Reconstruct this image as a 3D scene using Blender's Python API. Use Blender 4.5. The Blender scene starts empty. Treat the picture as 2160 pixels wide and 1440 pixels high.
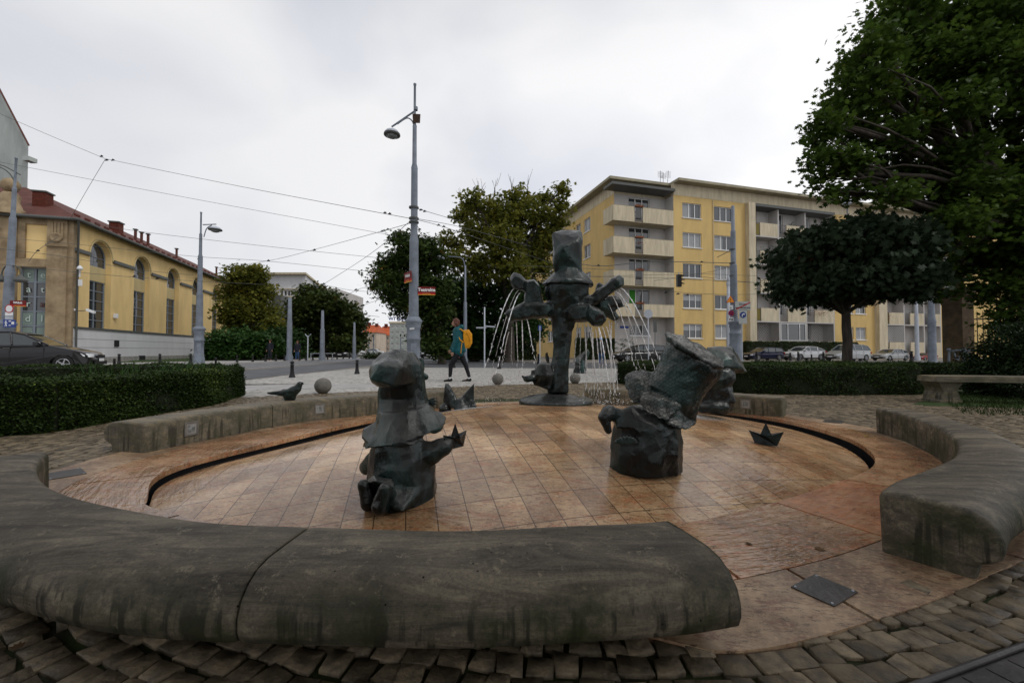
import bpy, bmesh, math, random
import numpy as np
from mathutils import Vector, Matrix, geometry
R = math.radians
rng = np.random.default_rng(7)
random.seed(7)
sc = bpy.context.scene
COL = sc.collection
# ------------------------------------------------------------------ camera
F = 890.0; CH = 0.9; TH = math.atan(20/890)
cam = bpy.data.cameras.new('camera'); camo = bpy.data.objects.new('camera', cam); COL.objects.link(camo)
cam.sensor_width = 36; cam.lens = 36*F/2160; cam.clip_end = 3000; cam.clip_start = 0.05
camo.location = (0, 0, CH); camo.rotation_euler = (math.pi/2+TH, 0, 0)
sc.camera = camo
# ------------------------------------------------------------------ sky
SUN_EL, SUN_ROT = R(52), R(120)
w = bpy.data.worlds.new('World'); sc.world = w; w.use_nodes = True
nt = w.node_tree; nt.nodes.clear()
def N(nt, t, **kw):
    n = nt.nodes.new(t)
    for k, v in kw.items():
        if k.startswith('i_'): n.inputs[int(k[2:])].default_value = v
        else: setattr(n, k, v)
    return n
def ramp(nt, stops, src=None, interp='LINEAR'):
    n = nt.nodes.new('ShaderNodeValToRGB'); cr = n.color_ramp; cr.interpolation = interp
    while len(cr.elements) < len(stops): cr.elements.new(.5)
    for e, (p, c) in zip(cr.elements, stops):
        e.position = p; e.color = (c, c, c, 1) if isinstance(c, (int, float)) else (*c, 1)
    if src is not None: nt.links.new(src, n.inputs[0])
    return n
L = nt.links.new
out = N(nt, 'ShaderNodeOutputWorld'); bg = N(nt, 'ShaderNodeBackground'); bg.inputs[1].default_value = 0.1
sky = N(nt, 'ShaderNodeTexSky', sky_type='NISHITA', sun_disc=False, sun_elevation=SUN_EL, sun_rotation=SUN_ROT)
tc = N(nt, 'ShaderNodeTexCoord'); mp = N(nt, 'ShaderNodeMapping'); mp.inputs['Scale'].default_value = (1.3, 1.3, 2.2)
mp.inputs['Location'].default_value = (3.1, 1.7, 0.4)
L(tc.outputs['Generated'], mp.inputs[0])
n1 = N(nt, 'ShaderNodeTexNoise'); n1.inputs['Scale'].default_value = 1.7; n1.inputs['Detail'].default_value = 6; n1.inputs['Roughness'].default_value = .42
n1.inputs['Distortion'].default_value = .25
L(mp.outputs[0], n1.inputs['Vector'])
cl = ramp(nt, [(.33, (7.5, 7.75, 8.5)), (.46, (8.8, 8.9, 9.3)), (.60, (10.2, 10.15, 10.2))], n1.outputs[0])
# the cloud deck is brighter to the right of the view and darker overhead
sp = N(nt, 'ShaderNodeSeparateXYZ'); L(tc.outputs['Generated'], sp.inputs[0])
gx = N(nt, 'ShaderNodeMapRange'); gx.inputs[1].default_value = -.8; gx.inputs[2].default_value = .7; gx.inputs[3].default_value = .86; gx.inputs[4].default_value = 1.08
L(sp.outputs[0], gx.inputs[0])
gz = N(nt, 'ShaderNodeMapRange'); gz.inputs[1].default_value = .55; gz.inputs[2].default_value = .95; gz.inputs[3].default_value = 1.0; gz.inputs[4].default_value = .6
L(sp.outputs[2], gz.inputs[0])
mm = N(nt, 'ShaderNodeMath', operation='MULTIPLY'); L(gx.outputs[0], mm.inputs[0]); L(gz.outputs[0], mm.inputs[1])
vm = N(nt, 'ShaderNodeVectorMath', operation='SCALE'); L(cl.outputs[0], vm.inputs[0]); L(mm.outputs[0], vm.inputs['Scale'])
mx = N(nt, 'ShaderNodeMix', data_type='RGBA'); mx.inputs[0].default_value = .93
L(sky.outputs[0], mx.inputs[6]); L(vm.outputs[0], mx.inputs[7]); L(mx.outputs[2], bg.inputs[0]); L(bg.outputs[0], out.inputs[0])
sun = bpy.data.lights.new('sun', 'SUN'); sun.energy = 1.0; sun.angle = R(14); sun.color = (1, .97, .92)
so = bpy.data.objects.new('sun', sun); COL.objects.link(so)
az = SUN_ROT
sd = Vector((math.sin(az)*math.cos(SUN_EL), math.cos(az)*math.cos(SUN_EL), math.sin(SUN_EL)))
so.rotation_euler = sd.to_track_quat('Z', 'Y').to_euler()
sc.view_settings.view_transform = 'Standard'; sc.view_settings.look = 'None'; sc.view_settings.exposure = 0.0; sc.view_settings.gamma = 1
sc.cycles.max_bounces = 6; sc.cycles.diffuse_bounces = 3; sc.cycles.glossy_bounces = 3; sc.cycles.transmission_bounces = 4; sc.cycles.transparent_max_bounces = 6
sc.cycles.use_denoising = True
sc.cycles.caustics_reflective = False; sc.cycles.caustics_refractive = False
# ------------------------------------------------------------------ picture <-> place
ct, st_ = math.cos(TH), math.sin(TH)
def ray(px, py):
    v = (720-py)/F
    return Vector(((px-1080)/F, ct-v*st_, st_+v*ct))
def at(px, py, Y):
    d = ray(px, py); t = Y/d.y
    return Vector((d.x*t, Y, CH+d.z*t))
def G(px, py, h=0.0):
    d = ray(px, py); t = (h-CH)/d.z
    return Vector((d.x*t, d.y*t, h))
# ------------------------------------------------------------------ object helpers
WO = {}
def tag(o, label=None, cat=None, group=None, kind=None):
    if label: o['label'] = label
    if cat: o['category'] = cat
    if group: o['group'] = group
    if kind: o['kind'] = kind
    return o
def thing(name, label, cat, loc=(0, 0, 0), group=None):
    o = bpy.data.objects.new(name, None); COL.objects.link(o); o.empty_display_size = .2
    o.location = loc; WO[o.name] = Vector(loc)
    return tag(o, label, cat, group)
def link(name, me, mat, parent=None, origin=None, smooth=False):
    off = WO.get(parent.name, Vector()) if parent else Vector(origin or (0, 0, 0))
    if off.length > 0: me.transform(Matrix.Translation(-off))
    if mat is not None and len(me.materials) == 0: me.materials.append(mat)
    o = bpy.data.objects.new(name, me); COL.objects.link(o)
    if parent: o.parent = parent
    else: o.location = off
    WO[o.name] = off
    if smooth: me.polygons.foreach_set('use_smooth', [True]*len(me.polygons))
    return o
def copy_tree(o, parent=None):
    c = o.copy(); COL.objects.link(c); c.parent = parent
    for ch in list(o.children): copy_tree(ch, c)
    return c
class MB:
    def __init__(s): s.v = []; s.f = []; s.sm = []; s.T = None
    def add(s, vs, fs, sm=False):
        b = len(s.v)
        if s.T is not None: vs = [s.T @ Vector(p) for p in vs]
        s.v += [tuple(p) for p in vs]
        for f in fs: s.f.append([b+i for i in f]); s.sm.append(sm)
        return s
    def box(s, lo, hi, rz=0, piv=None):
        x0, y0, z0 = lo; x1, y1, z1 = hi
        vs = [Vector(p) for p in [(x0,y0,z0),(x1,y0,z0),(x1,y1,z0),(x0,y1,z0),(x0,y0,z1),(x1,y0,z1),(x1,y1,z1),(x0,y1,z1)]]
        if rz:
            M = Matrix.Rotation(rz, 4, 'Z'); pv = Vector(piv or (0, 0, 0)); vs = [M @ (p-pv)+pv for p in vs]
        return s.add(vs, [(0,3,2,1),(4,5,6,7),(0,1,5,4),(1,2,6,5),(2,3,7,6),(3,0,4,7)])
    def obox(s, c, ax, ay, az):      # oriented box: centre and half vectors
        c, ax, ay, az = map(Vector, (c, ax, ay, az))
        vs = [c+ax*i+ay*j+az*k for k in (-1, 1) for (i, j) in ((-1,-1),(1,-1),(1,1),(-1,1))]
        return s.add(vs, [(0,3,2,1),(4,5,6,7),(0,1,5,4),(1,2,6,5),(2,3,7,6),(3,0,4,7)])
    def tube(s, pts, r, n=8, caps=True, sm=True):
        pts = [Vector(p) for p in pts]; m = len(pts)
        rs = r if isinstance(r, (list, tuple)) else [r]*m
        vs = []; up = None
        for i, p in enumerate(pts):
            d = (pts[min(i+1, m-1)]-pts[max(i-1, 0)]).normalized()
            if up is None:
                up = Vector((0, 0, 1)) if abs(d.z) < .9 else Vector((1, 0, 0))
            a = d.cross(up).normalized(); b = a.cross(d).normalized(); up = b
            for k in range(n):
                t = 2*math.pi*k/n
                vs.append(p+(a*math.cos(t)+b*math.sin(t))*rs[i])
        fs = [(i*n+k, i*n+(k+1) % n, (i+1)*n+(k+1) % n, (i+1)*n+k) for i in range(m-1) for k in range(n)]
        s.add(vs, fs, sm)
        if caps:
            s.add(vs[:n], [tuple(range(n))]); s.add(vs[-n:], [tuple(reversed(range(n)))])
        return s
    def lathe(s, prof, c=(0, 0, 0), n=16, sm=True, ax=None):
        c = Vector(c); vs = []
        for (r, z) in prof:
            for k in range(n):
                t = 2*math.pi*k/n
                p = Vector((r*math.cos(t), r*math.sin(t), z))
                if ax is not None: p = ax @ p
                vs.append(c+p)
        m = len(prof)
        fs = [(i*n+k, i*n+(k+1) % n, (i+1)*n+(k+1) % n, (i+1)*n+k) for i in range(m-1) for k in range(n)]
        s.add(vs, fs, sm)
        s.add(vs[:n], [tuple(reversed(range(n)))]); s.add(vs[-n:], [tuple(range(n))])
        return s
    def sphere(s, c, r, n=12, sq=(1, 1, 1)):
        c = Vector(c); vs = []; m = n//2
        for i in range(m+1):
            ph = math.pi*i/m
            for k in range(n):
                t = 2*math.pi*k/n
                vs.append(c+Vector((r*sq[0]*math.sin(ph)*math.cos(t), r*sq[1]*math.sin(ph)*math.sin(t), -r*sq[2]*math.cos(ph))))
        fs = [(i*n+k, i*n+(k+1) % n, (i+1)*n+(k+1) % n, (i+1)*n+k) for i in range(m) for k in range(n)]
        return s.add(vs, fs, True)
    def hull(s, pts):
        bm = bmesh.new()
        for p in pts: bm.verts.new(p)
        r = bmesh.ops.convex_hull(bm, input=bm.verts)
        junk = [e for e in r['geom_interior'] if isinstance(e, bmesh.types.BMVert)]
        bmesh.ops.delete(bm, geom=junk, context='VERTS')
        bm.verts.index_update()
        vs = [v.co.copy() for v in bm.verts]; fs = [[v.index for v in f.verts] for f in bm.faces]
        bm.free(); return s.add(vs, fs)
    def capsule(s, a, b, ra, rb, n=10):
        a = Vector(a); b = Vector(b); d = b-a
        q = d.to_track_quat('Z', 'Y').to_matrix() if d.length > 1e-6 else Matrix.Identity(3)
        prof = []
        for i in range(5):
            t = -math.pi/2+math.pi/2*i/4; prof.append((max(ra*math.cos(t), 1e-4), ra*math.sin(t)))
        for i in range(5):
            t = math.pi/2*i/4; prof.append((max(rb*math.cos(t), 1e-4), d.length+rb*math.sin(t)))
        return s.lathe(prof, a, n, True, q)
    def prism(s, poly, z0, z1):
        n = len(poly)
        vs = [(p[0], p[1], z0) for p in poly]+[(p[0], p[1], z1) for p in poly]
        return s.add(vs, [tuple(reversed(range(n))), tuple(range(n, 2*n))]+[(i, (i+1) % n, n+(i+1) % n, n+i) for i in range(n)])
    def mesh(s):
        me = bpy.data.meshes.new('m'); me.from_pydata(s.v, [], s.f); me.polygons.foreach_set('use_smooth', s.sm); me.update(); return me
    def build(s, name, mat, parent=None, origin=None):
        return link(name, s.mesh(), mat, parent, origin)
    def melt(s, name, mat, parent=None, origin=None, voxel=.02, smooth=3, facet=0.0, noise=0.0, nscale=.2, shade=True, dec=1.0):
        """one continuous surface grown over all added shapes"""
        me = s.mesh(); o = bpy.data.objects.new('tmp', me); COL.objects.link(o)
        m = o.modifiers.new('r', 'REMESH'); m.mode = 'VOXEL'; m.voxel_size = voxel; m.use_smooth_shade = True
        if smooth:
            m = o.modifiers.new('s', 'SMOOTH'); m.factor = .5; m.iterations = smooth
        if noise:
            tx = bpy.data.textures.new('t', 'CLOUDS'); tx.noise_scale = nscale; tx.noise_depth = 2
            m = o.modifiers.new('d', 'DISPLACE'); m.texture = tx; m.strength = noise; m.mid_level = .5; m.texture_coords = 'LOCAL'
        if facet:
            m = o.modifiers.new('c', 'DECIMATE'); m.ratio = dec
            m = o.modifiers.new('b', 'BEVEL'); m.width = facet; m.segments = 2; m.limit_method = 'ANGLE'; m.angle_limit = .12; m.use_clamp_overlap = True
        dg = bpy.context.evaluated_depsgraph_get(); ev = o.evaluated_get(dg)
        me2 = bpy.data.meshes.new_from_object(ev); bpy.data.objects.remove(o)
        if facet:
            me2.set_sharp_from_angle(angle=R(24)); 
        me2.polygons.foreach_set('use_smooth', [True]*len(me2.polygons))
        if me2.materials: me2.materials.clear()
        return link(name, me2, mat, parent, origin)
def npmesh(V, Fc):
    """V (n,3); Fc (m,k) faces all with k corners"""
    me = bpy.data.meshes.new('m'); m, k = Fc.shape
    me.vertices.add(len(V)); me.vertices.foreach_set('co', V.astype(np.float32).ravel())
    me.loops.add(m*k); me.loops.foreach_set('vertex_index', Fc.astype(np.int32).ravel())
    me.polygons.add(m); me.polygons.foreach_set('loop_start', np.arange(0, m*k, k, dtype=np.int32))
    me.polygons.foreach_set('loop_total', np.full(m, k, dtype=np.int32))
    me.update(calc_edges=True); return me
def spline(pts, n=8, closed=False):
    P = [Vector(p) if len(p) == 3 else Vector((p[0], p[1], 0)) for p in pts]; o = []; m = len(P)
    for i in range(m if closed else m-1):
        if closed: a, b, c, d = P[i-1], P[i], P[(i+1) % m], P[(i+2) % m]
        else: a, b, c, d = P[max(i-1, 0)], P[i], P[i+1], P[min(i+2, m-1)]
        for k in range(n):
            t = k/n
            o.append(.5*((2*b)+(c-a)*t+(2*a-5*b+4*c-d)*t*t+(3*b-a-3*c+d)*t**3))
    if not closed: o.append(P[-1])
    return o
def inpoly(P, poly):
    x, y = P[:, 0], P[:, 1]; r = np.zeros(len(P), bool); n = len(poly)
    for i in range(n):
        x0, y0 = poly[i][0], poly[i][1]; x1, y1 = poly[(i+1) % n][0], poly[(i+1) % n][1]
        c = (y0 > y) != (y1 > y)
        with np.errstate(divide='ignore', invalid='ignore'): r ^= c & (x < (x1-x0)*(y-y0)/(y1-y0+1e-12)+x0)
    return r
def sheet(name, poly, z, mat, holes=(), kind='structure'):
    polys = [[Vector((p[0], p[1], 0)) for p in poly]]+[[Vector((p[0], p[1], 0)) for p in h] for h in holes]
    tri = geometry.tessellate_polygon(polys)
    flat = [v for q in polys for v in q]
    me = bpy.data.meshes.new('m')
    fs = []
    for t in tri:
        a, b, c = (flat[i] for i in t)
        fs.append(t if (b-a).cross(c-a).z > 0 else t[::-1])
    me.from_pydata([(v.x, v.y, z) for v in flat], [], fs); me.update()
    o = link(name, me, mat); tag(o, kind=kind); return o
def text_mesh(s, size, extrude=.002, shear=0, bold=0.0):
    c = bpy.data.curves.new('t', 'FONT'); c.body = s; c.size = size; c.extrude = extrude; c.align_x = 'CENTER'; c.align_y = 'CENTER'; c.offset = bold; c.resolution_u = 3; c.shear = shear
    o = bpy.data.objects.new('t', c); COL.objects.link(o)
    dg = bpy.context.evaluated_depsgraph_get(); me = bpy.data.meshes.new_from_object(o.evaluated_get(dg))
    bpy.data.objects.remove(o); me.materials.clear(); return me
def put_text(name, s, size, pos, xdir, updir, mat, parent, bold=0.0, extrude=.002):
    me = text_mesh(s, size, extrude, 0, bold); x = Vector(xdir).normalized(); u = Vector(updir).normalized(); n = x.cross(u)
    M = Matrix((x, u, n)).transposed().to_4x4(); M.translation = Vector(pos); me.transform(M)
    return link(name, me, mat, parent)
# ------------------------------------------------------------------ materials
def mat(name, col, rough=.6, var=.0, vscale=5, detail=4, col2=None, bump=0, bscale=20, metal=0, coords='Object', scale=(1, 1, 1), island=0, spec=None, lo=.35, hi=.65, rvar=0, bdist=.01):
    m = bpy.data.materials.new(name); m.use_nodes = True; t = m.node_tree; b = t.nodes['Principled BSDF']; l = t.links.new
    b.inputs['Roughness'].default_value = rough; b.inputs['Metallic'].default_value = metal
    if spec is not None: b.inputs['Specular IOR Level'].default_value = spec
    if spec is None: b.inputs['Specular IOR Level'].default_value = .22
    b.inputs['Base Color'].default_value = (*col, 1)
    tcn = N(t, 'ShaderNodeTexCoord'); mpn = N(t, 'ShaderNodeMapping'); mpn.inputs['Scale'].default_value = scale; l(tcn.outputs[coords], mpn.inputs[0])
    last = None
    if var or col2:
        n = N(t, 'ShaderNodeTexNoise'); n.inputs['Scale'].default_value = vscale; n.inputs['Detail'].default_value = detail; n.inputs['Roughness'].default_value = .62; l(mpn.outputs[0], n.inputs['Vector'])
        c2 = col2 or tuple(c*(1-var) for c in col); c1 = col if col2 else tuple(min(1, c*(1+var)) for c in col)
        r = ramp(t, [(lo, c2), (hi, c1)], n.outputs[0]); last = r.outputs[0]
        if rvar:
            mr = N(t, 'ShaderNodeMapRange'); mr.inputs[1].default_value = .35; mr.inputs[2].default_value = .65; mr.inputs[3].default_value = rough-rvar; mr.inputs[4].default_value = rough+rvar
            l(n.outputs[0], mr.inputs[0]); l(mr.outputs[0], b.inputs['Roughness'])
    if island:
        g = N(t, 'ShaderNodeNewGeometry'); h = N(t, 'ShaderNodeHueSaturation'); mr = N(t, 'ShaderNodeMapRange'); mr.inputs[3].default_value = 1-island; mr.inputs[4].default_value = 1+island
        l(g.outputs['Random Per Island'], mr.inputs[0]); l(mr.outputs[0], h.inputs['Value'])
        if last: l(last, h.inputs['Color'])
        else: h.inputs['Color'].default_value = (*col, 1)
        last = h.outputs[0]
    if last: l(last, b.inputs['Base Color'])
    if bump:
        n = N(t, 'ShaderNodeTexNoise'); n.inputs['Scale'].default_value = bscale; n.inputs['Detail'].default_value = 6; n.inputs['Roughness'].default_value = .6; l(mpn.outputs[0], n.inputs['Vector'])
        bp = N(t, 'ShaderNodeBump'); bp.inputs['Strength'].default_value = bump; bp.inputs['Distance'].default_value = bdist; l(n.outputs[0], bp.inputs['Height']); l(bp.outputs[0], b.inputs['Normal'])
    m['last'] = 0
    return m
def leafmat(name, c1, c2, c3=None, p3=.1, trans=.25):
    m = bpy.data.materials.new(name); m.use_nodes = True; t = m.node_tree; b = t.nodes['Principled BSDF']; l = t.links.new
    b.inputs['Roughness'].default_value = .5; b.inputs['Specular IOR Level'].default_value = .12
    g = N(t, 'ShaderNodeNewGeometry'); tcn = N(t, 'ShaderNodeTexCoord'); n = N(t, 'ShaderNodeTexNoise'); n.inputs['Scale'].default_value = .9; n.inputs['Detail'].default_value = 3
    l(tcn.outputs['Object'], n.inputs['Vector'])
    ad = N(t, 'ShaderNodeMath', operation='MULTIPLY_ADD'); ad.inputs[1].default_value = .55; l(g.outputs['Random Per Island'], ad.inputs[0])
    mu = N(t, 'ShaderNodeMath', operation='MULTIPLY_ADD'); mu.inputs[1].default_value = 1.3; mu.inputs[2].default_value = -.4; l(n.outputs[0], mu.inputs[0]); l(mu.outputs[0], ad.inputs[2])
    st = [(.05, c2), (.8, c1)]
    if c3: st += [(1-p3, c1), (min(1, 1-p3+.04), c3)]
    r = ramp(t, st, ad.outputs[0]); l(r.outputs[0], b.inputs['Base Color'])
    tr = N(t, 'ShaderNodeBsdfTranslucent'); l(r.outputs[0], tr.inputs[0]); mxs = N(t, 'ShaderNodeMixShader'); mxs.inputs[0].default_value = trans
    l(b.outputs[0], mxs.inputs[1]); l(tr.outputs[0], mxs.inputs[2]); l(mxs.outputs[0], t.nodes['Material Output'].inputs[0])
    return m
def glassmat(name, col=(.02, .025, .03), rough=.05, spec=.9):
    m = mat(name, col, rough, spec=spec); return m
M = {}
M['asphalt'] = mat('asphalt', (.105, .108, .115), .75, var=.25, vscale=1.2, bump=.3, bscale=120)
M['ground'] = mat('ground paving', (.22, .20, .175), .75, var=.25, vscale=.8, bump=.3, bscale=60)
M['pale'] = mat('pale path', (.36, .35, .34), .7, var=.12, vscale=2, bump=.2, bscale=40)
M['kerb'] = mat('kerb stone', (.30, .29, .27), .7, var=.2, vscale=4)
M['tram'] = mat('tram setts', (.22, .19, .155), .7, col2=(.14, .12, .10), vscale=6)
M['grey'] = mat('painted grey metal', (.185, .21, .25), .45, var=.16, vscale=3, bump=.15, bscale=30)
M['grey2'] = mat('pale grey metal', (.42, .45, .50), .5, var=.1, vscale=3)
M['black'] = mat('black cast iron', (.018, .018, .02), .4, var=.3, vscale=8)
M['white'] = mat('white plastic', (.75, .76, .77), .4, var=.05)
M['rubber'] = mat('rubber', (.02, .02, .02), .8)
M['chrome'] = mat('wheel alloy', (.45, .46, .48), .3, metal=.8)
M['glass'] = glassmat('window glass', (.035, .04, .045), .04, 1.0)
M['carglass'] = glassmat('car glass', (.02, .028, .03), .03, 1.0)
M['curtain'] = mat('curtain', (.34, .35, .36), .8, var=.2, vscale=9, scale=(6, 6, .3))
# ------------------------------------------------------------------ special materials
def stone_mat(name, base, dark, light, moss, seed=0.0):
    m = bpy.data.materials.new(name); m.use_nodes = True; t = m.node_tree; b = t.nodes['Principled BSDF']; l = t.links.new
    g = N(t, 'ShaderNodeNewGeometry'); mp = N(t, 'ShaderNodeMapping'); mp.inputs['Location'].default_value = (seed, seed*2, 0); l(g.outputs['Position'], mp.inputs[0])
    def noise(sc_, det=5, rough=.6, vec=None, dist=0):
        n = N(t, 'ShaderNodeTexNoise'); n.inputs['Scale'].default_value = sc_; n.inputs['Detail'].default_value = det; n.inputs['Roughness'].default_value = rough; n.inputs['Distortion'].default_value = dist; l(vec or mp.outputs[0], n.inputs['Vector']); return n.outputs[0]
    def mix(f, a, c, mode='MIX'):
        x = N(t, 'ShaderNodeMix', data_type='RGBA', blend_type=mode)
        if isinstance(f, float): x.inputs[0].default_value = f
        else: l(f, x.inputs[0])
        for s_, i in ((a, 6), (c, 7)):
            if isinstance(s_, tuple): x.inputs[i].default_value = (*s_, 1)
            else: l(s_, x.inputs[i])
        return x.outputs[2]
    # drawn-out banding along the stone
    mpb = N(t, 'ShaderNodeMapping'); mpb.inputs['Scale'].default_value = (1.2, 7, 9); mpb.inputs['Location'].default_value = (seed, 0, 0); l(g.outputs['Position'], mpb.inputs[0])
    c = ramp(t, [(.36, dark), (.52, base), (.66, light)], noise(1.5, 9, .74, mpb.outputs[0], .8)).outputs[0]
    c = mix(ramp(t, [(.50, 0), (.68, .65)], noise(2.3, 9, .66)).outputs[0], c, dark)
    # lichen specks
    c = mix(ramp(t, [(.56, 0), (.62, .75)], noise(17, 9, .8)).outputs[0], c, light)
    # moss and drip streaks on the faces that lean outwards
    sp_ = N(t, 'ShaderNodeSeparateXYZ'); l(g.outputs['Position'], sp_.inputs[0])
    sn = N(t, 'ShaderNodeSeparateXYZ'); l(g.outputs['Normal'], sn.inputs[0])
    side = N(t, 'ShaderNodeMapRange'); side.inputs[1].default_value = .92; side.inputs[2].default_value = .4; l(sn.outputs[2], side.inputs[0])
    mps = N(t, 'ShaderNodeMapping'); mps.inputs['Scale'].default_value = (26, 26, 1.6); l(g.outputs['Position'], mps.inputs[0])
    dr = ramp(t, [(.52, 0), (.60, .85)], noise(1.0, 3, .55, mps.outputs[0])).outputs[0]
    low = N(t, 'ShaderNodeMapRange'); low.inputs[1].default_value = .24; low.inputs[2].default_value = .17; l(sp_.outputs[2], low.inputs[0])
    a1 = N(t, 'ShaderNodeMath', operation='MULTIPLY'); l(dr, a1.inputs[0]); l(low.outputs[0], a1.inputs[1])
    c = mix(a1.outputs[0], c, tuple(x*.35 for x in dark))
    a2 = N(t, 'ShaderNodeMath', operation='MULTIPLY'); l(side.outputs[0], a2.inputs[0]); l(ramp(t, [(.40, 0), (.62, .9)], noise(4.5, 8, .7)).outputs[0], a2.inputs[1])
    c = mix(a2.outputs[0], c, moss)
    l(c, b.inputs['Base Color'])
    # pits
    vo = N(t, 'ShaderNodeTexVoronoi'); vo.inputs['Scale'].default_value = 17; l(mp.outputs[0], vo.inputs['Vector'])
    pit = ramp(t, [(.035, 0), (.07, 1)], vo.outputs['Distance']).outputs[0]
    c3 = mix(1.0, c, pit, 'MULTIPLY'); l(c3, b.inputs['Base Color'])
    b.inputs['Roughness'].default_value = .62; b.inputs['Specular IOR Level'].default_value = .2
    c = mix(ramp(t, [(.36, .4), (.55, 0)], noise(110, 5, .8)).outputs[0], c3, tuple(x*.4 for x in dark)); l(c, b.inputs['Base Color'])
    ad = N(t, 'ShaderNodeMath', operation='MULTIPLY_ADD'); ad.inputs[1].default_value = .5; l(pit, ad.inputs[0]); l(noise(38, 9, .72), ad.inputs[2])
    bp = N(t, 'ShaderNodeBump'); bp.inputs['Strength'].default_value = .55; bp.inputs['Distance'].default_value = .006; l(ad.outputs[0], bp.inputs['Height']); l(bp.outputs[0], b.inputs['Normal'])
    return m
M['stone'] = stone_mat('bench sandstone', (.140, .117, .086), (.052, .045, .035), (.26, .22, .155), (.030, .037, .014))
M['stone2'] = stone_mat('warm sandstone', (.19, .165, .125), (.085, .075, .058), (.29, .22, .12), (.07, .07, .04), 3.0)

def bronze_mat(name, base=(.011, .013, .013), pat=(.020, .050, .046), light=(.105, .104, .097), scales=False):
    m = bpy.data.materials.new(name); m.use_nodes = True; t = m.node_tree; b = t.nodes['Principled BSDF']; l = t.links.new
    tcn = N(t, 'ShaderNodeTexCoord'); g = N(t, 'ShaderNodeNewGeometry'); mpn = N(t, 'ShaderNodeMapping'); mpn.inputs['Scale'].default_value = (1, 1, .45); l(g.outputs['Position'], mpn.inputs[0])
    def noise(s, d=6, r=.62):
        n = N(t, 'ShaderNodeTexNoise'); n.inputs['Scale'].default_value = s; n.inputs['Detail'].default_value = d; n.inputs['Roughness'].default_value = r; l(mpn.outputs[0], n.inputs['Vector']); return n.outputs[0]
    c = ramp(t, [(.42, base), (.60, pat), (.70, tuple(x*1.5 for x in pat))], noise(4.2)).outputs[0]
    # pale highlights painted into the colour of faces that look upward
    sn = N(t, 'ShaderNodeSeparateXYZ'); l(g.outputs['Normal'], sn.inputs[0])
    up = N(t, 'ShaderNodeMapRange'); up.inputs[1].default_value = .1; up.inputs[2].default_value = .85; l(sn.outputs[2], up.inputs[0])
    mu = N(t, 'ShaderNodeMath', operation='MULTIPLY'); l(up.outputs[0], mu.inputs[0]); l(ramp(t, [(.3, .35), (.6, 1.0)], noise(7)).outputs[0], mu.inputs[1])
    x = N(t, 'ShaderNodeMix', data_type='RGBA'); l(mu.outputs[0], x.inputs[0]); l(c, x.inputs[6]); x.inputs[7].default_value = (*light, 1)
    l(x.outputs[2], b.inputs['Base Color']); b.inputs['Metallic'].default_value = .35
    l(ramp(t, [(.35, .18), (.65, .46)], noise(9)).outputs[0], b.inputs['Roughness'])
    h0 = noise(16, 8, .65)
    vo = N(t, 'ShaderNodeTexVoronoi', feature='F1'); vo.inputs['Scale'].default_value = 11; nw = N(t, 'ShaderNodeTexNoise'); nw.inputs['Scale'].default_value = 6; l(g.outputs['Position'], nw.inputs['Vector'])
    vv = N(t, 'ShaderNodeVectorMath', operation='SCALE'); vv.inputs['Scale'].default_value = .12; l(nw.outputs['Color'], vv.inputs[0]); va = N(t, 'ShaderNodeVectorMath', operation='ADD'); l(g.outputs['Position'], va.inputs[0]); l(vv.outputs[0], va.inputs[1]); l(va.outputs[0], vo.inputs['Vector'])
    hm = N(t, 'ShaderNodeMath', operation='MULTIPLY_ADD'); hm.inputs[1].default_value = .8; l(vo.outputs['Distance'], hm.inputs[0]); l(h0, hm.inputs[2]); h = hm.outputs[0]
    if scales:
        n = N(t, 'ShaderNodeTexBrick', offset=.5); n.inputs['Scale'].default_value = 1; n.inputs['Mortar Size'].default_value = .0035; n.inputs['Brick Width'].default_value = .026; n.inputs['Row Height'].default_value = .022
        n.inputs['Color1'].default_value = (1, 1, 1, 1); n.inputs['Color2'].default_value = (.8, .8, .8, 1); n.inputs['Mortar'].default_value = (0, 0, 0, 1); n.inputs['Mortar Smooth'].default_value = .3
        # wrap the scale rows round the form
        mv = N(t, 'ShaderNodeVectorMath', operation='DOT_PRODUCT'); l(g.outputs['Position'], mv.inputs[0]); mv.inputs[1].default_value = (.8, -.35, .45)
        mw = N(t, 'ShaderNodeVectorMath', operation='DOT_PRODUCT'); l(g.outputs['Position'], mw.inputs[0]); mw.inputs[1].default_value = (-.45, .45, .8)
        cb = N(t, 'ShaderNodeCombineXYZ'); l(mv.outputs['Value'], cb.inputs[0]); l(mw.outputs['Value'], cb.inputs[1])
        nd = N(t, 'ShaderNodeTexNoise'); nd.inputs['Scale'].default_value = 5; l(g.outputs['Position'], nd.inputs['Vector'])
        sv = N(t, 'ShaderNodeVectorMath', operation='SCALE'); sv.inputs['Scale'].default_value = .07; l(nd.outputs['Color'], sv.inputs[0])
        av = N(t, 'ShaderNodeVectorMath', operation='ADD'); l(cb.outputs[0], av.inputs[0]); l(sv.outputs[0], av.inputs[1]); l(av.outputs[0], n.inputs['Vector'])
        y = N(t, 'ShaderNodeMix', data_type='RGBA', blend_type='MULTIPLY'); y.inputs[0].default_value = .45; l(x.outputs[2], y.inputs[6]); l(n.outputs[0], y.inputs[7]); l(y.outputs[2], b.inputs['Base Color'])
        ad = N(t, 'ShaderNodeMath', operation='MULTIPLY_ADD'); ad.inputs[1].default_value = .5; l(n.outputs[0], ad.inputs[0]); l(h, ad.inputs[2]); h = ad.outputs[0]
    bp = N(t, 'ShaderNodeBump'); bp.inputs['Strength'].default_value = .7; bp.inputs['Distance'].default_value = .010; l(h, bp.inputs['Height']); l(bp.outputs[0], b.inputs['Normal'])
    return m
M['bronze'] = bronze_mat('bronze')
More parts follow.
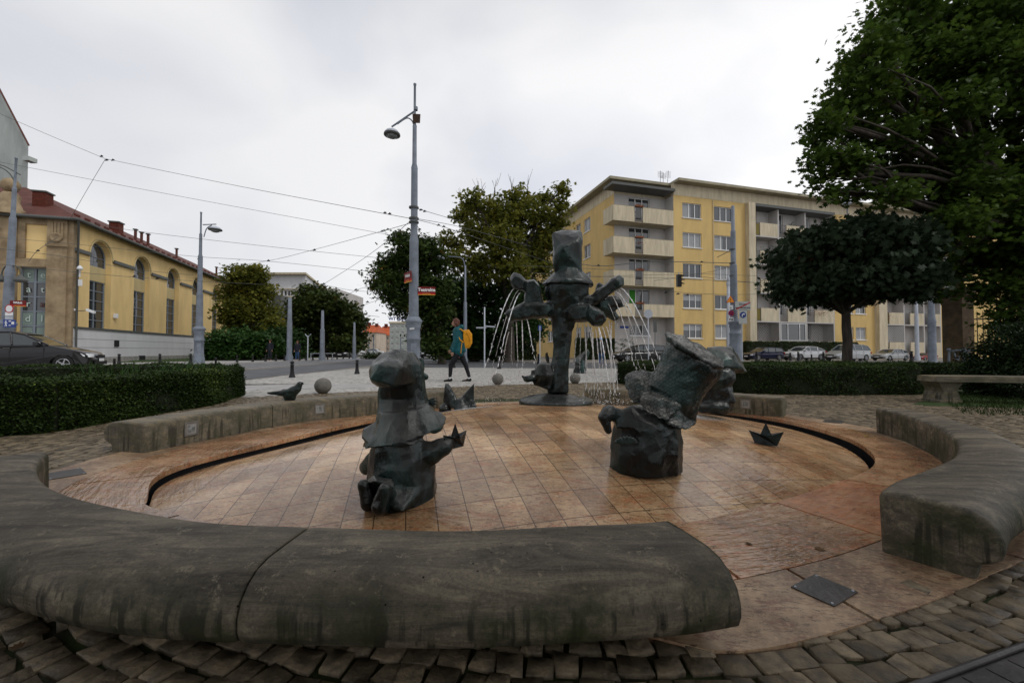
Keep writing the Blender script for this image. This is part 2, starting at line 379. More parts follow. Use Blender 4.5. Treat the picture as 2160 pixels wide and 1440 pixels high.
M['bronze_scale'] = bronze_mat('incised bronze', light=(.19, .18, .165), scales=True)
M['bronze_dark'] = bronze_mat('dark bronze', (.008, .010, .010), (.013, .030, .028), (.055, .055, .053))

def tile_mat(name, tiles, tw=.27, th=.165, rot=1.326, cols=((.30, .19, .10), (.42, .27, .15), (.36, .17, .08)), streak=0.0, wet=.12):
    m = bpy.data.materials.new(name); m.use_nodes = True; t = m.node_tree; b = t.nodes['Principled BSDF']; l = t.links.new
    g = N(t, 'ShaderNodeNewGeometry'); mpn = N(t, 'ShaderNodeMapping'); mpn.inputs['Rotation'].default_value = (0, 0, rot); l(g.outputs['Position'], mpn.inputs[0])
    mpz = N(t, 'ShaderNodeMapping'); mpz.inputs['Scale'].default_value = (1, 1, 0); l(mpn.outputs[0], mpz.inputs[0])
    def noise(s, d=6, r=.65, v=None, o=0):
        n = N(t, 'ShaderNodeTexNoise'); n.inputs['Scale'].default_value = s; n.inputs['Detail'].default_value = d; n.inputs['Roughness'].default_value = r; l(v or g.outputs['Position'], n.inputs['Vector']); return n.outputs[o]
    dark, main, red = cols
    c = ramp(t, [(.30, tuple(x*.62 for x in dark)), (.43, dark), (.58, main), (.70, tuple(min(1, x*1.3) for x in main))], noise(1.9, 8, .7)).outputs[0]
    def mix(f, a, c2, mode='MIX', fac=None):
        x = N(t, 'ShaderNodeMix', data_type='RGBA', blend_type=mode)
        if fac is not None: x.inputs[0].default_value = fac
        else: l(f, x.inputs[0])
        l(a, x.inputs[6])
        if isinstance(c2, tuple): x.inputs[7].default_value = (*c2, 1)
        else: l(c2, x.inputs[7])
        return x.outputs[2]
    # mineral veins and grain of the granite
    mpv = N(t, 'ShaderNodeMapping'); mpv.inputs['Scale'].default_value = (1, 2.6, 1); mpv.inputs['Rotation'].default_value = (0, 0, .5); l(g.outputs['Position'], mpv.inputs[0])
    c = mix(ramp(t, [(.50, 0), (.60, .85)], noise(7, 9, .8, mpv.outputs[0])).outputs[0], c, red)
    c = mix(ramp(t, [(.54, 0), (.60, .9)], noise(22, 8, .8, mpv.outputs[0])).outputs[0], c, tuple(x*.35 for x in dark))
    c = mix(ramp(t, [(.5, 0), (.7, .5)], noise(60, 4, .7)).outputs[0], c, tuple(min(1, x*1.35) for x in main))
    h = None
    if tiles:
        br = N(t, 'ShaderNodeTexBrick', offset=.0); br.inputs['Scale'].default_value = 1; br.inputs['Mortar Size'].default_value = .003; br.inputs['Brick Width'].default_value = tw; br.inputs['Row Height'].default_value = th
        br.inputs['Color1'].default_value = (.72, .68, .66, 1); br.inputs['Color2'].default_value = (1.25, 1.2, 1.12, 1); br.inputs['Mortar'].default_value = (.12, .1, .08, 1); br.inputs['Mortar Smooth'].default_value = .1; br.inputs['Bias'].default_value = 0
        br.offset = 0; br.offset_frequency = 2
        l(mpz.outputs[0], br.inputs['Vector']); c = mix(None, c, br.outputs[0], 'MULTIPLY', .85); h = br.outputs['Fac']
    else:
        hs = N(t, 'ShaderNodeHueSaturation'); mr = N(t, 'ShaderNodeMapRange'); mr.inputs[3].default_value = .72; mr.inputs[4].default_value = 1.25; l(g.outputs['Random Per Island'], mr.inputs[0]); l(mr.outputs[0], hs.inputs['Value']); l(c, hs.inputs['Color'])
        r2 = N(t, 'ShaderNodeMapRange'); r2.inputs[3].default_value = .48; r2.inputs[4].default_value = .515
        m2 = N(t, 'ShaderNodeMath', operation='FRACT'); m1 = N(t, 'ShaderNodeMath', operation='MULTIPLY'); m1.inputs[1].default_value = 7.31; l(g.outputs['Random Per Island'], m1.inputs[0]); l(m1.outputs[0], m2.inputs[0]); l(m2.outputs[0], r2.inputs[0]); l(r2.outputs[0], hs.inputs['Hue'])
        c = hs.outputs[0]
    l(c, b.inputs['Base Color'])
    l(ramp(t, [(.35, wet), (.7, wet+.22)], noise(2.2, 4)).outputs[0], b.inputs['Roughness'])
    b.inputs['Specular IOR Level'].default_value = .65
    # water running outward over the stone: ripples stretched down the slope
    vs = N(t, 'ShaderNodeVectorMath', operation='SUBTRACT'); l(g.outputs['Position'], vs.inputs[0]); vs.inputs[1].default_value = (.4, 4.9, 0)
    sx = N(t, 'ShaderNodeSeparateXYZ'); l(vs.outputs[0], sx.inputs[0])
    an = N(t, 'ShaderNodeMath', operation='ARCTAN2'); l(sx.outputs[1], an.inputs[0]); l(sx.outputs[0], an.inputs[1])
    ln = N(t, 'ShaderNodeVectorMath', operation='LENGTH'); l(vs.outputs[0], ln.inputs[0])
    cb = N(t, 'ShaderNodeCombineXYZ'); a5 = N(t, 'ShaderNodeMath', operation='MULTIPLY'); a5.inputs[1].default_value = 9; l(an.outputs[0], a5.inputs[0]); l(a5.outputs[0], cb.inputs[0])
    a6 = N(t, 'ShaderNodeMath', operation='MULTIPLY'); a6.inputs[1].default_value = 16; l(ln.outputs['Value'], a6.inputs[0]); l(a6.outputs[0], cb.inputs[1])
    rp = noise(1.6, 3, .6, cb.outputs[0])
    mb = N(t, 'ShaderNodeMath', operation='MULTIPLY'); mb.inputs[1].default_value = 1.0+streak; l(rp, mb.inputs[0])
    bp = N(t, 'ShaderNodeBump'); bp.inputs['Strength'].default_value = .35+.3*streak; bp.inputs['Distance'].default_value = .012; l(mb.outputs[0], bp.inputs['Height'])
    nb = bp.outputs[0]
    if h is not None:
        b2 = N(t, 'ShaderNodeBump', invert=True); b2.inputs['Strength'].default_value = .6; b2.inputs['Distance'].default_value = .004; l(h, b2.inputs['Height']); l(nb, b2.inputs['Normal']); nb = b2.outputs[0]
    l(nb, b.inputs['Normal'])
    return m
M['dome'] = tile_mat('wet granite tiles', True, cols=((.33, .195, .10), (.55, .375, .215), (.38, .15, .065)))
M['slab'] = tile_mat('wet granite slabs', False, cols=((.22, .13, .06), (.46, .30, .155), (.37, .14, .05)), streak=.6, wet=.10)
M['slabdry'] = tile_mat('damp granite slabs', False, cols=((.17, .11, .055), (.40, .29, .165), (.16, .075, .035)), streak=0, wet=.42)
M['cobble'] = mat('cobblestone', (.23, .18, .115), .5, col2=(.075, .06, .042), vscale=16, detail=8, bump=.9, bscale=40, island=.42, rvar=.15)
M['moss'] = mat('mossy joint earth', (.035, .055, .012), .85, col2=(.022, .018, .013), vscale=5, bump=.8, bscale=50)
M['sett'] = mat('pale granite setts', (.39, .375, .35), .6, var=.2, vscale=9, bump=.4, bscale=30, island=.18)
M['joint'] = mat('sett joints', (.10, .095, .085), .85)
# ------------------------------------------------------------------ ground
CX, CY = .4, 4.75
slab_out = spline([(.66,1.27),(1.24,1.43),(1.72,1.62),(2.6,2.05),(3.4,2.75),(3.95,3.6),(4.2,4.4),(4.15,4.95),(3.92,5.75),(3.3,6.5),(2.2,7.15),(1,7.5),(-.4,7.35),(-1.5,6.75),(-2.35,5.9),(-3.0,5.1),(-3.38,4.2),(-3.45,3.6),(-3.36,3.0),(-2.95,2.3),(-2.2,1.80),(-1.4,1.52),(-.4,1.40),(.3,1.38)], 5, True)
rim = spline([(-2.02,2.40),(-2.27,2.67),(-2.49,3.0),(-2.55,3.34),(-2.45,3.725),(-2.27,4.17),(-1.85,5.24),(-1.2,6.2),(-.2,6.75),(1.0,6.85),(2.1,6.65),(3.0,6.15),(3.36,5.55),(3.42,4.85),(3.24,4.05),(2.74,3.27),(1.75,2.6),(.906,2.2),(0,2.02),(-1.1,2.06)], 6, True)
BIG = 700
sheet('ground', [(-BIG,-60),(BIG,-60),(BIG,BIG),(-BIG,BIG)], -.012, M['ground'], [slab_out])
brown_edge = spline([G(-700,835),G(300,845),G(510,838),G(700,829),G(1060,812),G(1300,806),G(1500,800)], 6)
paveN = [(p.x, p.y) for p in brown_edge]+[(9.5,9.5),(11,4),(9,-3),(-9,-3)]
sheet('cobbled_paving', paveN, -.008, M['moss'], [slab_out])
pale_poly = [(p.x, p.y) for p in brown_edge]+[(15,13.5),(16,20),(6,21.5),(0,22),(-3,23),tuple(G(860,771).xy),tuple(G(700,782).xy),tuple(G(600,793).xy),tuple(G(512,803).xy),tuple(G(300,835).xy)]
sheet('plaza_paving', pale_poly, -.006, M['joint'])
road = [G(-900,880),G(300,830),G(512,801),G(600,790.5),G(700,780),G(800,769),G(835,764.5),G(850,760),G(838,750),G(812,746),G(800,750),G(775,757),G(700,766),G(512,781),G(300,795),G(0,812),G(-900,835)]
sheet('road', [(p.x, p.y) for p in road], -.004, M['asphalt'])
sheet('cross_road', [(-4,22.5),(4,22.2),(14,21),(40,26),(70,34),(66,43),(30,37),(8,32),(2,34),(-2,40),(-8,60),(-14,60),(-11,40),(-8,30)], -.002, M['asphalt'])
tram = [G(-900,835),G(0,812),G(300,795),G(512,781),G(700,766),G(775,757),G(765,756),G(600,764),G(408,771.5),G(150,779),G(-900,800)]
sheet('tram_track_bed', [(p.x, p.y) for p in tram], -.003, M['tram'])
for off in (0.15, .40, .62, .85):
    mb = MB(); pa = [G(0,812),G(300,795),G(512,781),G(700,766),G(770,757)]; pb = [G(0,784),G(150,779),G(408,771.5),G(600,764),G(765,756)]
    a = spline(pa, 5); b_ = spline(pb, 5)
    P = [x.lerp(y, off) for x, y in zip(a, b_)]
    mb.tube([(p.x, p.y, .0) for p in P], .035, 4)
    tag(mb.build('tram_rail', M['grey'], None), kind='structure')
# raised pavement and verge on the far side of the street
pv = [G(-900,800),G(150,779),G(408,771.5),G(600,764),G(765,756),G(775,752.5),G(600,758.5),G(408,764.5),G(240,768),G(-900,785)]
mb = MB(); mb.prism([(p.x, p.y) for p in pv][::-1], -.01, .10); tag(mb.build('pavement', M['pale'], None), kind='structure')
lw = [G(240,768),G(408,764.5),G(600,758.5),G(775,752.5),G(790,747),G(700,747),G(430,753),G(306,759.5)]
mb = MB(); mb.prism([(p.x, p.y) for p in lw][::-1], -.01, .115); M['lawn'] = mat('lawn', (.035, .060, .016), .8, var=.35, vscale=6, bump=.6, bscale=80)
tag(mb.build('lawn', M['lawn'], None), kind='structure')
mb = MB(); mb.prism([(4.2,9.4),(16,11.5),(26,15),(26,24),(14,19.5),(6,17)], -.009, .015); tag(mb.build('flower_bed_ground', M['lawn'], None), kind='structure')
mb = MB(); mb.prism([(-16,5.2),(-5.4,5.1),(-5.6,8.4),(-8.6,12.2),(-20,12.5)], -.009, .015); tag(mb.build('hedge_bed_ground', M['lawn'], None), kind='structure')
mb = MB(); mb.prism([(6.6,7.0),(8.8,6.4),(14,6),(14,10.5),(8.8,9.2),(8.0,8.0)], -.009, .012); tag(mb.build('grass_bed', M['lawn'], None), kind='structure')
# brown cobbles laid in rings (wavy farther out) as real stones
def stones(rc, mat_, name, z, keep, w=.10, gap=.012, hgt=.022, jit=.0065):
    V = []; 
    base = []
    for (c4) in rc: base.append(c4)
    A = np.array(base)            # (n,4,2)
    cen = A.mean(1); k = keep(cen); A = A[k]; cen = cen[k]; n = len(A)
    J = A+rng.normal(0, jit, A.shape)
    hz = z+hgt*(.5+.3*rng.random((n, 1)))
    out_ = np.zeros((n, 12, 3))
    def ring(s, zz):
        q = cen[:, None, :]+(J-cen[:, None, :])*s; return np.concatenate([q, np.broadcast_to(zz[:, None, :] if zz.ndim == 2 else zz, (n, 4, 1))], 2)
    out_[:, 0:4] = ring(.98, np.full((n, 1), z-.03)); out_[:, 4:8] = ring(.97, hz-.003); out_[:, 8:12] = ring(.93, hz+rng.normal(0, .0012, (n, 1)))
    fc = [(0,1,5,4),(1,2,6,5),(2,3,7,6),(3,0,4,7),(4,5,9,8),(5,6,10,9),(6,7,11,10),(7,4,8,11),(8,9,10,11)]
    Fc = (np.arange(n)[:, None, None]*12+np.array(fc)[None]).reshape(-1, 4)
    me = npmesh(out_.reshape(-1, 3), Fc); me.polygons.foreach_set('use_smooth', np.ones(len(Fc), bool))
    return me
rc = []
for i in range(94):
    r0 = 3.30+i*.090; wv = 0 if i < 16 else min(.16, (i-16)*.03)
    th = rng.random()*6.28; end = th+2*math.pi
    while th < end:
        dt = (.062+.045*rng.random())/r0; g_ = .007/r0
        def P(r, a): 
            rr = r+wv*abs(math.sin(a*9))*1.0+ (.02*math.sin(a*5+r*3)); return (CX+rr*math.cos(a), 4.75+.0+rr*math.sin(a)*1.0)
        j = rng.normal(0, .006)
        rc.append([P(r0+.004+j, th+g_*.7), P(r0+.004+j, th+dt), P(r0+.087+j, th+dt), P(r0+.087+j, th+g_*.7)])
        th += dt
drain_poly = [(1.04,1.135),(1.6,1.315),(2.4,1.58),(3.2,1.2),(2.6,.2),(.8,.2)]
slab_in = [(CX+(p[0]-CX)*.975, CY+(p[1]-CY)*.975) for p in slab_out]
def keep_c(c):
    return (~inpoly(c, slab_in)) & inpoly(c, paveN) & (~inpoly(c, drain_poly)) & (c[:, 1] > .3)
slab_out_np = [(p.x, p.y) for p in slab_out]
me = stones(rc, None, '', -.008, keep_c)
o = link('cobblestones', me, M['cobble']); tag(o, kind='structure')
# pale setts of the plaza in rows
rc = []
row = 0
ry = 7.0
while ry < 23:
    wrow = .16; x = -13+rng.random()*.2
    while x < 16:
        lw_ = .17+.10*rng.random()
        bx_ = lambda a: .35*math.sin(a*.55)
        rc.append([(x+.008, ry+bx_(x)+.010), (x+lw_-.008, ry+bx_(x+lw_)+.010), (x+lw_-.008, ry+bx_(x+lw_)+wrow-.010), (x+.008, ry+bx_(x)+wrow-.010)])
        x += lw_
    ry += wrow
me = stones(rc, None, '', -.006, lambda c: inpoly(c, pale_poly) & ~inpoly(c, [(4.2,9.4),(16,11.5),(26,15),(26,24),(14,19.5),(6,17)]) & ~((c[:, 0] < -3.4) & (c[:, 0] < -3.4-(13-c[:, 1])*.0) & (c[:, 1] > 10.3) & (c[:, 1] < 11.6) & (c[:, 0] > -20)), hgt=.014)
tag(link('plaza_setts', me, M['sett']), kind='structure')
mb = MB(); pp = [(-3.4,11.6),(-3.4,10.35),(-5.2,10.0),(-6.2,9.4),(-6.9,11.0),(-5.4,11.5)]; mb.prism(pp[::-1], -.006, .006)
tag(mb.build('path', M['pale'], None), kind='structure')
# channel drain bottom right
mb = MB(); mb.prism(drain_poly[::-1], -.02, .004)
dd = Vector((.56, .18, 0)).normalized(); dn = Vector((dd.y, -dd.x, 0))
for i in range(16):
    for j in range(12):
        c = Vector((1.04, 1.135, 0))+dd*(.035+i*.105+(j % 2)*.05)+dn*(.05+j*.068); mb.obox(c+Vector((0, 0, .006)), dd*.049, dn*.030, Vector((0, 0, .004)))
mb.tube([(1.0, 1.122, .008), (2.4, 1.572, .008)], .010, 6)
M['plate'] = mat('wet dark paving plates', (.075, .068, .065), .3, col2=(.05, .047, .046), vscale=5, bump=.3, bscale=30)
tag(mb.build('dark_paving', M['plate'], None), kind='structure')
# ------------------------------------------------------------------ fountain basin
def cross(poly, ang, c=(CX, CY)):
    """distance from centre to outline along an angle"""
    d = (math.cos(ang), math.sin(ang)); best = 0
    for i in range(len(poly)):
        a, b = poly[i], poly[(i+1) % len(poly)]
        ex, ey = b[0]-a[0], b[1]-a[1]; den = d[0]*ey-d[1]*ex
        if abs(den) < 1e-9: continue
        t = ((a[0]-c[0])*ey-(a[1]-c[1])*ex)/den; u = ((a[0]-c[0])*d[1]-(a[1]-c[1])*d[0])/den
        if t > 0 and -1e-6 <= u <= 1+1e-6: best = max(best, t)
    return best
NA = 240
RI = np.array([cross(rim, 2*math.pi*i/NA) for i in range(NA)]); RO = np.array([cross(slab_out, 2*math.pi*i/NA) for i in range(NA)])
def dome_h(x, y):
    a = math.atan2(y-CY, x-CX) % (2*math.pi); i = a/(2*math.pi)*NA; i0 = int(i) % NA; f_ = i-int(i)
    ri = RI[i0]*(1-f_)+RI[(i0+1) % NA]*f_; q = math.hypot(x-CX, y-CY)/ri
    return -.06+.31*max(0, 1-q**2.0)
fountain = thing('fountain_basin', 'fountain basin of wet orange granite with a low tiled dome and slab ring', 'fountain', (CX, CY, 0))
nr = 26; V = [(CX, CY, .25)]; Fq = []
for k in range(1, nr+1):
    q = k/nr*1.0
    for i in range(NA):
        a = 2*math.pi*i/NA; V.append((CX+RI[i]*q*math.cos(a), CY+RI[i]*q*math.sin(a), -.06+.31*(1-q*q)))
fs = [(0, 1+i, 1+(i+1) % NA) for i in range(NA)]
for k in range(nr-1):
    for i in range(NA): fs.append((1+k*NA+i, 1+(k+1)*NA+i, 1+(k+1)*NA+(i+1) % NA, 1+k*NA+(i+1) % NA))
mb = MB(); mb.add(V, fs, True); mb.build('tiled_dome', M['dome'], fountain)
# gutter floor
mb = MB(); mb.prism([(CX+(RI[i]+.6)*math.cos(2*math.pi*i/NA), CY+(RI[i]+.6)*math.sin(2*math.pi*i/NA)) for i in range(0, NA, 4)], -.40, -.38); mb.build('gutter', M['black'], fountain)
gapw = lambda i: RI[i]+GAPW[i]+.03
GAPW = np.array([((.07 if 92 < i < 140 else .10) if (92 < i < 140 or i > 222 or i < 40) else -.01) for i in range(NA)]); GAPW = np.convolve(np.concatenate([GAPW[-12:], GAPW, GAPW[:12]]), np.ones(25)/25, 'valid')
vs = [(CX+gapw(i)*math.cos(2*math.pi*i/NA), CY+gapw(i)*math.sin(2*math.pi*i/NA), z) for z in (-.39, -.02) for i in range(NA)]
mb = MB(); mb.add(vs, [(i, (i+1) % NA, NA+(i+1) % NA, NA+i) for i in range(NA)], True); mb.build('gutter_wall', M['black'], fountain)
# slab ring in two rows with radial joints
js = [0, 19, 38, 55, 74, 96, 118, 140, 152, 168, 186, 198, 211, 224, NA]
M['slabred'] = tile_mat('reddish granite slab', False, cols=((.24, .095, .035), (.46, .215, .085), (.46, .30, .14)), streak=.4, wet=.2)
split = 3.02
def ringpiece(i0, i1, ra, rb, z, mb):
    n = i1-i0; eps = .012
    vs = []
    for zz in (z, -.028):
        for k in range(n+1):
            i = (i0+k) % NA; a = 2*math.pi*(i0+k)/NA
            if k == 0: a += eps*.22
            if k == n: a -= eps*.22
            for r in (ra(i), rb(i)): vs.append((CX+r*math.cos(a), CY+r*math.sin(a), zz))
    fs = []; m = 2*(n+1)
    for k in range(n):
        fs.append((2*k, 2*k+1, 2*k+3, 2*k+2)); fs.append((2*k, 2*k+2, m+2*k+2, m+2*k)); fs.append((2*k+1, m+2*k+1, m+2*k+3, 2*k+3))
    fs += [(0, m, m+1, 1), (2*n, 2*n+1, m+2*n+1, m+2*n)]
    mb.add(vs, fs)
gap = np.array([((.07 if 92 < i < 140 else .10) if (92 < i < 140 or i > 222 or i < 40) else -.01) for i in range(NA)])
gap = np.convolve(np.concatenate([gap[-12:], gap, gap[:12]]), np.ones(25)/25, 'valid')
mid = np.array([RI[i]+(RO[i]-RI[i])*.60 for i in range(NA)])
for a, b_ in zip(js[:-1], js[1:]):
    mbw = MB(); ringpiece(a, b_, lambda i: RI[i]+gap[i], lambda i: mid[i]-.003, .012, mbw); mbw.build('inner_slab', M['slabred'] if a in (198, 38) else M['slab'], fountain)
    mbd = MB(); ringpiece(a+3, min(b_+3, NA+3), lambda i: mid[i]+.003, lambda i: RO[i], .012, mbd); mbd.build('outer_slab', M['slabdry'], fountain)
# metal plates let into the slabs
def plate(cx, cy, sx_, rot, label):
    t = thing('drain_plate', label, 'cover plate', (cx, cy, .012), 'metal cover plates in the slabs')
    mb = MB(); mb.box((cx-sx_, cy-sx_*.8, .0125), (cx+sx_, cy+sx_*.8, .017), rot, (cx, cy, 0)); mb.build('plate', M['plate'], t)
    for ix in (-.88, .88):
        for iy in (-.68, .68):
            p = Matrix.Rotation(rot, 4, 'Z') @ Vector((ix*sx_, iy*sx_, 0)); mb = MB(); mb.lathe([(.004, 0), (.004, .003), (.001, .004)], (cx+p.x, cy+p.y, .017), 8); mb.build('screw', M['grey2'], t)
p = G(1738, 1251); plate(p.x, p.y, .088, .52, 'dark metal cover plate in the granite slab between the two nearest benches')
p = G(137, 1003); plate(p.x, p.y, .12, 2.5, 'dark metal cover plate in the slab behind the left end of the near bench')
p = G(1758, 891); plate(p.x, p.y, .12, .8, 'small dark cover plate in the slab between the two benches at right')
# ------------------------------------------------------------------ stone benches round the basin
PROF0 = [(.0,.012),(.0,.245),(.008,.268),(.03,.279),(.14,.281),(.235,.279),(.29,.268),(.33,.244),(.358,.21),(.37,.17),(.37,.135),(.36,.105),(.325,.084),(.288,.070),(.262,.05),(.258,-.02)]
def dcurve(P):
    d = [0]
    for a, b in zip(P[:-1], P[1:]): d.append(d[-1]+(b-a).length)
    return d
def bench_piece(P, i0, i1, name, mat_, parent, capa=True, capb=True, wsc=1.0):
    PROF = PROF0[:-4]+([(.300,.078),(.225,.066),(.165,.05),(.155,-.02)] if mat_ is M['stone'] and P[0].x < 1 else [(.330,.083),(.302,.070),(.288,.05),(.285,-.02)])
    C = Vector((CX, CY, 0)); rows = []
    idx = list(range(i0, i1+1))
    tn = []
    for i in idx:
        t = (P[min(i+1, len(P)-1)]-P[max(i-1, 0)]).normalized(); n = Vector((t.y, -t.x, 0))
        if n.dot(P[i]-C) < 0: n = -n
        tn.append((t, n))
    st = [(idx[k], tn[k], 0, 0) for k in range(len(idx))]
    e = .022
    seq = []
    seq.append((P[idx[0]]+tn[0][0]*.003, tn[0][1], e)); seq.append((P[idx[0]]+tn[0][0]*(.003+e*.35), tn[0][1], e*.3)); seq.append((P[idx[0]]+tn[0][0]*(.003+e), tn[0][1], 0))
    for k in range(1, len(idx)-1): seq.append((P[idx[k]], tn[k][1], 0))
    seq.append((P[idx[-1]]-tn[-1][0]*(.003+e), tn[-1][1], 0)); seq.append((P[idx[-1]]-tn[-1][0]*(.003+e*.35), tn[-1][1], e*.3)); seq.append((P[idx[-1]]-tn[-1][0]*.003, tn[-1][1], e))
    first_in = 0 if capa else 1
    vs = []; m = len(PROF); cxp, czp = .17, .15
    for si, (p, n, ins) in enumerate(seq):
        if (not capa and si < 3) or (not capb and si >= len(seq)-3): ins *= .25
        for (a, z) in PROF:
            # small irregularity of hand-cut stone
            aa = a*wsc; q = Vector((aa-cxp, z-czp)); ln_ = q.length
            q = q*(1-min(ins/ln_, .4)) if z > 0.03 else Vector((q.x*(1-min(ins/ln_, .4)), q.y))
            w_ = .004*math.sin(p.x*5.1+z*9)+.003*math.sin(p.y*11+a*20)
            vs.append(p+n*(q.x+cxp+w_)+Vector((0, 0, q.y+czp+(.003*math.sin(p.x*7.3+p.y*4) if z > .1 else 0))))
    ns = len(seq); flip = tn[0][0].cross(tn[0][1]).z > 0
    fs = [(i*m+k, (i+1)*m+k, (i+1)*m+k+1, i*m+k+1) for i in range(ns-1) for k in range(m-1)]
    fs += [tuple(range(m)), tuple(reversed(range((ns-1)*m, ns*m)))]
    if not flip: fs = [tuple(reversed(f)) for f in fs]
    mb = MB(); mb.add(vs, fs, True)
    me = mb.mesh(); bm = bmesh.new(); bm.from_mesh(me); bmesh.ops.recalc_face_normals(bm, faces=bm.faces); bm.to_mesh(me); bm.free()
    o = link(name, me, mat_, parent)
    for p_ in me.polygons: p_.use_smooth = len(p_.vertices) <= 4
    return o
def light_fit(bench, pxl, P):
    """recessed lamp in the inner face, where the picture ray meets the bench line"""
    k = (pxl-1080)/F
    j = min(range(len(P)-1), key=lambda i: abs(P[i].x/P[i].y-k)); p = P[j]; t = (P[j+1]-P[j]).normalized(); n = Vector((t.y, -t.x, 0))
    if n.dot(p-Vector((CX, CY, 0))) < 0: n = -n
    c = p+Vector((0, 0, .155)); mb = MB(); s_ = .066; u = Vector((0, 0, 1))
    for (da, wa, db, wb) in ((0, s_, s_-.008, .008), (0, s_, -s_+.008, .008)): mb.obox(c+u*db-n*.002, t*wa, n*.006, u*wb)
    for sg in (-1, 1): mb.obox(c+t*sg*(s_-.008)-n*.002, t*.008, n*.006, u*(s_-.016))
    fr = mb.build('light_fitting', M['fitting'], bench)
    mb = MB(); mb.obox(c-n*.001, t*(s_-.016), n*.002, u*(s_-.016)); mb.build('bezel', M['kerb'], fr)
    mb = MB(); mb.obox(c-n*.0045, t*(s_-.034), n*.002, u*(s_-.034)); mb.build('lens', M['lens'], fr)
M['fitting'] = mat('fitting metal', (.16, .155, .14), .5, var=.2, vscale=20); M['lens'] = mat('cloudy lens', (.22, .24, .24), .12, var=.5, vscale=25)
def bench(pts, joints, label, lights, mt, n=7, wsc=1.0):
    P = spline(pts, n); t = thing('stone_bench', label, 'bench', tuple(P[len(P)//2]), 'curved sandstone benches round the basin')
    cuts = [0]+[j*n for j in joints]+[len(P)-1]
    for q, (a, b) in enumerate(zip(cuts[:-1], cuts[1:])): bench_piece(P, a, b, 'stone_block', mt, t, q == 0, q == len(cuts)-2, wsc)
    for x in lights: light_fit(t, x, P)
    return t, P
near_b, Pn = bench([(.580,1.592),(.42,1.553),(.2,1.53),(-.136,1.51),(-.45,1.507),(-.715,1.52),(-1.05,1.565),(-1.38,1.65),(-1.80,1.80),(-2.2,2.01),(-2.55,2.29),(-2.88,2.64)], [5], 'nearest and longest curved stone bench across the foreground, streaked with moss and drips', [], M['stone'])
right_b, Pr = bench([(1.63,1.895),(1.94,2.11),(2.38,2.37),(2.68,2.57),(2.95,2.80),(3.22,3.1),(3.48,3.45),(3.70,3.83),(3.88,4.25),(3.99,4.66)], [5], 'thick curved stone bench bending round the right side of the basin', [1890], M['stone'])
lb_b, Pl = bench([(-3.20,3.68),(-3.07,4.15),(-2.93,4.55),(-2.8,4.95),(-2.48,5.46),(-2.0,5.84),(-1.5,6.3),(-1.02,6.65)], [3], 'long curved stone bench behind the basin at left with a bronze bird on it', [405, 681], M['stone2'], 7, 1.38)
rb_b, Pb = bench([(1.2,7.0),(2.2,6.75),(2.75,6.45),(3.14,6.08),(3.62,5.66)], [], 'short stone bench behind the basin at right in front of the long hedge', [1574], M['stone2'])
# ------------------------------------------------------------------ bronze figures
def sect(mb, secs, n=8, jit=0.0, rot=.3):
    """loft through sections (centre, vec_a, vec_b)"""
    vs = []
    for c, a, b in secs:
        c, a, b = Vector(c), Vector(a), Vector(b)
        for k in range(n):
            t = 2*math.pi*k/n+rot; j = 1+random.uniform(-jit, jit)
            vs.append(c+(a*math.cos(t)+b*math.sin(t))*j)
    m = len(secs)
    fs = [(i*n+k, i*n+(k+1) % n, (i+1)*n+(k+1) % n, (i+1)*n+k) for i in range(m-1) for k in range(n)]
    fs += [tuple(reversed(range(n))), tuple(range((m-1)*n, m*n))]
    bm = bmesh.new(); vv = [bm.verts.new(v) for v in vs]
    for f in fs: bm.faces.new([vv[i] for i in f])
    bmesh.ops.recalc_face_normals(bm, faces=bm.faces); bm.verts.index_update()
    mb.add([v.co.copy() for v in bm.verts], [[v.index for v in f.verts] for f in bm.faces]); bm.free()
class PX:
    """work in metres beside a picture point at a chosen distance"""
    def __init__(s, Y): s.Y = Y
    def __call__(s, px, py, d=0.0): return at(px, py, s.Y+d)
def hsec(P, x0, x1, y, dep, d=0.0, tilt=0.0, dd=0.0):
    """section whose left/right silhouette is x0..x1 at height y; dep = half depth in metres; tilt raises the right side (px)"""
    a = (P(x1, y-tilt, d)-P(x0, y+tilt, d))*.5; c = (P(x1, y-tilt, d)+P(x0, y+tilt, d))*.5
    return (c, a, Vector((0, dep, dd)))
# --- kneeling figure at left
Yl = 2.52; P = PX(Yl)
base = at(835, 1045, Yl); zb = dome_h(base.x, base.y)
kn = thing('dwarf_statue', 'kneeling bronze dwarf at left with folded pointed hat and wide brim, holding a paper boat', 'statue', (base.x, base.y, zb))
mb = MB()
sect(mb, [hsec(P, 768, 926, 1062, .23, .05), hsec(P, 770, 924, 1020, .22, .05), hsec(P, 777, 915, 985, .18, .03), hsec(P, 782, 905, 950, .16, .02), hsec(P, 800, 885, 915, .12, .0)], 10, .03)
mb.hull([P(800, 1060, -.20), P(850, 1078, -.24), P(915, 1010, .0), P(925, 1035, .1), P(800, 1000, -.12), P(905, 985, .0), P(772, 1030, -.05), P(770, 1060, .0), P(840, 1070, .2), P(900,1060,.2)])
mb.capsule(P(868, 950, .02), P(908, 957, .0), .075, .068); mb.capsule(P(908, 957, .0), P(940, 938, .02), .064, .052); mb.capsule(P(936, 938, .02), P(950, 926, .05), .050, .040)
mb.capsule(P(800, 955, .1), P(775, 985, .22), .055, .05)
bd = mb.melt('body', M['bronze'], kn, voxel=.011, smooth=3, noise=.028, nscale=.13, facet=0.0042, dec=0.1638)
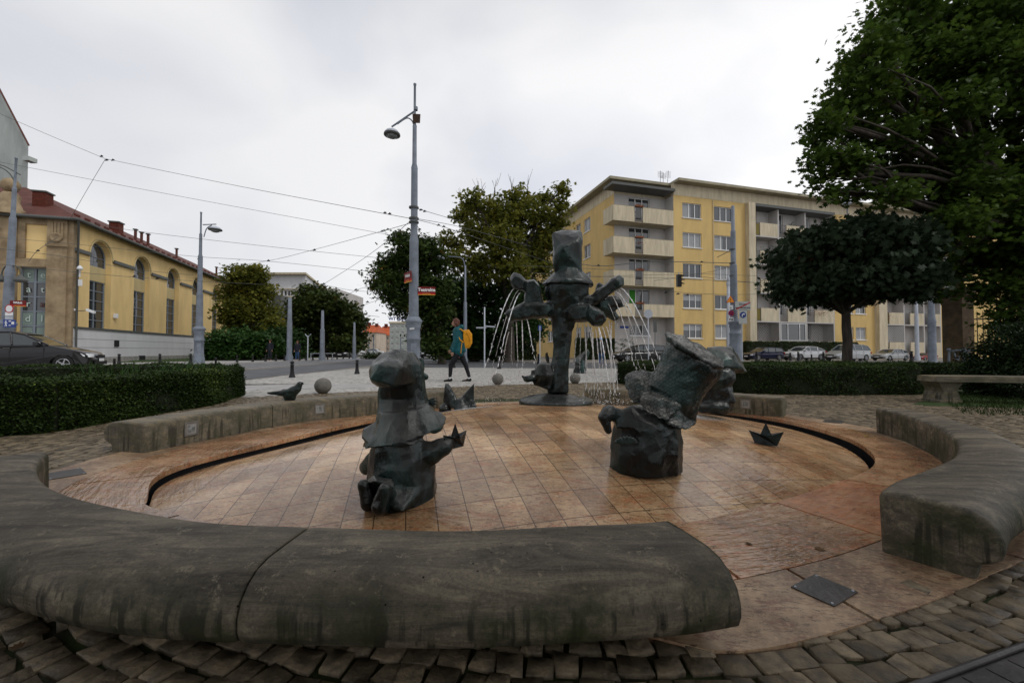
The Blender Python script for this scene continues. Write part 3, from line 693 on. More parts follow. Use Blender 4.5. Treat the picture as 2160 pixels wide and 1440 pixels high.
for (xa, ya, xb, yb, r1, r2, d) in ((766, 1022, 776, 1062, .030, .040, -.19), (812, 1030, 800, 1068, .032, .045, -.26)):
    mb = MB(); mb.capsule(P(xa, ya, d), P(xb, yb, d), r1, r2); mb.capsule(P(xa+4, ya+2, d+.02), P(xa+16, ya+24, d+.12), .03, .04); mb.capsule(P(xb, yb, d), P(xb+14, yb+4, d+.16), r2, .03)
    mb.melt('foot', M['bronze'], kn, voxel=.008, smooth=2, noise=.014, nscale=.07, facet=0.0028, dec=0.468)
mb = MB(); mb.hull([P(790, 1000, -.16), P(830, 1010, -.2), P(792, 1014, -.24), P(835, 1032, -.24), P(770, 1015, -.12), P(765, 1022, -.16)]); mb.melt('coat_hem', M['bronze'], kn, voxel=.008, smooth=2, noise=.01, nscale=.08)
mb = MB()   # hat: crown, hanging tip, brim
sect(mb, [hsec(P, 766, 940, 918, .25, .0, 20), hsec(P, 786, 925, 892, .20, .0, 14), hsec(P, 800, 905, 862, .14, .0, 6)], 12, .03)
sect(mb, [hsec(P, 792, 908, 885, .15, .03), hsec(P, 795, 903, 840, .10, .05), hsec(P, 800, 896, 800, .115, .03), hsec(P, 806, 892, 768, .10, .03), hsec(P, 822, 876, 742, .05, .02)], 9, .05)
mb.hull([P(780, 800, -.27), P(830, 816, -.26), P(800, 770, -.26), P(840, 775, -.24), P(779, 785, -.17), P(783, 765, -.16), P(800, 748, -.10), P(835, 735, -.06), P(865, 742, .0), P(884, 765, .04), P(893, 800, .04), P(785, 808, -.17), P(800, 818, -.18), P(838, 820, -.14), P(855, 802, -.12), P(815, 775, -.22), P(845, 770, -.17), P(800, 760, .06), P(850,745,.1), P(880,800,.1)])
mb.hull([P(850, 740, .02), P(872, 748, .0), P(890, 772, .03), P(898, 800, .06), P(870, 840, .0), P(903, 862, .05), P(880, 880, -.06), P(850, 800, .1)])
mb.hull([P(905, 870, .0), P(925, 866, .02), P(945, 880, .02), P(936, 905, -.04), P(915, 918, -.10), P(890, 900, -.1), P(900, 880, .1), P(930, 880, .1)])
mb.hull([P(766, 905, -.08), P(763, 925, -.12), P(790, 944, -.22), P(860, 942, -.25), P(900, 928, -.18), P(840, 895, -.12), P(790, 890, -.06), P(780, 900, .1), P(860, 930, .1)])
hat = mb.melt('hat', M['bronze'], kn, voxel=.011, smooth=2, noise=.022, nscale=.11, facet=0.0042, dec=0.10296)
mb = MB(); mb.capsule(P(886, 790, .08), P(898, 795, .10), .028, .022); mb.melt('nose', M['bronze'], kn, voxel=.008, smooth=2, noise=.01)
mb = MB(); mb.capsule(P(888, 760, .12), P(886, 778, .12), .020, .03); mb.melt('ear', M['bronze'], kn, voxel=.008, smooth=2)
mb = MB()
for a in (-.7, -.2, .3, .8): mb.capsule(P(903, 846, .12), P(903+18*math.cos(a), 846+14*math.sin(a)+2, .12), .014, .006, 6)
mb.melt('feather', M['bronze'], kn, voxel=.005, smooth=1)
def paper_boat(name, parent, c, L_, h, ang, tiltx=0.0, mt='bronze_dark', origin=None):
    mb = MB(); R_ = Matrix.Translation(Vector(c)) @ Matrix.Rotation(ang, 4, 'Z') @ Matrix.Rotation(tiltx, 4, 'X')
    def q(x, y, z): return R_ @ Vector((x*L_, y*L_, z*h))
    b1, b2, b3, b4 = q(-.30, -.06, 0), q(.30, -.06, 0), q(.30, .06, 0), q(-.30, .06, 0)
    e1, e2 = q(-.5, 0, .62), q(.5, 0, .62); s1, s2 = q(-.0, -.2, .40), q(.0, .2, .40)
    pk = q(0, 0, 1.0)
    mb.add([b1, b2, b3, b4, e1, e2, s1, s2, q(0, 0, .25)], [(0,3,2,1),(0,1,5,6,4),(2,3,4,7,5),(0,4,3),(1,2,5),(4,6,8),(6,5,8),(5,7,8),(7,4,8)])
    mb.add([q(-.2, -.04, .3), q(.2, -.04, .3), q(.2, .04, .3), q(-.2, .04, .3), pk], [(0,1,4),(1,2,4),(2,3,4),(3,0,4),(0,3,2,1)])
    return mb.build(name, M[mt], parent, origin)
bc = at(960, 944, Yl+.06); paper_boat('paper_boat', kn, (bc.x, bc.y, bc.z), .20, .15, .9)
# --- right dwarf with a huge scaled hat
Yr = 2.95; P = PX(Yr); base = at(1360, 985, Yr); zb = dome_h(base.x, base.y)
rd = thing('dwarf_statue', 'stout bronze dwarf at right under a huge open sack-like hat covered with incised scales', 'statue', (base.x, base.y, zb))
mb = MB()
sect(mb, [hsec(P, 1286, 1437, 992, .20), hsec(P, 1284, 1438, 965, .215), hsec(P, 1288, 1438, 930, .21), hsec(P, 1292, 1432, 895, .20), hsec(P, 1310, 1415, 866, .16)], 11, .02)
mb.hull([P(1300, 870, -.12), P(1332, 855, -.1), P(1350, 850, .0), P(1380, 870, -.1), P(1300, 905, -.15), P(1292, 890, .0), P(1380, 900, -.2)])
mb.capsule(P(1320, 880, -.05), P(1285, 872, -.12), .05, .045); mb.capsule(P(1285, 870, -.12), P(1275, 880, -.16), .05, .042); mb.capsule(P(1274, 880, -.16), P(1282, 908, -.17), .035, .025)
mb.melt('body', M['bronze_dark'], rd, voxel=.011, smooth=3, noise=.030, nscale=.13, facet=0.0042, dec=0.1404)
mb = MB()  # shell relief on the chest
c = P(1322, 938, -.225)
for k in range(9):
    a = R(-160+k*18); mb.capsule(c, c+Vector((.07*math.cos(a), .0+.012*abs(k-4)*.3, -.07*math.sin(a)*.7)), .006, .010, 6)
mb.melt('shell_relief', M['bronze'], rd, voxel=.005, smooth=1)
mb = MB()
# crown flaring into the open top
def ell(cx, cy, ax, ay, bx, by, d, dep, bd=0.0): 
    c = P(cx, cy, d); return (c, P(cx+ax, cy+ay, d)-c, (P(cx+bx, cy+by, d)-c)+Vector((0, dep, bd)))
sect(mb, [ell(1418, 862, 46, 24, 0, 0, .0, .12), ell(1417, 838, 53, 29, 0, 0, .0, .14), ell(1428, 812, 50, 27, 0, 0, .0, .15), ell(1444, 788, 52, 26, 2, -6, .0, .165), ell(1459, 763, 57, 26, 6, -14, .0, .18), ell(1467, 744, 57, 27, 10, -20, .0, .185)], 16, .015)
mb.hull([P(1318, 790, .05), P(1345, 779, .08), P(1372, 782, .05), P(1385, 800, .0), P(1316, 808, .02), P(1325, 838, -.06), P(1345, 862, -.10), P(1380, 850, -.1), P(1350, 800, -.03)])
mb.hull([P(1345, 855, -.14), P(1375, 880, -.20), P(1405, 893, -.22), P(1400, 840, -.14), P(1350, 830, -.10), P(1440, 860, -.16), P(1380, 820, .0)])
mb.hull([P(1400, 893, -.20), P(1432, 906, -.20), P(1455, 908, -.14), P(1470, 892, -.05), P(1473, 870, .0), P(1462, 848, .05), P(1425, 850, -.13), P(1440, 870, .12)])
mb.melt('hat', M['bronze_scale'], rd, voxel=.011, smooth=2, noise=.045, nscale=.13, facet=.003, dec=0.5)
crown_brim = mb; mb = MB(); a_, b_ = ell(1468, 738, 59, 30, 10, -21, .0, .19)[1:]; c_ = P(1468, 738); n_ = a_.cross(b_).normalized(); n_ = n_ if n_.z > 0 else -n_
sect(mb, [(c_-n_*.045, a_*.93, b_*.93), (c_-n_*.008, a_*1.03, b_*1.03), (c_+n_*.012, a_*1.0, b_*1.0)], 18, .05)
mb.melt('hat_top', M['bronze_scale'], rd, voxel=.009, smooth=1, noise=.035, nscale=.10)
# --- tall central figure
Yc = 5.5; P = PX(Yc); base = at(1172, 838, Yc); zb = dome_h(base.x, base.y)
cf = thing('fountain_statue', 'tall bronze dwarf in a top hat spouting water from its arms on a round base', 'statue', (base.x, base.y, zb))
mb = MB(); cc = P(1172, 838); sect(mb, [((cc.x, cc.y, zb-.03), (.46, 0, 0), (0, .46, 0)), ((cc.x, cc.y, zb+.045), (.485, 0, 0), (0, .485, 0)), ((cc.x, cc.y, zb+.075), (.45, 0, 0), (0, .45, 0)), ((cc.x, cc.y, zb+.14), (.16, 0, 0), (0, .16, 0))], 22, .012)
mb.melt('base', M['bronze_dark'], cf, voxel=.02, smooth=2, noise=.025, nscale=.15, facet=0.0042, dec=0.5)
mb = MB()
sect(mb, [hsec(P, 1155, 1201, 828, .16, .0), hsec(P, 1160, 1200, 790, .14), hsec(P, 1166, 1204, 740, .135), hsec(P, 1164, 1209, 700, .14), hsec(P, 1161, 1216, 665, .15), hsec(P, 1165, 1210, 640, .14)], 8, .04)
sect(mb, [hsec(P, 1163, 1216, 658, .14), hsec(P, 1154, 1236, 643, .19), hsec(P, 1149, 1244, 618, .22), hsec(P, 1149, 1244, 600, .22), hsec(P, 1160, 1235, 590, .16)], 9, .03)
# arms
def cut(mb, pts, d0, d1, k=.72):
    cx_, cy_ = sum(p[0] for p in pts)/len(pts), sum(p[1] for p in pts)/len(pts); dm0, dm1 = d0+(d1-d0)*.28, d1-(d1-d0)*.28
    mb.hull([P(x, y, d) for x, y in pts for d in (dm0, dm1)]+[P(cx_+(x-cx_)*k, cy_+(y-cy_)*k, d) for x, y in pts for d in (d0, d1)])
cut(mb, [(1077, 598), (1075, 587), (1084, 576), (1099, 581), (1111, 592), (1108, 615), (1096, 613), (1081, 607)], -.22, .04)
cut(mb, [(1106, 592), (1127, 588), (1137, 599), (1148, 642), (1107, 646), (1106, 616)], -.13, .12, .85)
cut(mb, [(1068, 654), (1102, 640), (1122, 641), (1172, 637), (1172, 668), (1117, 666), (1076, 678), (1066, 662)], -.17, .10)
cut(mb, [(1192, 658), (1204, 646), (1227, 640), (1247, 642), (1250, 676), (1233, 679), (1196, 677)], -.26, .06)
cut(mb, [(1240, 642), (1262, 648), (1273, 658), (1278, 673), (1269, 686), (1251, 688), (1238, 676)], -.36, -.12)
cut(mb, [(1240, 640), (1250, 621), (1262, 608), (1306, 580), (1316, 587), (1318, 600), (1308, 607), (1271, 628), (1257, 642)], -.13, .11)
cut(mb, [(1212, 645), (1232, 628), (1252, 622), (1258, 640), (1236, 652)], -.12, .12)
mb.capsule(P(1266, 603, .1), P(1264, 620, .1), .045, .06, 7)
# folds at the foot
mb.sphere(P(1148, 790, -.05), .16, 9, (.9, .9, 1.1)); mb.hull([P(1120, 782, -.1), P(1150, 770, -.05), P(1165, 800, -.15), P(1125, 815, -.1), P(1160, 822, -.15), P(1125, 790, .08), P(1160, 815, .1)])
mb.capsule(P(1128, 797, -.1), P(1110, 800, -.14), .045, .05, 6); mb.capsule(P(1110, 800, -.14), P(1102, 794, -.14), .04, .025, 6)
mb.hull([P(1147, 742, .1), P(1158, 738, .1), P(1160, 768, .08), P(1156, 772, .16), P(1148, 755, .18)])
mb.melt('body', M['bronze_dark'], cf, voxel=.017, smooth=1, noise=.05, nscale=.2, facet=0.007, dec=0.1404)
mb = MB()
sect(mb, [hsec(P, 1143, 1253, 603, .30, 0, -1), hsec(P, 1146, 1250, 597, .29), hsec(P, 1160, 1236, 580, .20), hsec(P, 1170, 1226, 570, .15)], 9, .04)
mb.hull([P(1168, 572, -.12), P(1227, 570, -.12), P(1170, 572, .14), P(1225, 570, .14), P(1164, 490, .02), P(1170, 540, -.15), P(1187, 522, -.20), P(1222, 503, -.12), P(1228, 489, .04), P(1186, 484, .14), P(1220, 484, .14), P(1226, 530, -.1)])
mb.melt('hat', M['bronze_dark'], cf, voxel=.017, smooth=2, noise=.035, nscale=.2, facet=0.007, dec=0.1404)
mb = MB(); mb.hull([P(1177, 612, -.17), P(1172, 622, -.19), P(1180, 628, -.2), P(1184, 614, -.17), P(1178, 620, -.1)]); mb.hull([P(1154, 612, -.02), P(1150, 622, .0), P(1156, 628, .02), P(1160, 615, .03)]); mb.melt('face', M['bronze_dark'], cf, voxel=.012, smooth=1, noise=.01)
mb = MB(); mb.tube([P(1264, 671, -.335), P(1266, 673, -.36)], [.062, .062], 10); mb.build('spout', M['black'], cf)
# fish held at the right
mb = MB(); Pf = PX(Yc+.2)
mb.capsule(Pf(1268, 642), Pf(1296, 638), .12, .10, 9); mb.hull([Pf(1285, 622, -.08), Pf(1312, 634, -.03), Pf(1316, 648, -.03), Pf(1285, 655, -.1), Pf(1285, 640, .12), Pf(1312, 640, .05)])
mb.capsule(Pf(1310, 643), Pf(1328, 649), .025, .010, 6); mb.capsule(Pf(1275, 650), Pf(1296, 668), .11, .06, 8)
mb.melt('fish', M['bronze'], cf, voxel=.015, smooth=2, noise=.02, nscale=.1, facet=0.0042, dec=0.5)
# --- rear-right dwarf, mostly behind the scaled hat
Yb = 5.0; P = PX(Yb); base = at(1505, 862, Yb)
bdw = thing('dwarf_statue', 'dark bronze dwarf behind the scaled hat, with a slab-like hat peak pointing right', 'statue', (base.x, base.y, dome_h(base.x, base.y)))
mb = MB(); sect(mb, [hsec(P, 1468, 1545, 868, .2), hsec(P, 1466, 1548, 845, .22), hsec(P, 1470, 1540, 820, .22), hsec(P, 1480, 1535, 795, .2)], 8, .08)
mb.capsule(P(1535, 822, -.1), P(1545, 845, -.2), .05, .04); mb.capsule(P(1480, 860, -.15), P(1530, 858, -.2), .06, .05)
mb.capsule(P(1500, 800, -.1), P(1520, 795, -.1), .16, .15)
mb.melt('body', M['bronze_dark'], bdw, voxel=.016, smooth=3, noise=.05, nscale=.15, facet=0.0056, dec=0.234)
mb = MB(); mb.hull([P(1490, 732, .0), P(1512, 730, .0), P(1545, 731, .0), P(1550, 748, -.15), P(1560, 770, -.15), P(1579, 786, -.02), P(1500, 790, -.15), P(1480, 790, .1), P(1540, 733, .25), P(1500, 733, .25), P(1570, 780, .2), P(1512, 772, -.2), P(1553, 775, -.18)])
mb.melt('hat', M['bronze'], bdw, voxel=.016, smooth=2, noise=.03, nscale=.15, facet=0.0056, dec=0.234)
# --- fish tail rising from the water
Yt = 5.75; P = PX(Yt); base = at(966, 855, Yt)
ft = thing('fish_tail_statue', 'bronze fish tail with two pointed fins rising from the wet dome beyond the kneeling dwarf', 'statue', (base.x, base.y, dome_h(base.x, base.y)))
mb = MB(); mb.hull([P(938, 807, .0), P(946, 808, .05), P(962, 832, .05), P(968, 850, -.05), P(945, 862, .05), P(935, 850, .0), P(955, 862, -.1), P(934, 835, .02)])
mb.hull([P(1000, 808, .0), P(998, 812, .05), P(1001, 845, .0), P(985, 862, -.03), P(965, 848, -.06), P(972, 838, .05), P(990, 860, .1)])
mb.capsule(P(940, 862, .02), P(945, 852, .02), .09, .05); mb.capsule(P(975, 864, -.04), P(972, 850, -.03), .12, .07); mb.capsule(P(996, 862, .0), P(995, 850, .0), .08, .05)
mb.melt('tail_fins', M['bronze_dark'], ft, voxel=.013, smooth=2, noise=.02, nscale=.1, facet=0.0035, dec=0.2808)
# --- paper boat on the dome
p = at(1616, 940, 3.72); bt = paper_boat('paper_boat', None, (p.x, p.y, dome_h(p.x, p.y)+.0), .27, .20, -.35, .0, 'bronze_dark', (p.x, p.y, dome_h(p.x, p.y)))
tag(bt, 'small dark bronze paper boat standing alone on the wet dome at right', 'boat sculpture')
# --- small dwarf figure out on the plaza
P = PX(17.0); base = G(1224, 787)
sd_ = thing('dwarf_statue', 'small bronze dwarf with a tilted hat standing on the plaza beyond the central statue', 'statue', (base.x, base.y, 0)); P = PX(base.y)
mb = MB(); sect(mb, [hsec(P, 1208, 1238, 787, .25), hsec(P, 1210, 1237, 775, .25), hsec(P, 1214, 1234, 762, .2)], 8, .05)
mb.hull([P(1208, 764), P(1236, 764), P(1212, 754, .2), P(1245, 745, .1), P(1238, 738, -.1), P(1240, 736, .1), P(1220, 768, -.3)])
mb.melt('body', M['bronze'], sd_, voxel=.03, smooth=2, noise=.05, nscale=.2)
# --- bird on the bench
P = PX(5.3); b0 = at(608, 845, 5.3)
bird = thing('bird_statue', 'bronze bird with a long flat tail perched on top of the left rear bench', 'bird statue', (b0.x, b0.y, .281))
mb = MB(); mb.capsule(P(612, 830), P(626, 820), .072, .055, 12); mb.capsule(P(600, 828), P(612, 830), .05, .07, 12); mb.capsule(P(628, 818), P(632, 810), .045, .036, 12)
mb.hull([P(563, 827, -.015), P(563, 831, .015), P(590, 824, -.035), P(590, 832, .035), P(600, 836, -.04), P(600, 822, .03), P(563, 829, .03)])
mb.capsule(P(606, 838), P(618, 838), .045, .04, 10)
mb.melt('body', M['bronze_dark'], bird, voxel=.008, smooth=4, noise=.006, nscale=.06)
mb = MB(); mb.hull([P(636, 805, -.02), P(640, 806, 0), P(641, 811, 0), P(636, 810, .02), P(634, 812, -.015)]); mb.melt('beak', M['bronze_dark'], bird, voxel=.004, smooth=1)
mb = MB(); mb.hull([P(592, 826, -.06), P(616, 815, -.055), P(622, 825, -.065), P(604, 834, -.065), P(594, 831, -.06), P(610, 824, -.075)]); mb.melt('wing', M['bronze_dark'], bird, voxel=.005, smooth=2)
# ------------------------------------------------------------------ water
M['water'] = mat('water', (.92, .94, .96), .12, spec=.8); M['water'].node_tree.nodes['Principled BSDF'].inputs['Transmission Weight'].default_value = .25; M['water'].node_tree.nodes['Principled BSDF'].inputs['IOR'].default_value = 1.33
jets = []
def jet(a, b, d0=0.0, d1=0.0, bow=.0, r=.0085):
    jets.append((at(*a, Yc+d0), at(*b, Yc+d1), bow, r))
jet((1085, 609), (1024, 778), -.1, -.5, .0); jet((1098, 617), (1046, 790), -.1, -.7, .0); jet((1074, 700), (1060, 770), .1, .3); jet((1089, 680), (1093, 800), .1, .2)
jet((1101, 676), (1104, 800), -.1, -.2); jet((1110, 671), (1128, 770), -.1, -.3)
jet((1309, 608), (1402, 790), -.1, -.6, .03); jet((1300, 616), (1388, 800), -.1, -.4, .03); jet((1289, 622), (1345, 800), .0, .0, .03); jet((1275, 630), (1303, 690), .1, .1, .02, .005)
jet((1262, 690), (1287, 835), -.35, -.8, .02, .008); jet((1219, 682), (1209, 800), .1, .1); jet((1232, 682), (1240, 830), .0, .1); jet((1247, 690), (1256, 838), .1, .1); jet((1240, 684), (1262, 836), .05, .1); jet((1284, 676), (1294, 838), .2, .2); jet((1290, 680), (1288, 838), .2, .3); jet((1270, 690), (1300, 838), .1, .0); jet((1252, 700), (1248, 836), .1, .2, 0, .005)
jet((1241, 678), (1232, 838), .25, .3, 0, .005); jet((1226, 684), (1222, 815), .2, .2, 0, .005); jet((1278, 688), (1306, 836), -.2, -.5, 0, .006); jet((1262, 692), (1276, 838), -.3, -.5, 0, .005); jet((1256, 694), (1268, 838), -.3, -.3, 0, .006); jet((1296, 612), (1366, 800), .1, .3, 0, .005); jet((1304, 610), (1352, 795), .0, .4, 0, .005); jet((1094, 612), (1034, 800), .1, .3, 0, .005); jet((1080, 690), (1078, 790), .0, .3, 0, .005)
jo = thing('water_jets', 'thin white water jets falling from the arms of the central statue', 'water', (base.x*0+at(1180, 700, Yc).x, Yc, zb))
drops = MB()
for (a, b, bow, r) in jets:
    mb = MB(); n = 46; pts = []
    hd = Vector((b.x-a.x, b.y-a.y, 0)); g_ = 4.9; drop = a.z-b.z
    for i in range(n+1):
        t = i/n; s_ = t**.86; z = a.z-drop*(t**1.22)
        p = a+hd*s_; pts.append(Vector((p.x, p.y, z)))
    k = int(n*.80); mb.tube(pts[:k+1], [r*(.62+.22*math.sin(i*1.7+b.x*9)+.25*random.random())*(1 if i < k-16 else (k-i+1.5)/18) for i in range(k+1)], 6)
    i = int(n*.55)
    while i < n-1:
        ln_ = random.choice((1, 2, 3)); j = min(n, i+ln_); dx = Vector((random.gauss(0, .008), random.gauss(0, .008), 0))*(1+4*(i-k)/n)
        q = [pts[i]+dx, (pts[i]+pts[j])*.5+dx, pts[j]+dx]; drops.tube(q, [r*.2, r*random.uniform(.45, .85), r*.15], 6)
        if random.random() < .8:
            dp = pts[i]+Vector((random.gauss(0, .02), random.gauss(0, .02), random.gauss(0, .02))); drops.sphere(dp, r*random.uniform(.3, .7), 6)
        i = j if random.random() < .75 else j+1
    mb.build('water_jet', M['water'], jo)
tag(drops.build('water_drops', M['water'], jo), kind='stuff')
mb = MB()
for (cx, cy, sx, sy, n) in ((1275, 845, 55, 6, 420), (1245, 850, 60, 5, 120), (985, 858, 45, 4, 70), (1040, 842, 25, 6, 70), (1105, 830, 25, 8, 60), (1340, 850, 55, 8, 60), (1560, 855, 25, 8, 40)):
    for _ in range(n):
        px, py = random.gauss(cx, sx*.6), random.gauss(cy, sy); q = G(px, py, .15); h0 = dome_h(q.x, q.y); q = G(px, py, h0)
        if math.hypot(q.x-CX, q.y-CY) > 3.2: continue
        hh = abs(random.gauss(0, .05)); rr = random.uniform(.002, .0055); mb.sphere((q.x, q.y, q.z+hh), rr, 6, (1, 1, random.uniform(.8, 2.5)))
tag(mb.build('water_splash', M['water'], None, (cc.x, cc.y, zb)), 'white splash drops where the jets hit the dome', 'water', kind='stuff')
# thin sheets of foam lying on the dome where the jets land
M['foam'] = bpy.data.materials.new('foam'); m = M['foam']; m.use_nodes = True; t = m.node_tree; b = t.nodes['Principled BSDF']; b.inputs['Base Color'].default_value = (.7, .72, .74, 1); b.inputs['Roughness'].default_value = .3
g_ = N(t, 'ShaderNodeNewGeometry'); n_ = N(t, 'ShaderNodeTexNoise'); n_.inputs['Scale'].default_value = 22; n_.inputs['Detail'].default_value = 7; n_.inputs['Roughness'].default_value = .75; t.links.new(g_.outputs['Position'], n_.inputs['Vector'])
tcf = N(t, 'ShaderNodeTexCoord'); gr = N(t, 'ShaderNodeTexGradient', gradient_type='SPHERICAL'); mpf = N(t, 'ShaderNodeMapping'); mpf.inputs['Location'].default_value = (-1, -1, 0); mpf.inputs['Scale'].default_value = (2, 2, 0); t.links.new(tcf.outputs['Generated'], mpf.inputs[0]); t.links.new(mpf.outputs[0], gr.inputs[0])
ad = N(t, 'ShaderNodeMath', operation='MULTIPLY'); t.links.new(gr.outputs[1], ad.inputs[0]); t.links.new(ramp(t, [(.36, 0), (.52, 1)], n_.outputs[0]).outputs[0], ad.inputs[1]); t.links.new(ad.outputs[0], b.inputs['Alpha'])
fo = thing('water_foam', 'white foam spread on the dome where the water falls', 'foam', (cc.x, cc.y, zb))
for (px, py, rx, ry) in ((1300, 852, .75, .55), (985, 862, .45, .35), (1050, 850, .5, .4), (1440, 875, .5, .4)):
    c = G(px, py, .16); vs = []; fs = []; nn = 14
    for i in range(nn+1):
        for j in range(nn+1):
            x = c.x+rx*(i/nn*2-1); y = c.y+ry*(j/nn*2-1); vs.append((x, y, dome_h(x, y)+.008))
    fs = [(i*(nn+1)+j, (i+1)*(nn+1)+j, (i+1)*(nn+1)+j+1, i*(nn+1)+j+1) for i in range(nn) for j in range(nn)]
    mb = MB(); mb.add(vs, fs, True); mb.build('foam_patch', M['foam'], fo)
# ------------------------------------------------------------------ balls and bollards
M['ball'] = mat('ball sandstone', (.20, .185, .16), .7, col2=(.12, .115, .105), vscale=6, bump=.4, bscale=40)
for (px, py, r, lab) in ((681, 830, .17, 'sandstone ball left of the kneeling dwarf'), (1050, 811, .155, 'sandstone ball left of the central statue, nearly round and wet'), (1213, 809, .15, 'sandstone ball partly hidden behind the trunk of the central statue')):
    p = G(px, py); mb = MB(); mb.sphere((p.x, p.y, r*.96), r, 32); o = mb.build('stone_ball', M['ball'], None, (p.x, p.y, 0)); tag(o, lab, 'stone ball', 'sandstone balls on the plaza')
def bollard_proto(pos, label, h=.5, fancy=True):
    t = thing('bollard', label, 'bollard', pos, 'black cast iron bollards'); x, y, z = pos
    mb = MB(); s_ = h/.55
    mb.lathe([(.105*s_, 0), (.10*s_, .03*s_), (.075*s_, .10*s_), (.058*s_, .22*s_), (.052*s_, .40*s_), (.066*s_, .405*s_), (.066*s_, .43*s_), (.05*s_, .44*s_)], (x, y, z), 16); mb.build('post', M['black'], t)
    mb = MB(); mb.lathe([(.045*s_, .44*s_), (.03*s_, .455*s_), (.06*s_, .475*s_), (.066*s_, .505*s_), (.05*s_, .535*s_), (.02*s_, .55*s_)], (x, y, z), 16); mb.build('cap', M['black'], t)
    return t
bp = bollard_proto(tuple(G(616, 796)), 'black bollard on the plaza edge, the left of the two nearest by the road', .56)
def dupb(px, py, label, s=1.0, z=0.0):
    c = copy_tree(bp); p = G(px, py, z); c.location = p; c.scale = (s, s, s); c['label'] = label; return c
dupb(753, 788.5, 'black bollard by the road straight left of the kneeling dwarf', 1.0)
dupb(1053, 778, 'black bollard on the far plaza edge under the left water jets', 1.1)
dupb(1136, 771, 'black bollard at the far plaza edge left of the trunk of the central statue', 1.3)
dupb(958, 776, 'black bollard behind the legs of the walking person', .9)
dupb(241, 779, 'black round headed bollard just right of the black car front', .95); dupb(455, 774, 'black round headed bollard beyond the right end of the left hedge', .95)
for (x, y, lab) in ((251, 770.5, 'black bollard on the far pavement right of the black car'), (337, 768.5, 'black bollard on the far pavement before the white wall'), (402, 767.5, 'black bollard beside the pedestal of the left lamp post')):
    dupb(x, y, lab, 1.15, .1)
for i, x in enumerate((500, 533, 560, 582, 600, 614, 632, 646, 660, 675, 691, 701, 711, 724, 737)):
    c = dupb(x, 764-(x-500)*.032, 'small black bollard in the row along the far pavement below the dark trees', .9+.0*i, .1)
for (x, y, s, lab) in ((1596, 758, 1.55, 'dark bollard before the dark blue estate car'), (1667, 757, 1.35, 'bollard left of the pair in front of the white hatchback'), (1684, 757, 1.5, 'thicker bollard of the pair in front of the white hatchback'), (1712, 757, 1.1, 'thin bollard before the middle of the white hatchback'), (1737, 757, 1.5, 'bollard between the white hatchback and the silver car'), (1748, 757, 1.0, 'slim bollard at the nose of the silver car'), (1802, 757, 1.1, 'slim bollard before the rear door of the silver car'), (1815, 757, 1.6, 'thick bollard before the rear wheel of the silver car'), (1923, 760, 1.6, 'bollard at the right end of the dark low hedge')):
    dupb(x, y+4, lab, s)
# ------------------------------------------------------------------ foliage
def leaves(C, size, up=.4, shape='maple', jit=.3, droop=0.0):
    """one leaf polygon at each centre; C (n,3)"""
    n = len(C)
    nrm = rng.normal(0, 1, (n, 3)); nrm[:, 2] = np.abs(nrm[:, 2])+up*2; nrm /= np.linalg.norm(nrm, axis=1)[:, None]
    a = np.cross(nrm, rng.normal(0, 1, (n, 3))); a /= np.linalg.norm(a, axis=1)[:, None]+1e-9
    if droop: a[:, 2] -= droop; a /= np.linalg.norm(a, axis=1)[:, None]
    b = np.cross(nrm, a); b /= np.linalg.norm(b, axis=1)[:, None]+1e-9
    s = size*(1+rng.uniform(-jit, jit, (n, 1)))
    if shape == 'maple': uv = [(0, -.42), (.34, -.40), (.20, -.16), (.58, .02), (.24, .10), (.34, .42), (.12, .30), (.0, .66), (-.12, .30), (-.34, .42), (-.24, .10), (-.58, .02), (-.20, -.16), (-.34, -.40)]
    elif shape == 'oval': uv = [(0, -.5), (.26, -.1), (.2, .25), (0, .5), (-.2, .25), (-.26, -.1)]
    elif shape == 'compound': uv = [(0, -.6), (.30, -.35), (.08, -.2), (.34, .1), (.08, .2), (0, .6), (-.08, .2), (-.34, .1), (-.08, -.2), (-.30, -.35)]
    else: uv = [(0, -.5), (.4, 0), (0, .5), (-.4, 0)]
    k = len(uv); V = np.zeros((n, k, 3))
    bend = rng.uniform(-.25, .25, (n, 1))
    for i, (u, v) in enumerate(uv): V[:, i] = C+(a*v+b*u)*s+nrm*(bend*(v*v))*s
    return npmesh(V.reshape(-1, 3), np.arange(n*k).reshape(n, k))
def blob_points(blobs, n, clump=.22, per=14, shell=.55):
    out_ = []; vol = np.array([b[1]*b[2]*b[3] for b in blobs])**(2/3.); vol /= vol.sum()
    for bl, f_ in zip(blobs, vol):
        c, rx, ry, rz = bl[0], bl[1], bl[2], bl[3]; m = max(1, int(n*f_/per))
        d = rng.normal(0, 1, (m, 3)); d /= np.linalg.norm(d, axis=1)[:, None]; rr = shell+(1-shell)*rng.random((m, 1))**.6; rr *= 1+.12*rng.normal(0, 1, (m, 1))
        q = d*rr*np.array([rx, ry, rz])+np.array(c)
        cs = clump*(.6+.8*rng.random((m, 1, 1))); p_ = q[:, None, :]+rng.normal(0, 1, (m, per, 3))*cs*np.array([1, 1, .55]); out_.append(p_.reshape(-1, 3))
    return np.concatenate(out_)
M['bark'] = mat('bark', (.075, .062, .05), .85, col2=(.035, .03, .025), vscale=6, scale=(3, 3, .6), bump=.8, bscale=12)
M['bark2'] = mat('grey bark', (.13, .12, .10), .85, col2=(.06, .055, .045), vscale=5, scale=(3, 3, .6), bump=.7, bscale=12)
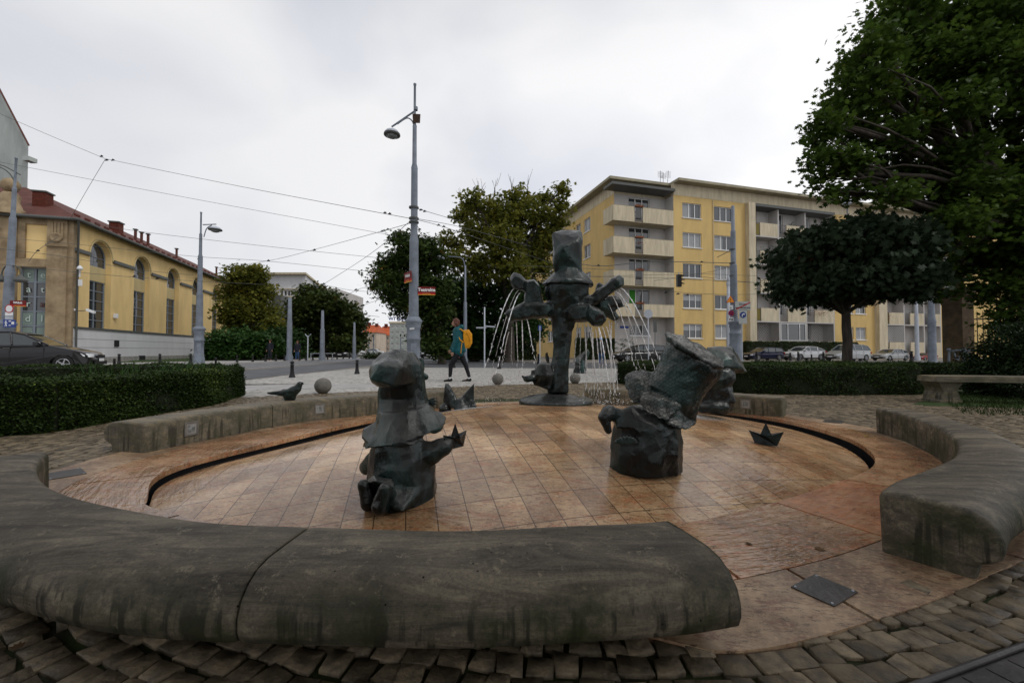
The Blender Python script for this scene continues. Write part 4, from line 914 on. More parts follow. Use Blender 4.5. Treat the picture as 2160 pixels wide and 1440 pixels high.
def limb(mb, a, b, r0, r1, sag=.12, n=7, seg=6):
    a, b = Vector(a), Vector(b); d = b-a; off = Vector((random.uniform(-1, 1), random.uniform(-1, 1), random.uniform(.0, 1)))*d.length*sag
    pts = [a+d*(i/seg)+off*math.sin(math.pi*i/seg)+Vector((random.gauss(0, .02), random.gauss(0, .02), 0))*d.length*.5*(0 < i < seg) for i in range(seg+1)]
    mb.tube(pts, [r0+(r1-r0)*i/seg for i in range(seg+1)], n); return pts
def tree(name, label, cat, base, fork, tr, blobs, n, size, lm, shape='maple', clump=.22, per=14, shell=.5, bark='bark', group=None, twigs=3, up=.3, bare=None, droop=0.0, lean=None):
    base = Vector(base); t = thing(name, label, cat, base, group)
    mb = MB(); fk = Vector(fork); limb(mb, base-Vector((0, 0, .1)), fk, tr, tr*.72, .03, 12)
    mb.lathe([(tr*1.5, -.05), (tr*1.12, .12), (tr*.95, .4)], base, 12); mb.build('trunk', M[bark], t)
    mb = MB()
    for bl in blobs:
        c = Vector(bl[0]); st0 = base.lerp(fk, random.uniform(.8, 1.0)); pts = limb(mb, st0, c, tr*.45*min(1, max(bl[1:4])/2.0+.3), tr*.12, .12, 7, 7)
        for k in range(twigs):
            d = Vector((random.gauss(0, 1), random.gauss(0, 1), random.gauss(0, .8))).normalized(); e = c+Vector((d.x*bl[1], d.y*bl[2], d.z*bl[3]))*.85
            limb(mb, pts[random.randint(3, 6)], e, tr*.12, tr*.03, .12, 5, 5)
    if bare:
        for (a, b_) in bare: 
            limb(mb, a, b_, .035, .012, .06, 5); 
            for _ in range(4):
                s_ = Vector(a).lerp(Vector(b_), random.uniform(.3, .8)); limb(mb, s_, s_+Vector((random.gauss(0, .5), random.gauss(0, .3), random.uniform(.4, 1.2))), .016, .007, .05, 4, 3)
    mb.build('branches', M[bark], t)
    C = blob_points(blobs, n, clump, per, shell); me = leaves(C, size, up, shape, droop=droop); link('crown', me, lm, t)
    return t
def pb(px, py, Y, rpx, rpy, ry):     # blob given by its place in view and its real radii at that distance
    c = at(px, py, Y); return (tuple(c), rpx*Y/F, ry, rpy*Y/F)
LM = {}
LM['dark'] = leafmat('dark green leaves', (.042, .085, .022), (.010, .026, .009), None, .1, .3)
LM['plane'] = leafmat('plane leaves', (.075, .125, .020), (.022, .046, .009), (.14, .16, .025), .07, .42)
LM['round'] = leafmat('round maple leaves', (.038, .06, .032), (.012, .024, .012), (.30, .09, .05), .022)
LM['olive'] = leafmat('turning maple leaves', (.19, .19, .032), (.045, .065, .014), (.36, .27, .04), .12, .45)
LM['brown'] = leafmat('chestnut leaves', (.065, .088, .020), (.016, .030, .009), (.13, .07, .02), .06)
LM['robin'] = leafmat('locust leaves', (.055, .085, .02), (.018, .034, .010), (.28, .13, .03), .09)
LM['bush'] = leafmat('bush leaves', (.05, .11, .025), (.014, .04, .010), (.10, .17, .04), .1)
LM['hedge'] = leafmat('hedge leaves', (.036, .062, .012), (.008, .018, .005), (.11, .15, .03), .10, .15)
LM['yew'] = leafmat('dark shrub leaves', (.022, .04, .012), (.006, .014, .005), None, .1, .1)
# unseen tree added behind the viewer so its crown shades the near benches
bl = [((x, y, z), 1.7, 1.6, 1.1) for (x, y, z) in ((-3.5, -3.2, 5.2), (-1, -4, 5.8), (1.5, -3.4, 5.6), (4, -3.6, 5.4), (0, -2.0, 7.2), (3, -1.6, 7.2), (-3, -1.6, 7.4), (6, -1.0, 6.6), (-6, -3, 6), (1.2, -6, 5))]
tree('plane_tree', 'unseen plane tree added behind the viewer to shade the nearest bench', 'tree', (.5, -5, 0), (.4, -4.8, 3.4), .3, bl, 9000, .34, LM['plane'], 'maple', .5, 10, .2, up=.8)
# round-headed maple
pr = at(1787, 760, 12.3); ctr = at(1790, 552, 12.3)
bl = []
for k in range(26):
    a = k*2.4; q = math.sqrt((k+.5)/26)
    zt = .95*math.sqrt(max(0, 1-q*q*.92)); 
    bl.append(((ctr.x+1.6*q*math.cos(a), ctr.y+1.6*q*math.sin(a), ctr.z-.15+zt*.95), .62, .62, .40))
for k in range(16):
    a = k*.3927; bl.append(((ctr.x+1.54*math.cos(a), ctr.y+1.55*math.sin(a), ctr.z-.55), .45, .45, .55))
for k in range(12):
    a = k*.5236*1.7; bl.append(((ctr.x+1.2*math.cos(a), ctr.y+1.2*math.sin(a), ctr.z-.75), .6, .6, .35))
tree('round_maple_tree', 'small maple with a dense mushroom shaped crown and few orange leaves above the right hedge', 'tree', (pr.x, pr.y, 0), (pr.x-.05, pr.y, 2.4), .14, bl, 26000, .165, LM['round'], 'maple', .17, 10, .45, 'bark', None, 1, .25, droop=.8)
# big plane tree leaning in from the right
def arr(lst, Y, dy): return [pb(x, y, Y+random.uniform(-dy, dy), rx, ry, max(rx, ry)*Y/F*.9) for (x, y, rx, ry) in lst]
bl = arr([(1900, 25, 75, 50), (1990, 40, 90, 60), (2080, 60, 90, 70), (2150, 40, 80, 60), (1850, 100, 60, 45), (1930, 120, 90, 50), (2040, 140, 90, 60), (2140, 150, 80, 70),
          (1800, 150, 40, 35), (1830, 190, 75, 45), (1920, 205, 80, 50), (2010, 230, 80, 45), (2120, 250, 80, 60), (1775, 215, 45, 32), (1745, 260, 40, 32), (1800, 275, 65, 38), (1890, 290, 65, 38),
          (1718, 300, 25, 28), (1735, 335, 38, 28), (1790, 345, 50, 32), (1860, 360, 55, 32), (1730, 375, 20, 20), (1745, 400, 26, 22), (1800, 405, 38, 20), (1930, 350, 50, 40), (1890, 410, 45, 26), (1960, 410, 50, 40),
          (2030, 330, 60, 40), (2060, 400, 70, 50), (2140, 360, 70, 60), (2120, 450, 80, 60), (2030, 470, 60, 45), (1990, 500, 45, 40), (2060, 540, 60, 40), (2140, 540, 80, 60), (2110, 610, 70, 50), (2000, 570, 35, 32), (1960, 540, 30, 30), (2150, 680, 60, 50), (1975, 620, 26, 18),
          (2240, 100, 90, 90), (2250, 300, 90, 90), (2240, 500, 90, 90)], 11.5, 1.0)
bs = Vector((15.6, 12.2, 0))
tree('plane_tree', 'huge plane tree with spreading dark leafy crown filling the upper right corner', 'tree', bs, at(2180, 470, 12), .42, bl, 46000, .135, LM['plane'], 'maple', .15, 11, .2, 'bark', None, 3, .3)
# low branch tree behind the main lamp
bl = arr([(845, 500, 20, 12), (870, 520, 32, 18), (905, 520, 22, 18), (840, 550, 40, 16), (815, 572, 28, 14), (880, 560, 35, 22), (915, 555, 25, 28), (800, 600, 22, 12), (835, 590, 32, 16), (885, 600, 38, 26), (822, 622, 20, 14), (845, 632, 22, 14), (842, 655, 16, 12), (870, 640, 24, 18), (918, 610, 34, 34), (910, 660, 36, 30), (900, 700, 30, 30), (925, 730, 30, 25)], 29, 1.2)
b0 = G(925, 768); tree('locust_tree', 'tree with ragged hanging branches and orange tinted tips behind the main lamp post', 'tree', (b0.x, 30, 0), at(922, 690, 30), .26, bl, 15000, .30, LM['robin'], 'compound', .34, 12, .3, 'bark', None, 3, .3)
# big turning maple
bl = arr([(1000, 425, 34, 22), (975, 455, 30, 22), (1035, 450, 40, 34), (1090, 420, 40, 26), (1080, 460, 46, 40), (1130, 455, 42, 32), (1150, 420, 26, 16), (1185, 402, 18, 18), (1185, 435, 24, 18), (1170, 470, 34, 26), (1010, 490, 46, 34), (950, 510, 32, 24), (1060, 510, 50, 40), (1125, 515, 50, 38), (960, 550, 36, 26), (1010, 560, 50, 36), (1080, 565, 50, 38), (1140, 560, 40, 30), (1170, 510, 30, 28)], 33, 2.2)
b0 = G(1075, 766)
tree('maple_tree', 'tall maple with yellowing leaves and bare twigs at its top left of the apartment block', 'tree', (b0.x, 33.5, 0), at(1070, 610, 33.5), .4, bl, 17000, .26, LM['olive'], 'maple', .26, 9, .1, 'bark', None, 3, .3,
     bare=[(at(1010, 450, 33), at(1008, 382, 33)), (at(1040, 440, 33), at(1050, 376, 33)), (at(1085, 430, 33), at(1076, 372, 33)), (at(1110, 430, 33), at(1115, 378, 33)), (at(980, 440, 33), at(968, 405, 33)), (at(1000, 450, 33), at(1024, 385, 33))])
bl = arr([(960, 610, 44, 36), (1010, 625, 50, 40), (1070, 635, 50, 40), (1125, 620, 40, 34), (970, 670, 50, 36), (1030, 690, 50, 36), (1090, 695, 50, 36), (940, 715, 44, 36), (1000, 730, 50, 26), (1060, 735, 40, 24), (1120, 690, 35, 32), (930, 650, 40, 34)], 36, 1.5)
tree('dark_tree', 'dark green tree mass under and behind the yellowing maple', 'tree', (at(1000, 760, 37).x, 37, 0), at(1000, 700, 37), .35, bl, 14000, .34, LM['dark'], 'maple', .4, 11, .3)
# trees on the left of the street
bl = arr([(510, 585, 36, 26), (535, 580, 26, 18), (545, 620, 34, 30), (500, 625, 34, 30), (520, 655, 44, 30), (560, 665, 30, 26), (490, 665, 30, 24), (575, 690, 26, 22), (530, 690, 46, 22)], 42, 1.5)
tree('linden_tree', 'olive yellow tree covering the far end of the yellow arched building', 'tree', (at(530, 758, 42).x, 42, 0), at(525, 680, 42), .28, bl, 20000, .28, LM['olive'], 'maple', .34, 9, .1)
bl = arr([(465, 725, 36, 26), (500, 720, 40, 28), (540, 725, 40, 28), (450, 745, 26, 14), (575, 735, 26, 20), (510, 745, 66, 12)], 37, 1.2)
tree('bush', 'bright green spreading bush at the foot of the yellow arched building', 'bush', (at(515, 762, 36.5).x, 36.5, 0), at(515, 745, 36.5), .1, bl, 12000, .30, LM['bush'], 'compound', .3, 11, .3, up=.6)
bl = arr([(590, 715, 34, 26), (620, 720, 26, 24), (610, 745, 36, 14), (575, 700, 26, 20)], 41, 1)
tree('bush', 'darker bush right of the bright green one, behind two passers-by', 'bush', (at(600, 760, 41).x, 41, 0), at(600, 740, 41), .1, bl, 7000, .3, LM['dark'], 'compound', .3, 11, .3)
bl = arr([(660, 625, 30, 24), (690, 640, 34, 26), (720, 655, 32, 24), (640, 655, 34, 28), (670, 680, 44, 30), (720, 690, 40, 28), (745, 675, 22, 20), (750, 705, 20, 20), (690, 720, 50, 26), (640, 700, 34, 30), (735, 725, 30, 20), (655, 740, 44, 16)], 56, 3)
tree('chestnut_tree', 'wide dark chestnut tree with browning leaves left of the far street', 'tree', (at(690, 756, 56).x, 56, 0), at(690, 700, 56), .4, bl, 26000, .42, LM['brown'], 'maple', .5, 11, .25)
# dark shrub far right
bl = arr([(2110, 760, 60, 40), (2160, 730, 70, 50), (2080, 800, 50, 36), (2150, 800, 80, 40), (2220, 760, 80, 60)], 8.6, .5)
tree('shrub', 'dark dome shaped shrub behind the long stone bench at the right edge', 'shrub', (at(2130, 830, 8.8).x, 8.8, 0), at(2130, 790, 8.8), .06, bl, 26000, .055, LM['yew'], 'oval', .08, 14, .6)
# hedges
M['hedgecore'] = mat('hedge twigs', (.012, .016, .007), .9)
def hedge(label, poly, h, n, size=.03, seg=.12):
    """clipped hedge: twiggy core and a skin of small leaves; poly = plan outline"""
    c = sum((Vector((*p, 0)) for p in poly), Vector())/len(poly); t = thing('hedge', label, 'hedge', (c.x, c.y, 0), 'clipped low hedges')
    mb = MB(); mb.prism([(c.x+(p[0]-c.x)*1.0, c.y+(p[1]-c.y)*1.0) for p in poly][::-1], 0, h-.02); me = mb.mesh()
    bm = bmesh.new(); bm.from_mesh(me); bmesh.ops.recalc_face_normals(bm, faces=bm.faces)
    for v in bm.verts: pass
    bm.to_mesh(me); bm.free(); link('twigs', me, M['hedgecore'], t)
    per = []; L0 = 0
    for i in range(len(poly)):
        a, b = Vector(poly[i]), Vector(poly[(i+1) % len(poly)]); per.append((a, b, (b-a).length)); L0 += (b-a).length
    A = abs(sum(poly[i][0]*poly[(i+1) % len(poly)][1]-poly[(i+1) % len(poly)][0]*poly[i][1] for i in range(len(poly))))/2
    ntop = int(n*A/(A+L0*h)); pts = []
    xs = [p[0] for p in poly]; ys = [p[1] for p in poly]
    q = np.stack([rng.uniform(min(xs), max(xs), ntop*4), rng.uniform(min(ys), max(ys), ntop*4)], 1); q = q[inpoly(q, poly)][:ntop]
    wob = .024*np.sin(q[:, 0]*4)+.018*np.sin(q[:, 1]*7+q[:, 0]*2)
    pts.append(np.concatenate([q, (h+wob+np.abs(rng.normal(0, .020, len(q)))+np.where(rng.random(len(q)) < .015, rng.random(len(q))*.07, 0))[:, None]], 1))
    for a, b, l_ in per:
        m = int(n*l_*h/(A+L0*h)); s_ = rng.random(m)[:, None]; nn = Vector(((b-a).y, -(b-a).x)).normalized()
        mid_ = (a+b)/2
        if (mid_-Vector((c.x, c.y))).dot(nn) < 0: nn = -nn
        p_ = np.array(a)+s_*np.array(b-a); z = rng.random(m)*h; bulge = .02*np.sin(s_[:, 0]*l_*5)+.02*np.sin(z*11+s_[:, 0]*l_*3)+np.abs(rng.normal(0, .018, m))+.01
        p_ = p_+np.array(nn)*bulge[:, None]; pts.append(np.concatenate([p_, z[:, None]], 1))
    link('leaves', leaves(np.concatenate(pts), size, .15, 'oval'), LM['hedge'], t); return t
a = G(-250, 950); b_ = G(0, 921); c1 = G(117, 911); c2 = G(204, 895); c3 = G(437, 857); c4 = G(508, 836)
def offy(p, d): return (p.x-.22*d, p.y+d)
front = [tuple(q.xy) for q in (a, b_, c1, c2, c3, c4)]
hedge('front row of the clipped hedge at left, nearest the basin', front+[(c4.x-.55, c4.y+.75), (c3.x-.5, c3.y+.75), (c2.x-.35, c2.y+.75), (b_.x-.2, b_.y+.8), (a.x, a.y+.8)], .56, 60000, .034)
hedge('back row of the clipped hedge at left, just below the black car', [(-12, 8.2), (-8.3, 10.6), (-7.75, 11.2), (-8.1, 11.8), (-9.0, 11.3), (-12.5, 8.9)], .53, 14000, .045)
r0 = G(1322, 806); r1 = G(1560, 838); r2 = G(1700, 836); r3 = G(1942, 833)
hedge('long clipped hedge at right in front of the round maple', [(2.95, 11.8), (3.3, 10.6), (4.3, 9.6), (5.0, 8.85), (6.2, 8.55), tuple(r3.xy), (8.9, 9.6), (9.3, 11.9), (6.4, 11.3), (5.2, 11.5), (4.0, 12.0)], .57, 60000, .038)
hedge('lower clipped hedge behind the stone bench at the right', [(8.9, 9.9), (11.6, 9.9), (11.8, 10.9), (9.0, 10.9)], .56, 16000, .04)
q0 = G(1832, 763); hedge('far dark hedge before the parked cars, right of the silver car', [(q0.x, 24.5), (q0.x+6.0, 26), (q0.x+6.0, 27), (q0.x, 25.5)], 1.15, 9000, .10)
for (x0, x1, y, hh, lab) in ((925, 1130, 41.5, 1.7, 'long dark hedge across the side street below the yellowing maple'), (1215, 1345, 44.0, 2.2, 'dark hedge at the foot of the balcony corner behind the black estate car'), (1560, 1860, 46.8, 1.9, 'low dark hedge at the foot of the apartment block behind the parked cars')):
    xa = (x0-1080)/F*y; xb = (x1-1080)/F*y; sl = .29*(xb-xa) if x0 > 1200 else 0
    hedge(lab, [(xa, y-sl*.3), (xb, y+sl*.7), (xb, y+1+sl*.7), (xa, y+1-sl*.3)], hh, 6000, .17)
# grass tufts by the bench and weeds over the left hedge
def blades(name, label, pts, h, mat_, wd=.006):
    n = len(pts); C = np.array(pts); th = rng.random(n)*6.28; dx = np.stack([np.cos(th), np.sin(th), np.zeros(n)], 1); ln_ = rng.normal(0, .35, (n, 3)); ln_[:, 2] = 1; hh = h*(.5+rng.random((n, 1)))
    V = np.stack([C-dx*wd, C+dx*wd, C+ln_*hh], 1); tag(link(name, npmesh(V.reshape(-1, 3), np.arange(3*n).reshape(n, 3)), mat_), label, 'grass', kind='stuff')
pts = np.stack([rng.uniform(6.4, 13, 9000), rng.uniform(5.8, 9.0, 9000), np.full(9000, .012)], 1); pts = pts[inpoly(pts, [(6.3,5.9),(9,5.5),(13,6.3),(13,9.5),(8.6,8.6)])]
blades('grass', 'short green grass under the long stone bench at right', pts, .05, LM['hedge'])
pts = np.stack([rng.uniform(-8.5, -5.2, 500), rng.uniform(6.5, 11, 500), np.full(500, .35)], 1); pts = pts[(pts[:, 1] > -1.2*pts[:, 0]-1.6) & (pts[:, 0]/pts[:, 1] < -.72)]
blades('weeds', 'thin weeds sticking up between the two rows of the left hedge', pts[:160], .35, LM['bush'], .008)

# a few fallen leaves on the paving and the wet dome
C = []
while len(C) < 130:
    x, y = random.uniform(-6, 7), random.uniform(1.0, 11)
    z = dome_h(x, y)+.01 if inpoly(np.array([[x, y]]), [(p[0], p[1]) for p in rim])[0] else .016
    if z != .016: continue
    C.append((x, y, z))
me = leaves(np.array(C), .045, 4.0, 'maple'); M['dryleaf'] = leafmat('fallen leaves', (.16, .085, .03), (.05, .03, .015), (.25, .18, .03), .2, .1)
tag(link('fallen_leaves', me, M['dryleaf']), 'small brown fallen leaves scattered on the paving and basin', 'leaves', kind='stuff')
# ------------------------------------------------------------------ buildings
def plaster(name, col, stain=.12):
    return mat(name, col, .85, var=stain, vscale=.9, detail=10, bump=.25, bscale=25, lo=.38, hi=.62, scale=(1, 1, .3))
M['yellow'] = plaster('ochre plaster', (.60, .425, .175), .08); M['yellow2'] = plaster('yellow plaster', (.74, .54, .25), .08); M['niche'] = plaster('pale niche plaster', (.52, .42, .22), .1)
M['cream'] = mat('cream concrete', (.53, .46, .33), .85, var=.16, vscale=.9, detail=8, scale=(3, 3, .5), bump=.2); M['greyw'] = plaster('grey white plaster', (.47, .45, .43), .08); M['whitew'] = plaster('white painted plinth', (.62, .62, .64), .05)
M['frame'] = mat('white window frame', (.72, .72, .72), .4); M['gframe'] = mat('grey window frame', (.20, .23, .27), .4); M['roofedge'] = mat('eave boards', (.30, .27, .19), .7, var=.15, vscale=1)
M['redroof'] = mat('red roof tiles', (.115, .045, .035), .75, var=.2, vscale=1.5, bump=.3, bscale=20); M['brick'] = mat('red brick', (.10, .025, .015), .8, var=.25, vscale=6)
M['sandst'] = mat('facade sandstone', (.38, .29, .18), .8, col2=(.20, .145, .085), vscale=1.3, detail=8, bump=.4, bscale=15); M['gutter'] = mat('zinc gutter', (.10, .105, .10), .5)
M['letters'] = mat('pale letters', (.5, .6, .56), .6); M['frost'] = mat('frosted glass', (.20, .26, .24), .25)
M['orange'] = mat('orange tile roof', (.45, .10, .035), .7, var=.2, vscale=1); M['cream2'] = plaster('pinkish plaster', (.50, .42, .34)); M['greyb'] = plaster('pale grey plaster', (.36, .39, .37)); M['tan'] = plaster('tan plaster', (.38, .27, .17))
M['dark'] = mat('dark opening', (.02, .02, .022), .6); M['rail'] = mat('railing metal', (.12, .11, .10), .5); M['flower'] = leafmat('red flowers', (.30, .035, .02), (.10, .02, .01), (.06, .12, .03), .25); M['terra'] = mat('terracotta box', (.20, .07, .03), .8)
class Wall:
    """vertical wall plane: origin o (at ground), direction r along it, normal n toward the viewer"""
    def __init__(s, o, r, n): s.o = Vector(o); s.r = Vector(r).normalized(); s.n = Vector(n).normalized()
    def p(s, a, z, d=0.0): return Vector((s.o.x, s.o.y, 0))+s.r*a+s.n*d+Vector((0, 0, z))
    def sx(s, px):
        k = (px-1080)/F; return (k*s.o.y-s.o.x)/(s.r.x-k*s.r.y)
    def z(s, px, py):
        P = s.p(s.sx(px), 0); return CH+ray(px, py).z/ray(px, py).y*P.y
    def box(s, mb, a0, a1, z0, z1, d0, d1):
        c = s.p((a0+a1)/2, (z0+z1)/2, (d0+d1)/2); return mb.obox(c, s.r*(a1-a0)/2, s.n*(d1-d0)/2, Vector((0, 0, (z1-z0)/2)))
    def panel(s, mb, a0, a1, z0, z1, openings=(), depth=.2):
        """wall face with real openings (a0,a1,z0,z1) and their reveals"""
        A = sorted({a0, a1, *[v for o in openings for v in o[:2]]}); Z = sorted({z0, z1, *[v for o in openings for v in o[2:4]]})
        for i in range(len(A)-1):
            for j in range(len(Z)-1):
                ca, cz = (A[i]+A[i+1])/2, (Z[j]+Z[j+1])/2
                if any(o[0] < ca < o[1] and o[2] < cz < o[3] for o in openings): continue
                mb.add([s.p(A[i], Z[j]), s.p(A[i+1], Z[j]), s.p(A[i+1], Z[j+1]), s.p(A[i], Z[j+1])], [(0, 1, 2, 3)])
        for (x0, x1, y0, y1) in openings:
            q = [(x0, y0), (x1, y0), (x1, y1), (x0, y1)]
            for k in range(4):
                a, b = q[k], q[(k+1) % 4]; mb.add([s.p(*a), s.p(*b), s.p(*b, -depth), s.p(*a, -depth)], [(0, 1, 2, 3)])
    def window(s, parent, a0, a1, z0, z1, depth=.15, nv=1, nh=0, fw=.07, fm='frame', sill=True, curtain=0, open_=False, gm='glass'):
        W_ = []
        mb = MB(); d = -depth
        s.box(mb, a0, a0+fw, z0, z1, d-.03, d+.03); s.box(mb, a1-fw, a1, z0, z1, d-.03, d+.03); s.box(mb, a0+fw, a1-fw, z0, z0+fw, d-.03, d+.03); s.box(mb, a0+fw, a1-fw, z1-fw, z1, d-.03, d+.03)
        nv_ = nv if isinstance(nv, (list, tuple)) else [(k+1)/(nv+1) for k in range(nv)]
        for f_ in nv_: m_ = a0+(a1-a0)*f_; s.box(mb, m_-fw*.6, m_+fw*.6, z0+fw, z1-fw, d-.028, d+.028)
        for k in range(nh): m_ = z0+(z1-z0)*(k+1)/(nh+1); s.box(mb, a0+fw, a1-fw, m_-fw*.4, m_+fw*.4, d-.024, d+.024)
        wn = mb.build('window', M[fm], parent)
        mb = MB(); s.box(mb, a0+.01, a1-.01, z0+.01, z1-.01, d-.05, d-.035); mb.build('pane', M[gm], wn)
        if sill: mb = MB(); s.box(mb, a0-.06, a1+.06, z0-.09, z0-.01, -.02, .09); mb.build('sill', M['frame'] if sill is True else M[sill], wn)
        if curtain:
            mb = MB(); 
            for k in range(int(12*(a1-a0))):
                x = a0+fw+(a1-a0-2*fw)*(k/(12*(a1-a0))); 
                if (curtain == 1 and x-a0 < (a1-a0)*.48) or curtain == 3 or (curtain == 2 and abs(x-(a0+a1)/2) > (a1-a0)*.2): s.box(mb, x, x+.07, z0+fw, z1-fw, d-.034, d-.031-.0*(k % 2))
            if curtain == 4: s.box(mb, a0+fw, a1-fw, z0+(z1-z0)*.55, z1-fw, d-.034, d-.030)
            if mb.v: mb.build('curtain' if curtain != 4 else 'blind', M['curtain'], wn)
        return wn
SC = 1.15
r_ = Vector((.9604, .2785, 0)); u_ = Vector((-.2785, .9604, 0)); nf = -u_
FW = Wall((16.9*SC, 39.6*SC, 0), r_, nf)
X = FW.sx
apt = thing('apartment_block', 'five storey ochre apartment block with cream balconies at the corner and loggias', 'building', tuple(FW.p(0, 0)))
z_e = FW.z(1416, 386); zc = FW.z(1423, 411)   # eave, top of the ochre field
rowsz = [(FW.z(1462, b), FW.z(1462, a)) for a, b in ((429, 460), (491, 522), (556, 586), (620, 650), (683, 713))]
fl = (rowsz[0][0]-rowsz[4][0])/4
xs_ = dict(c0=X(1423), w1=(X(1442), X(1482)), w2=(X(1509), X(1549)), fin=(X(1575), X(1589)), l=(X(1589), X(1645), X(1702), X(1760)), y2=(X(1760), X(1846)), w3=(X(1784), X(1801)), w4=(X(1806), X(1828)), fin2=(X(1846), X(1863)), l2=(X(1863), X(1908), X(1950), X(1985)), w5=(X(1995), X(2011)), end=X(2240))
op = []
for (z0, z1) in rowsz:
    for k in ('w1', 'w2', 'w3', 'w4', 'w5'): op.append((*xs_[k], z0, z1))
mb = MB(); FW.panel(mb, xs_['c0'], xs_['fin'][0], 0, zc, [o for o in op if o[1] < xs_['fin'][0]]); mb.build('wall', M['yellow'], apt); mb = MB(); FW.panel(mb, *xs_['y2'], 0, zc, [o for o in op if xs_['y2'][0] < o[0] < xs_['y2'][1]]); mb.build('wall', M['yellow'], apt); mb = MB(); FW.panel(mb, xs_['l2'][3], xs_['end'], 0, zc, [o for o in op if o[0] > xs_['l2'][3]]); mb.build('wall', M['yellow'], apt); mb = MB()
SWc = X(1297)  # side wall
sw_o = FW.p(-7.37*SC, 0, -1.3*SC); SW = Wall(sw_o, u_, -r_)
def sxs(px): return SW.sx(px)
zside = zc
sop = []
zt = [(z0+.0, z1) for z0, z1 in rowsz]
for (xa, xb) in ((1246.5, 1232.5), (1225.5, 1215.5), (1190, 1180), (1166, 1155)):
    for (z0, z1) in zt: sop.append((sxs(xa), sxs(xb), z0, z1))
SW.panel(mb, 0, 34, 0, zside, sop)
mb.build('wall', M['yellow'], apt)
mb = MB(); e0 = FW.p(xs_['c0'], 0, -.02)
FW.box(mb, xs_['c0'], xs_['end'], zc+.002, z_e, -.4, .02); SW.box(mb, .0, 34, zc+.002, z_e, -.4, .02); FW.box(mb, SWc*0-7.37*SC, xs_['c0'], zc+.002, z_e, -1.7*SC, -1.3*SC+.02)
mb.build('cornice_band', M['cream'], apt)
mb = MB()   # roof with overhanging eave
e = .95; a_, b_, c_, d_ = FW.p(xs_['c0'], z_e, e), FW.p(xs_['end'], z_e, e), FW.p(xs_['end'], z_e, -12), FW.p(-7.37*SC-e, z_e, -12-22)
k0 = FW.p(-7.37*SC-e, z_e, -1.3*SC+e*.9); k1 = FW.p(xs_['c0'], z_e, -1.3*SC+e*.9)
poly = [k0, k1, a_, b_, FW.p(xs_['end'], z_e, -12), FW.p(4, z_e, -12), FW.p(4, z_e, -35), FW.p(-7.37*SC-e, z_e, -35)]
mb.prism([(p.x, p.y) for p in poly], z_e, z_e+.28); mb.build('roof', M['roofedge'], apt)
mb = MB(); top = [p*1 for p in poly]; mb.prism([(p.x+(14-0)*0, p.y+.5) for p in [FW.p(-7.2*SC, 0, -1.9), FW.p(xs_['end'], 0, -.6), FW.p(xs_['end'], 0, -11), FW.p(3, 0, -11), FW.p(3, 0, -34), FW.p(-7.2*SC, 0, -34)]], z_e+.28, z_e+.55); mb.build('roof_sheet', M['gutter'], apt)
ci = [1, 0, 4, 3, 0, 3, 1, 4, 0, 1, 0, 3, 4, 1, 0, 4, 0, 0]
for i, o in enumerate(op): FW.window(apt, *o, nv=([.36, .68] if o[1]-o[0] > 1.9 else 1), curtain=ci[i % len(ci)])
for i, o in enumerate(sop): SW.window(apt, *o, nv=1, curtain=ci[(i+3) % len(ci)])
# corner balconies in front of the set back white wall
BW = Wall(FW.p(0, 0, -1.3*SC), r_, nf); bx0, bx1 = -7.37*SC, xs_['c0']
wa, wb = BW.sx(1328), BW.sx(1372)
bop = [(wa, wb, z0-.25, z1+.5) for (z0, z1) in rowsz[:4]]+[(wa, wb, rowsz[4][0]+.25, rowsz[4][1]-.1)]
mb = MB(); BW.panel(mb, bx0, bx1, 0, zc, bop); 
mb.add([FW.p(bx1, 0, 0), FW.p(bx1, 0, -1.3*SC), FW.p(bx1, zc, -1.3*SC), FW.p(bx1, zc, 0)], [(0, 1, 2, 3)]); mb.build('recess_wall', M['greyw'], apt)
for i, o in enumerate(bop): BW.window(apt, *o, nv=[.33, .66], sill=(i == 4), curtain=(0, 0, 0, 1, 0)[i], gm='glass')
gl = bop[3]; mb = MB(); BW.box(mb, gl[0]+.1, gl[0]+(gl[1]-gl[0])*.3, gl[2]+.1, gl[3]-.1, -.145, -.135); M['green'] = mat('green blind', (.04, .25, .02), .6); mb.build('green_blind', M['green'], apt)
PW = Wall(FW.p(0, 0, .02), r_, nf); pb0, pb1 = FW.sx(1295), xs_['c0']; g0, g1 = FW.sx(1340), FW.sx(1358)
def flowers(pos, sx_, sy_, sz_, n, parent, name='flowers'):
    C = np.array(pos)+rng.normal(0, 1, (n, 3))*np.array([sx_, sy_, sz_]); tag(link(name, leaves(C, .10, .3, 'oval'), M['flower'], parent), kind='stuff')
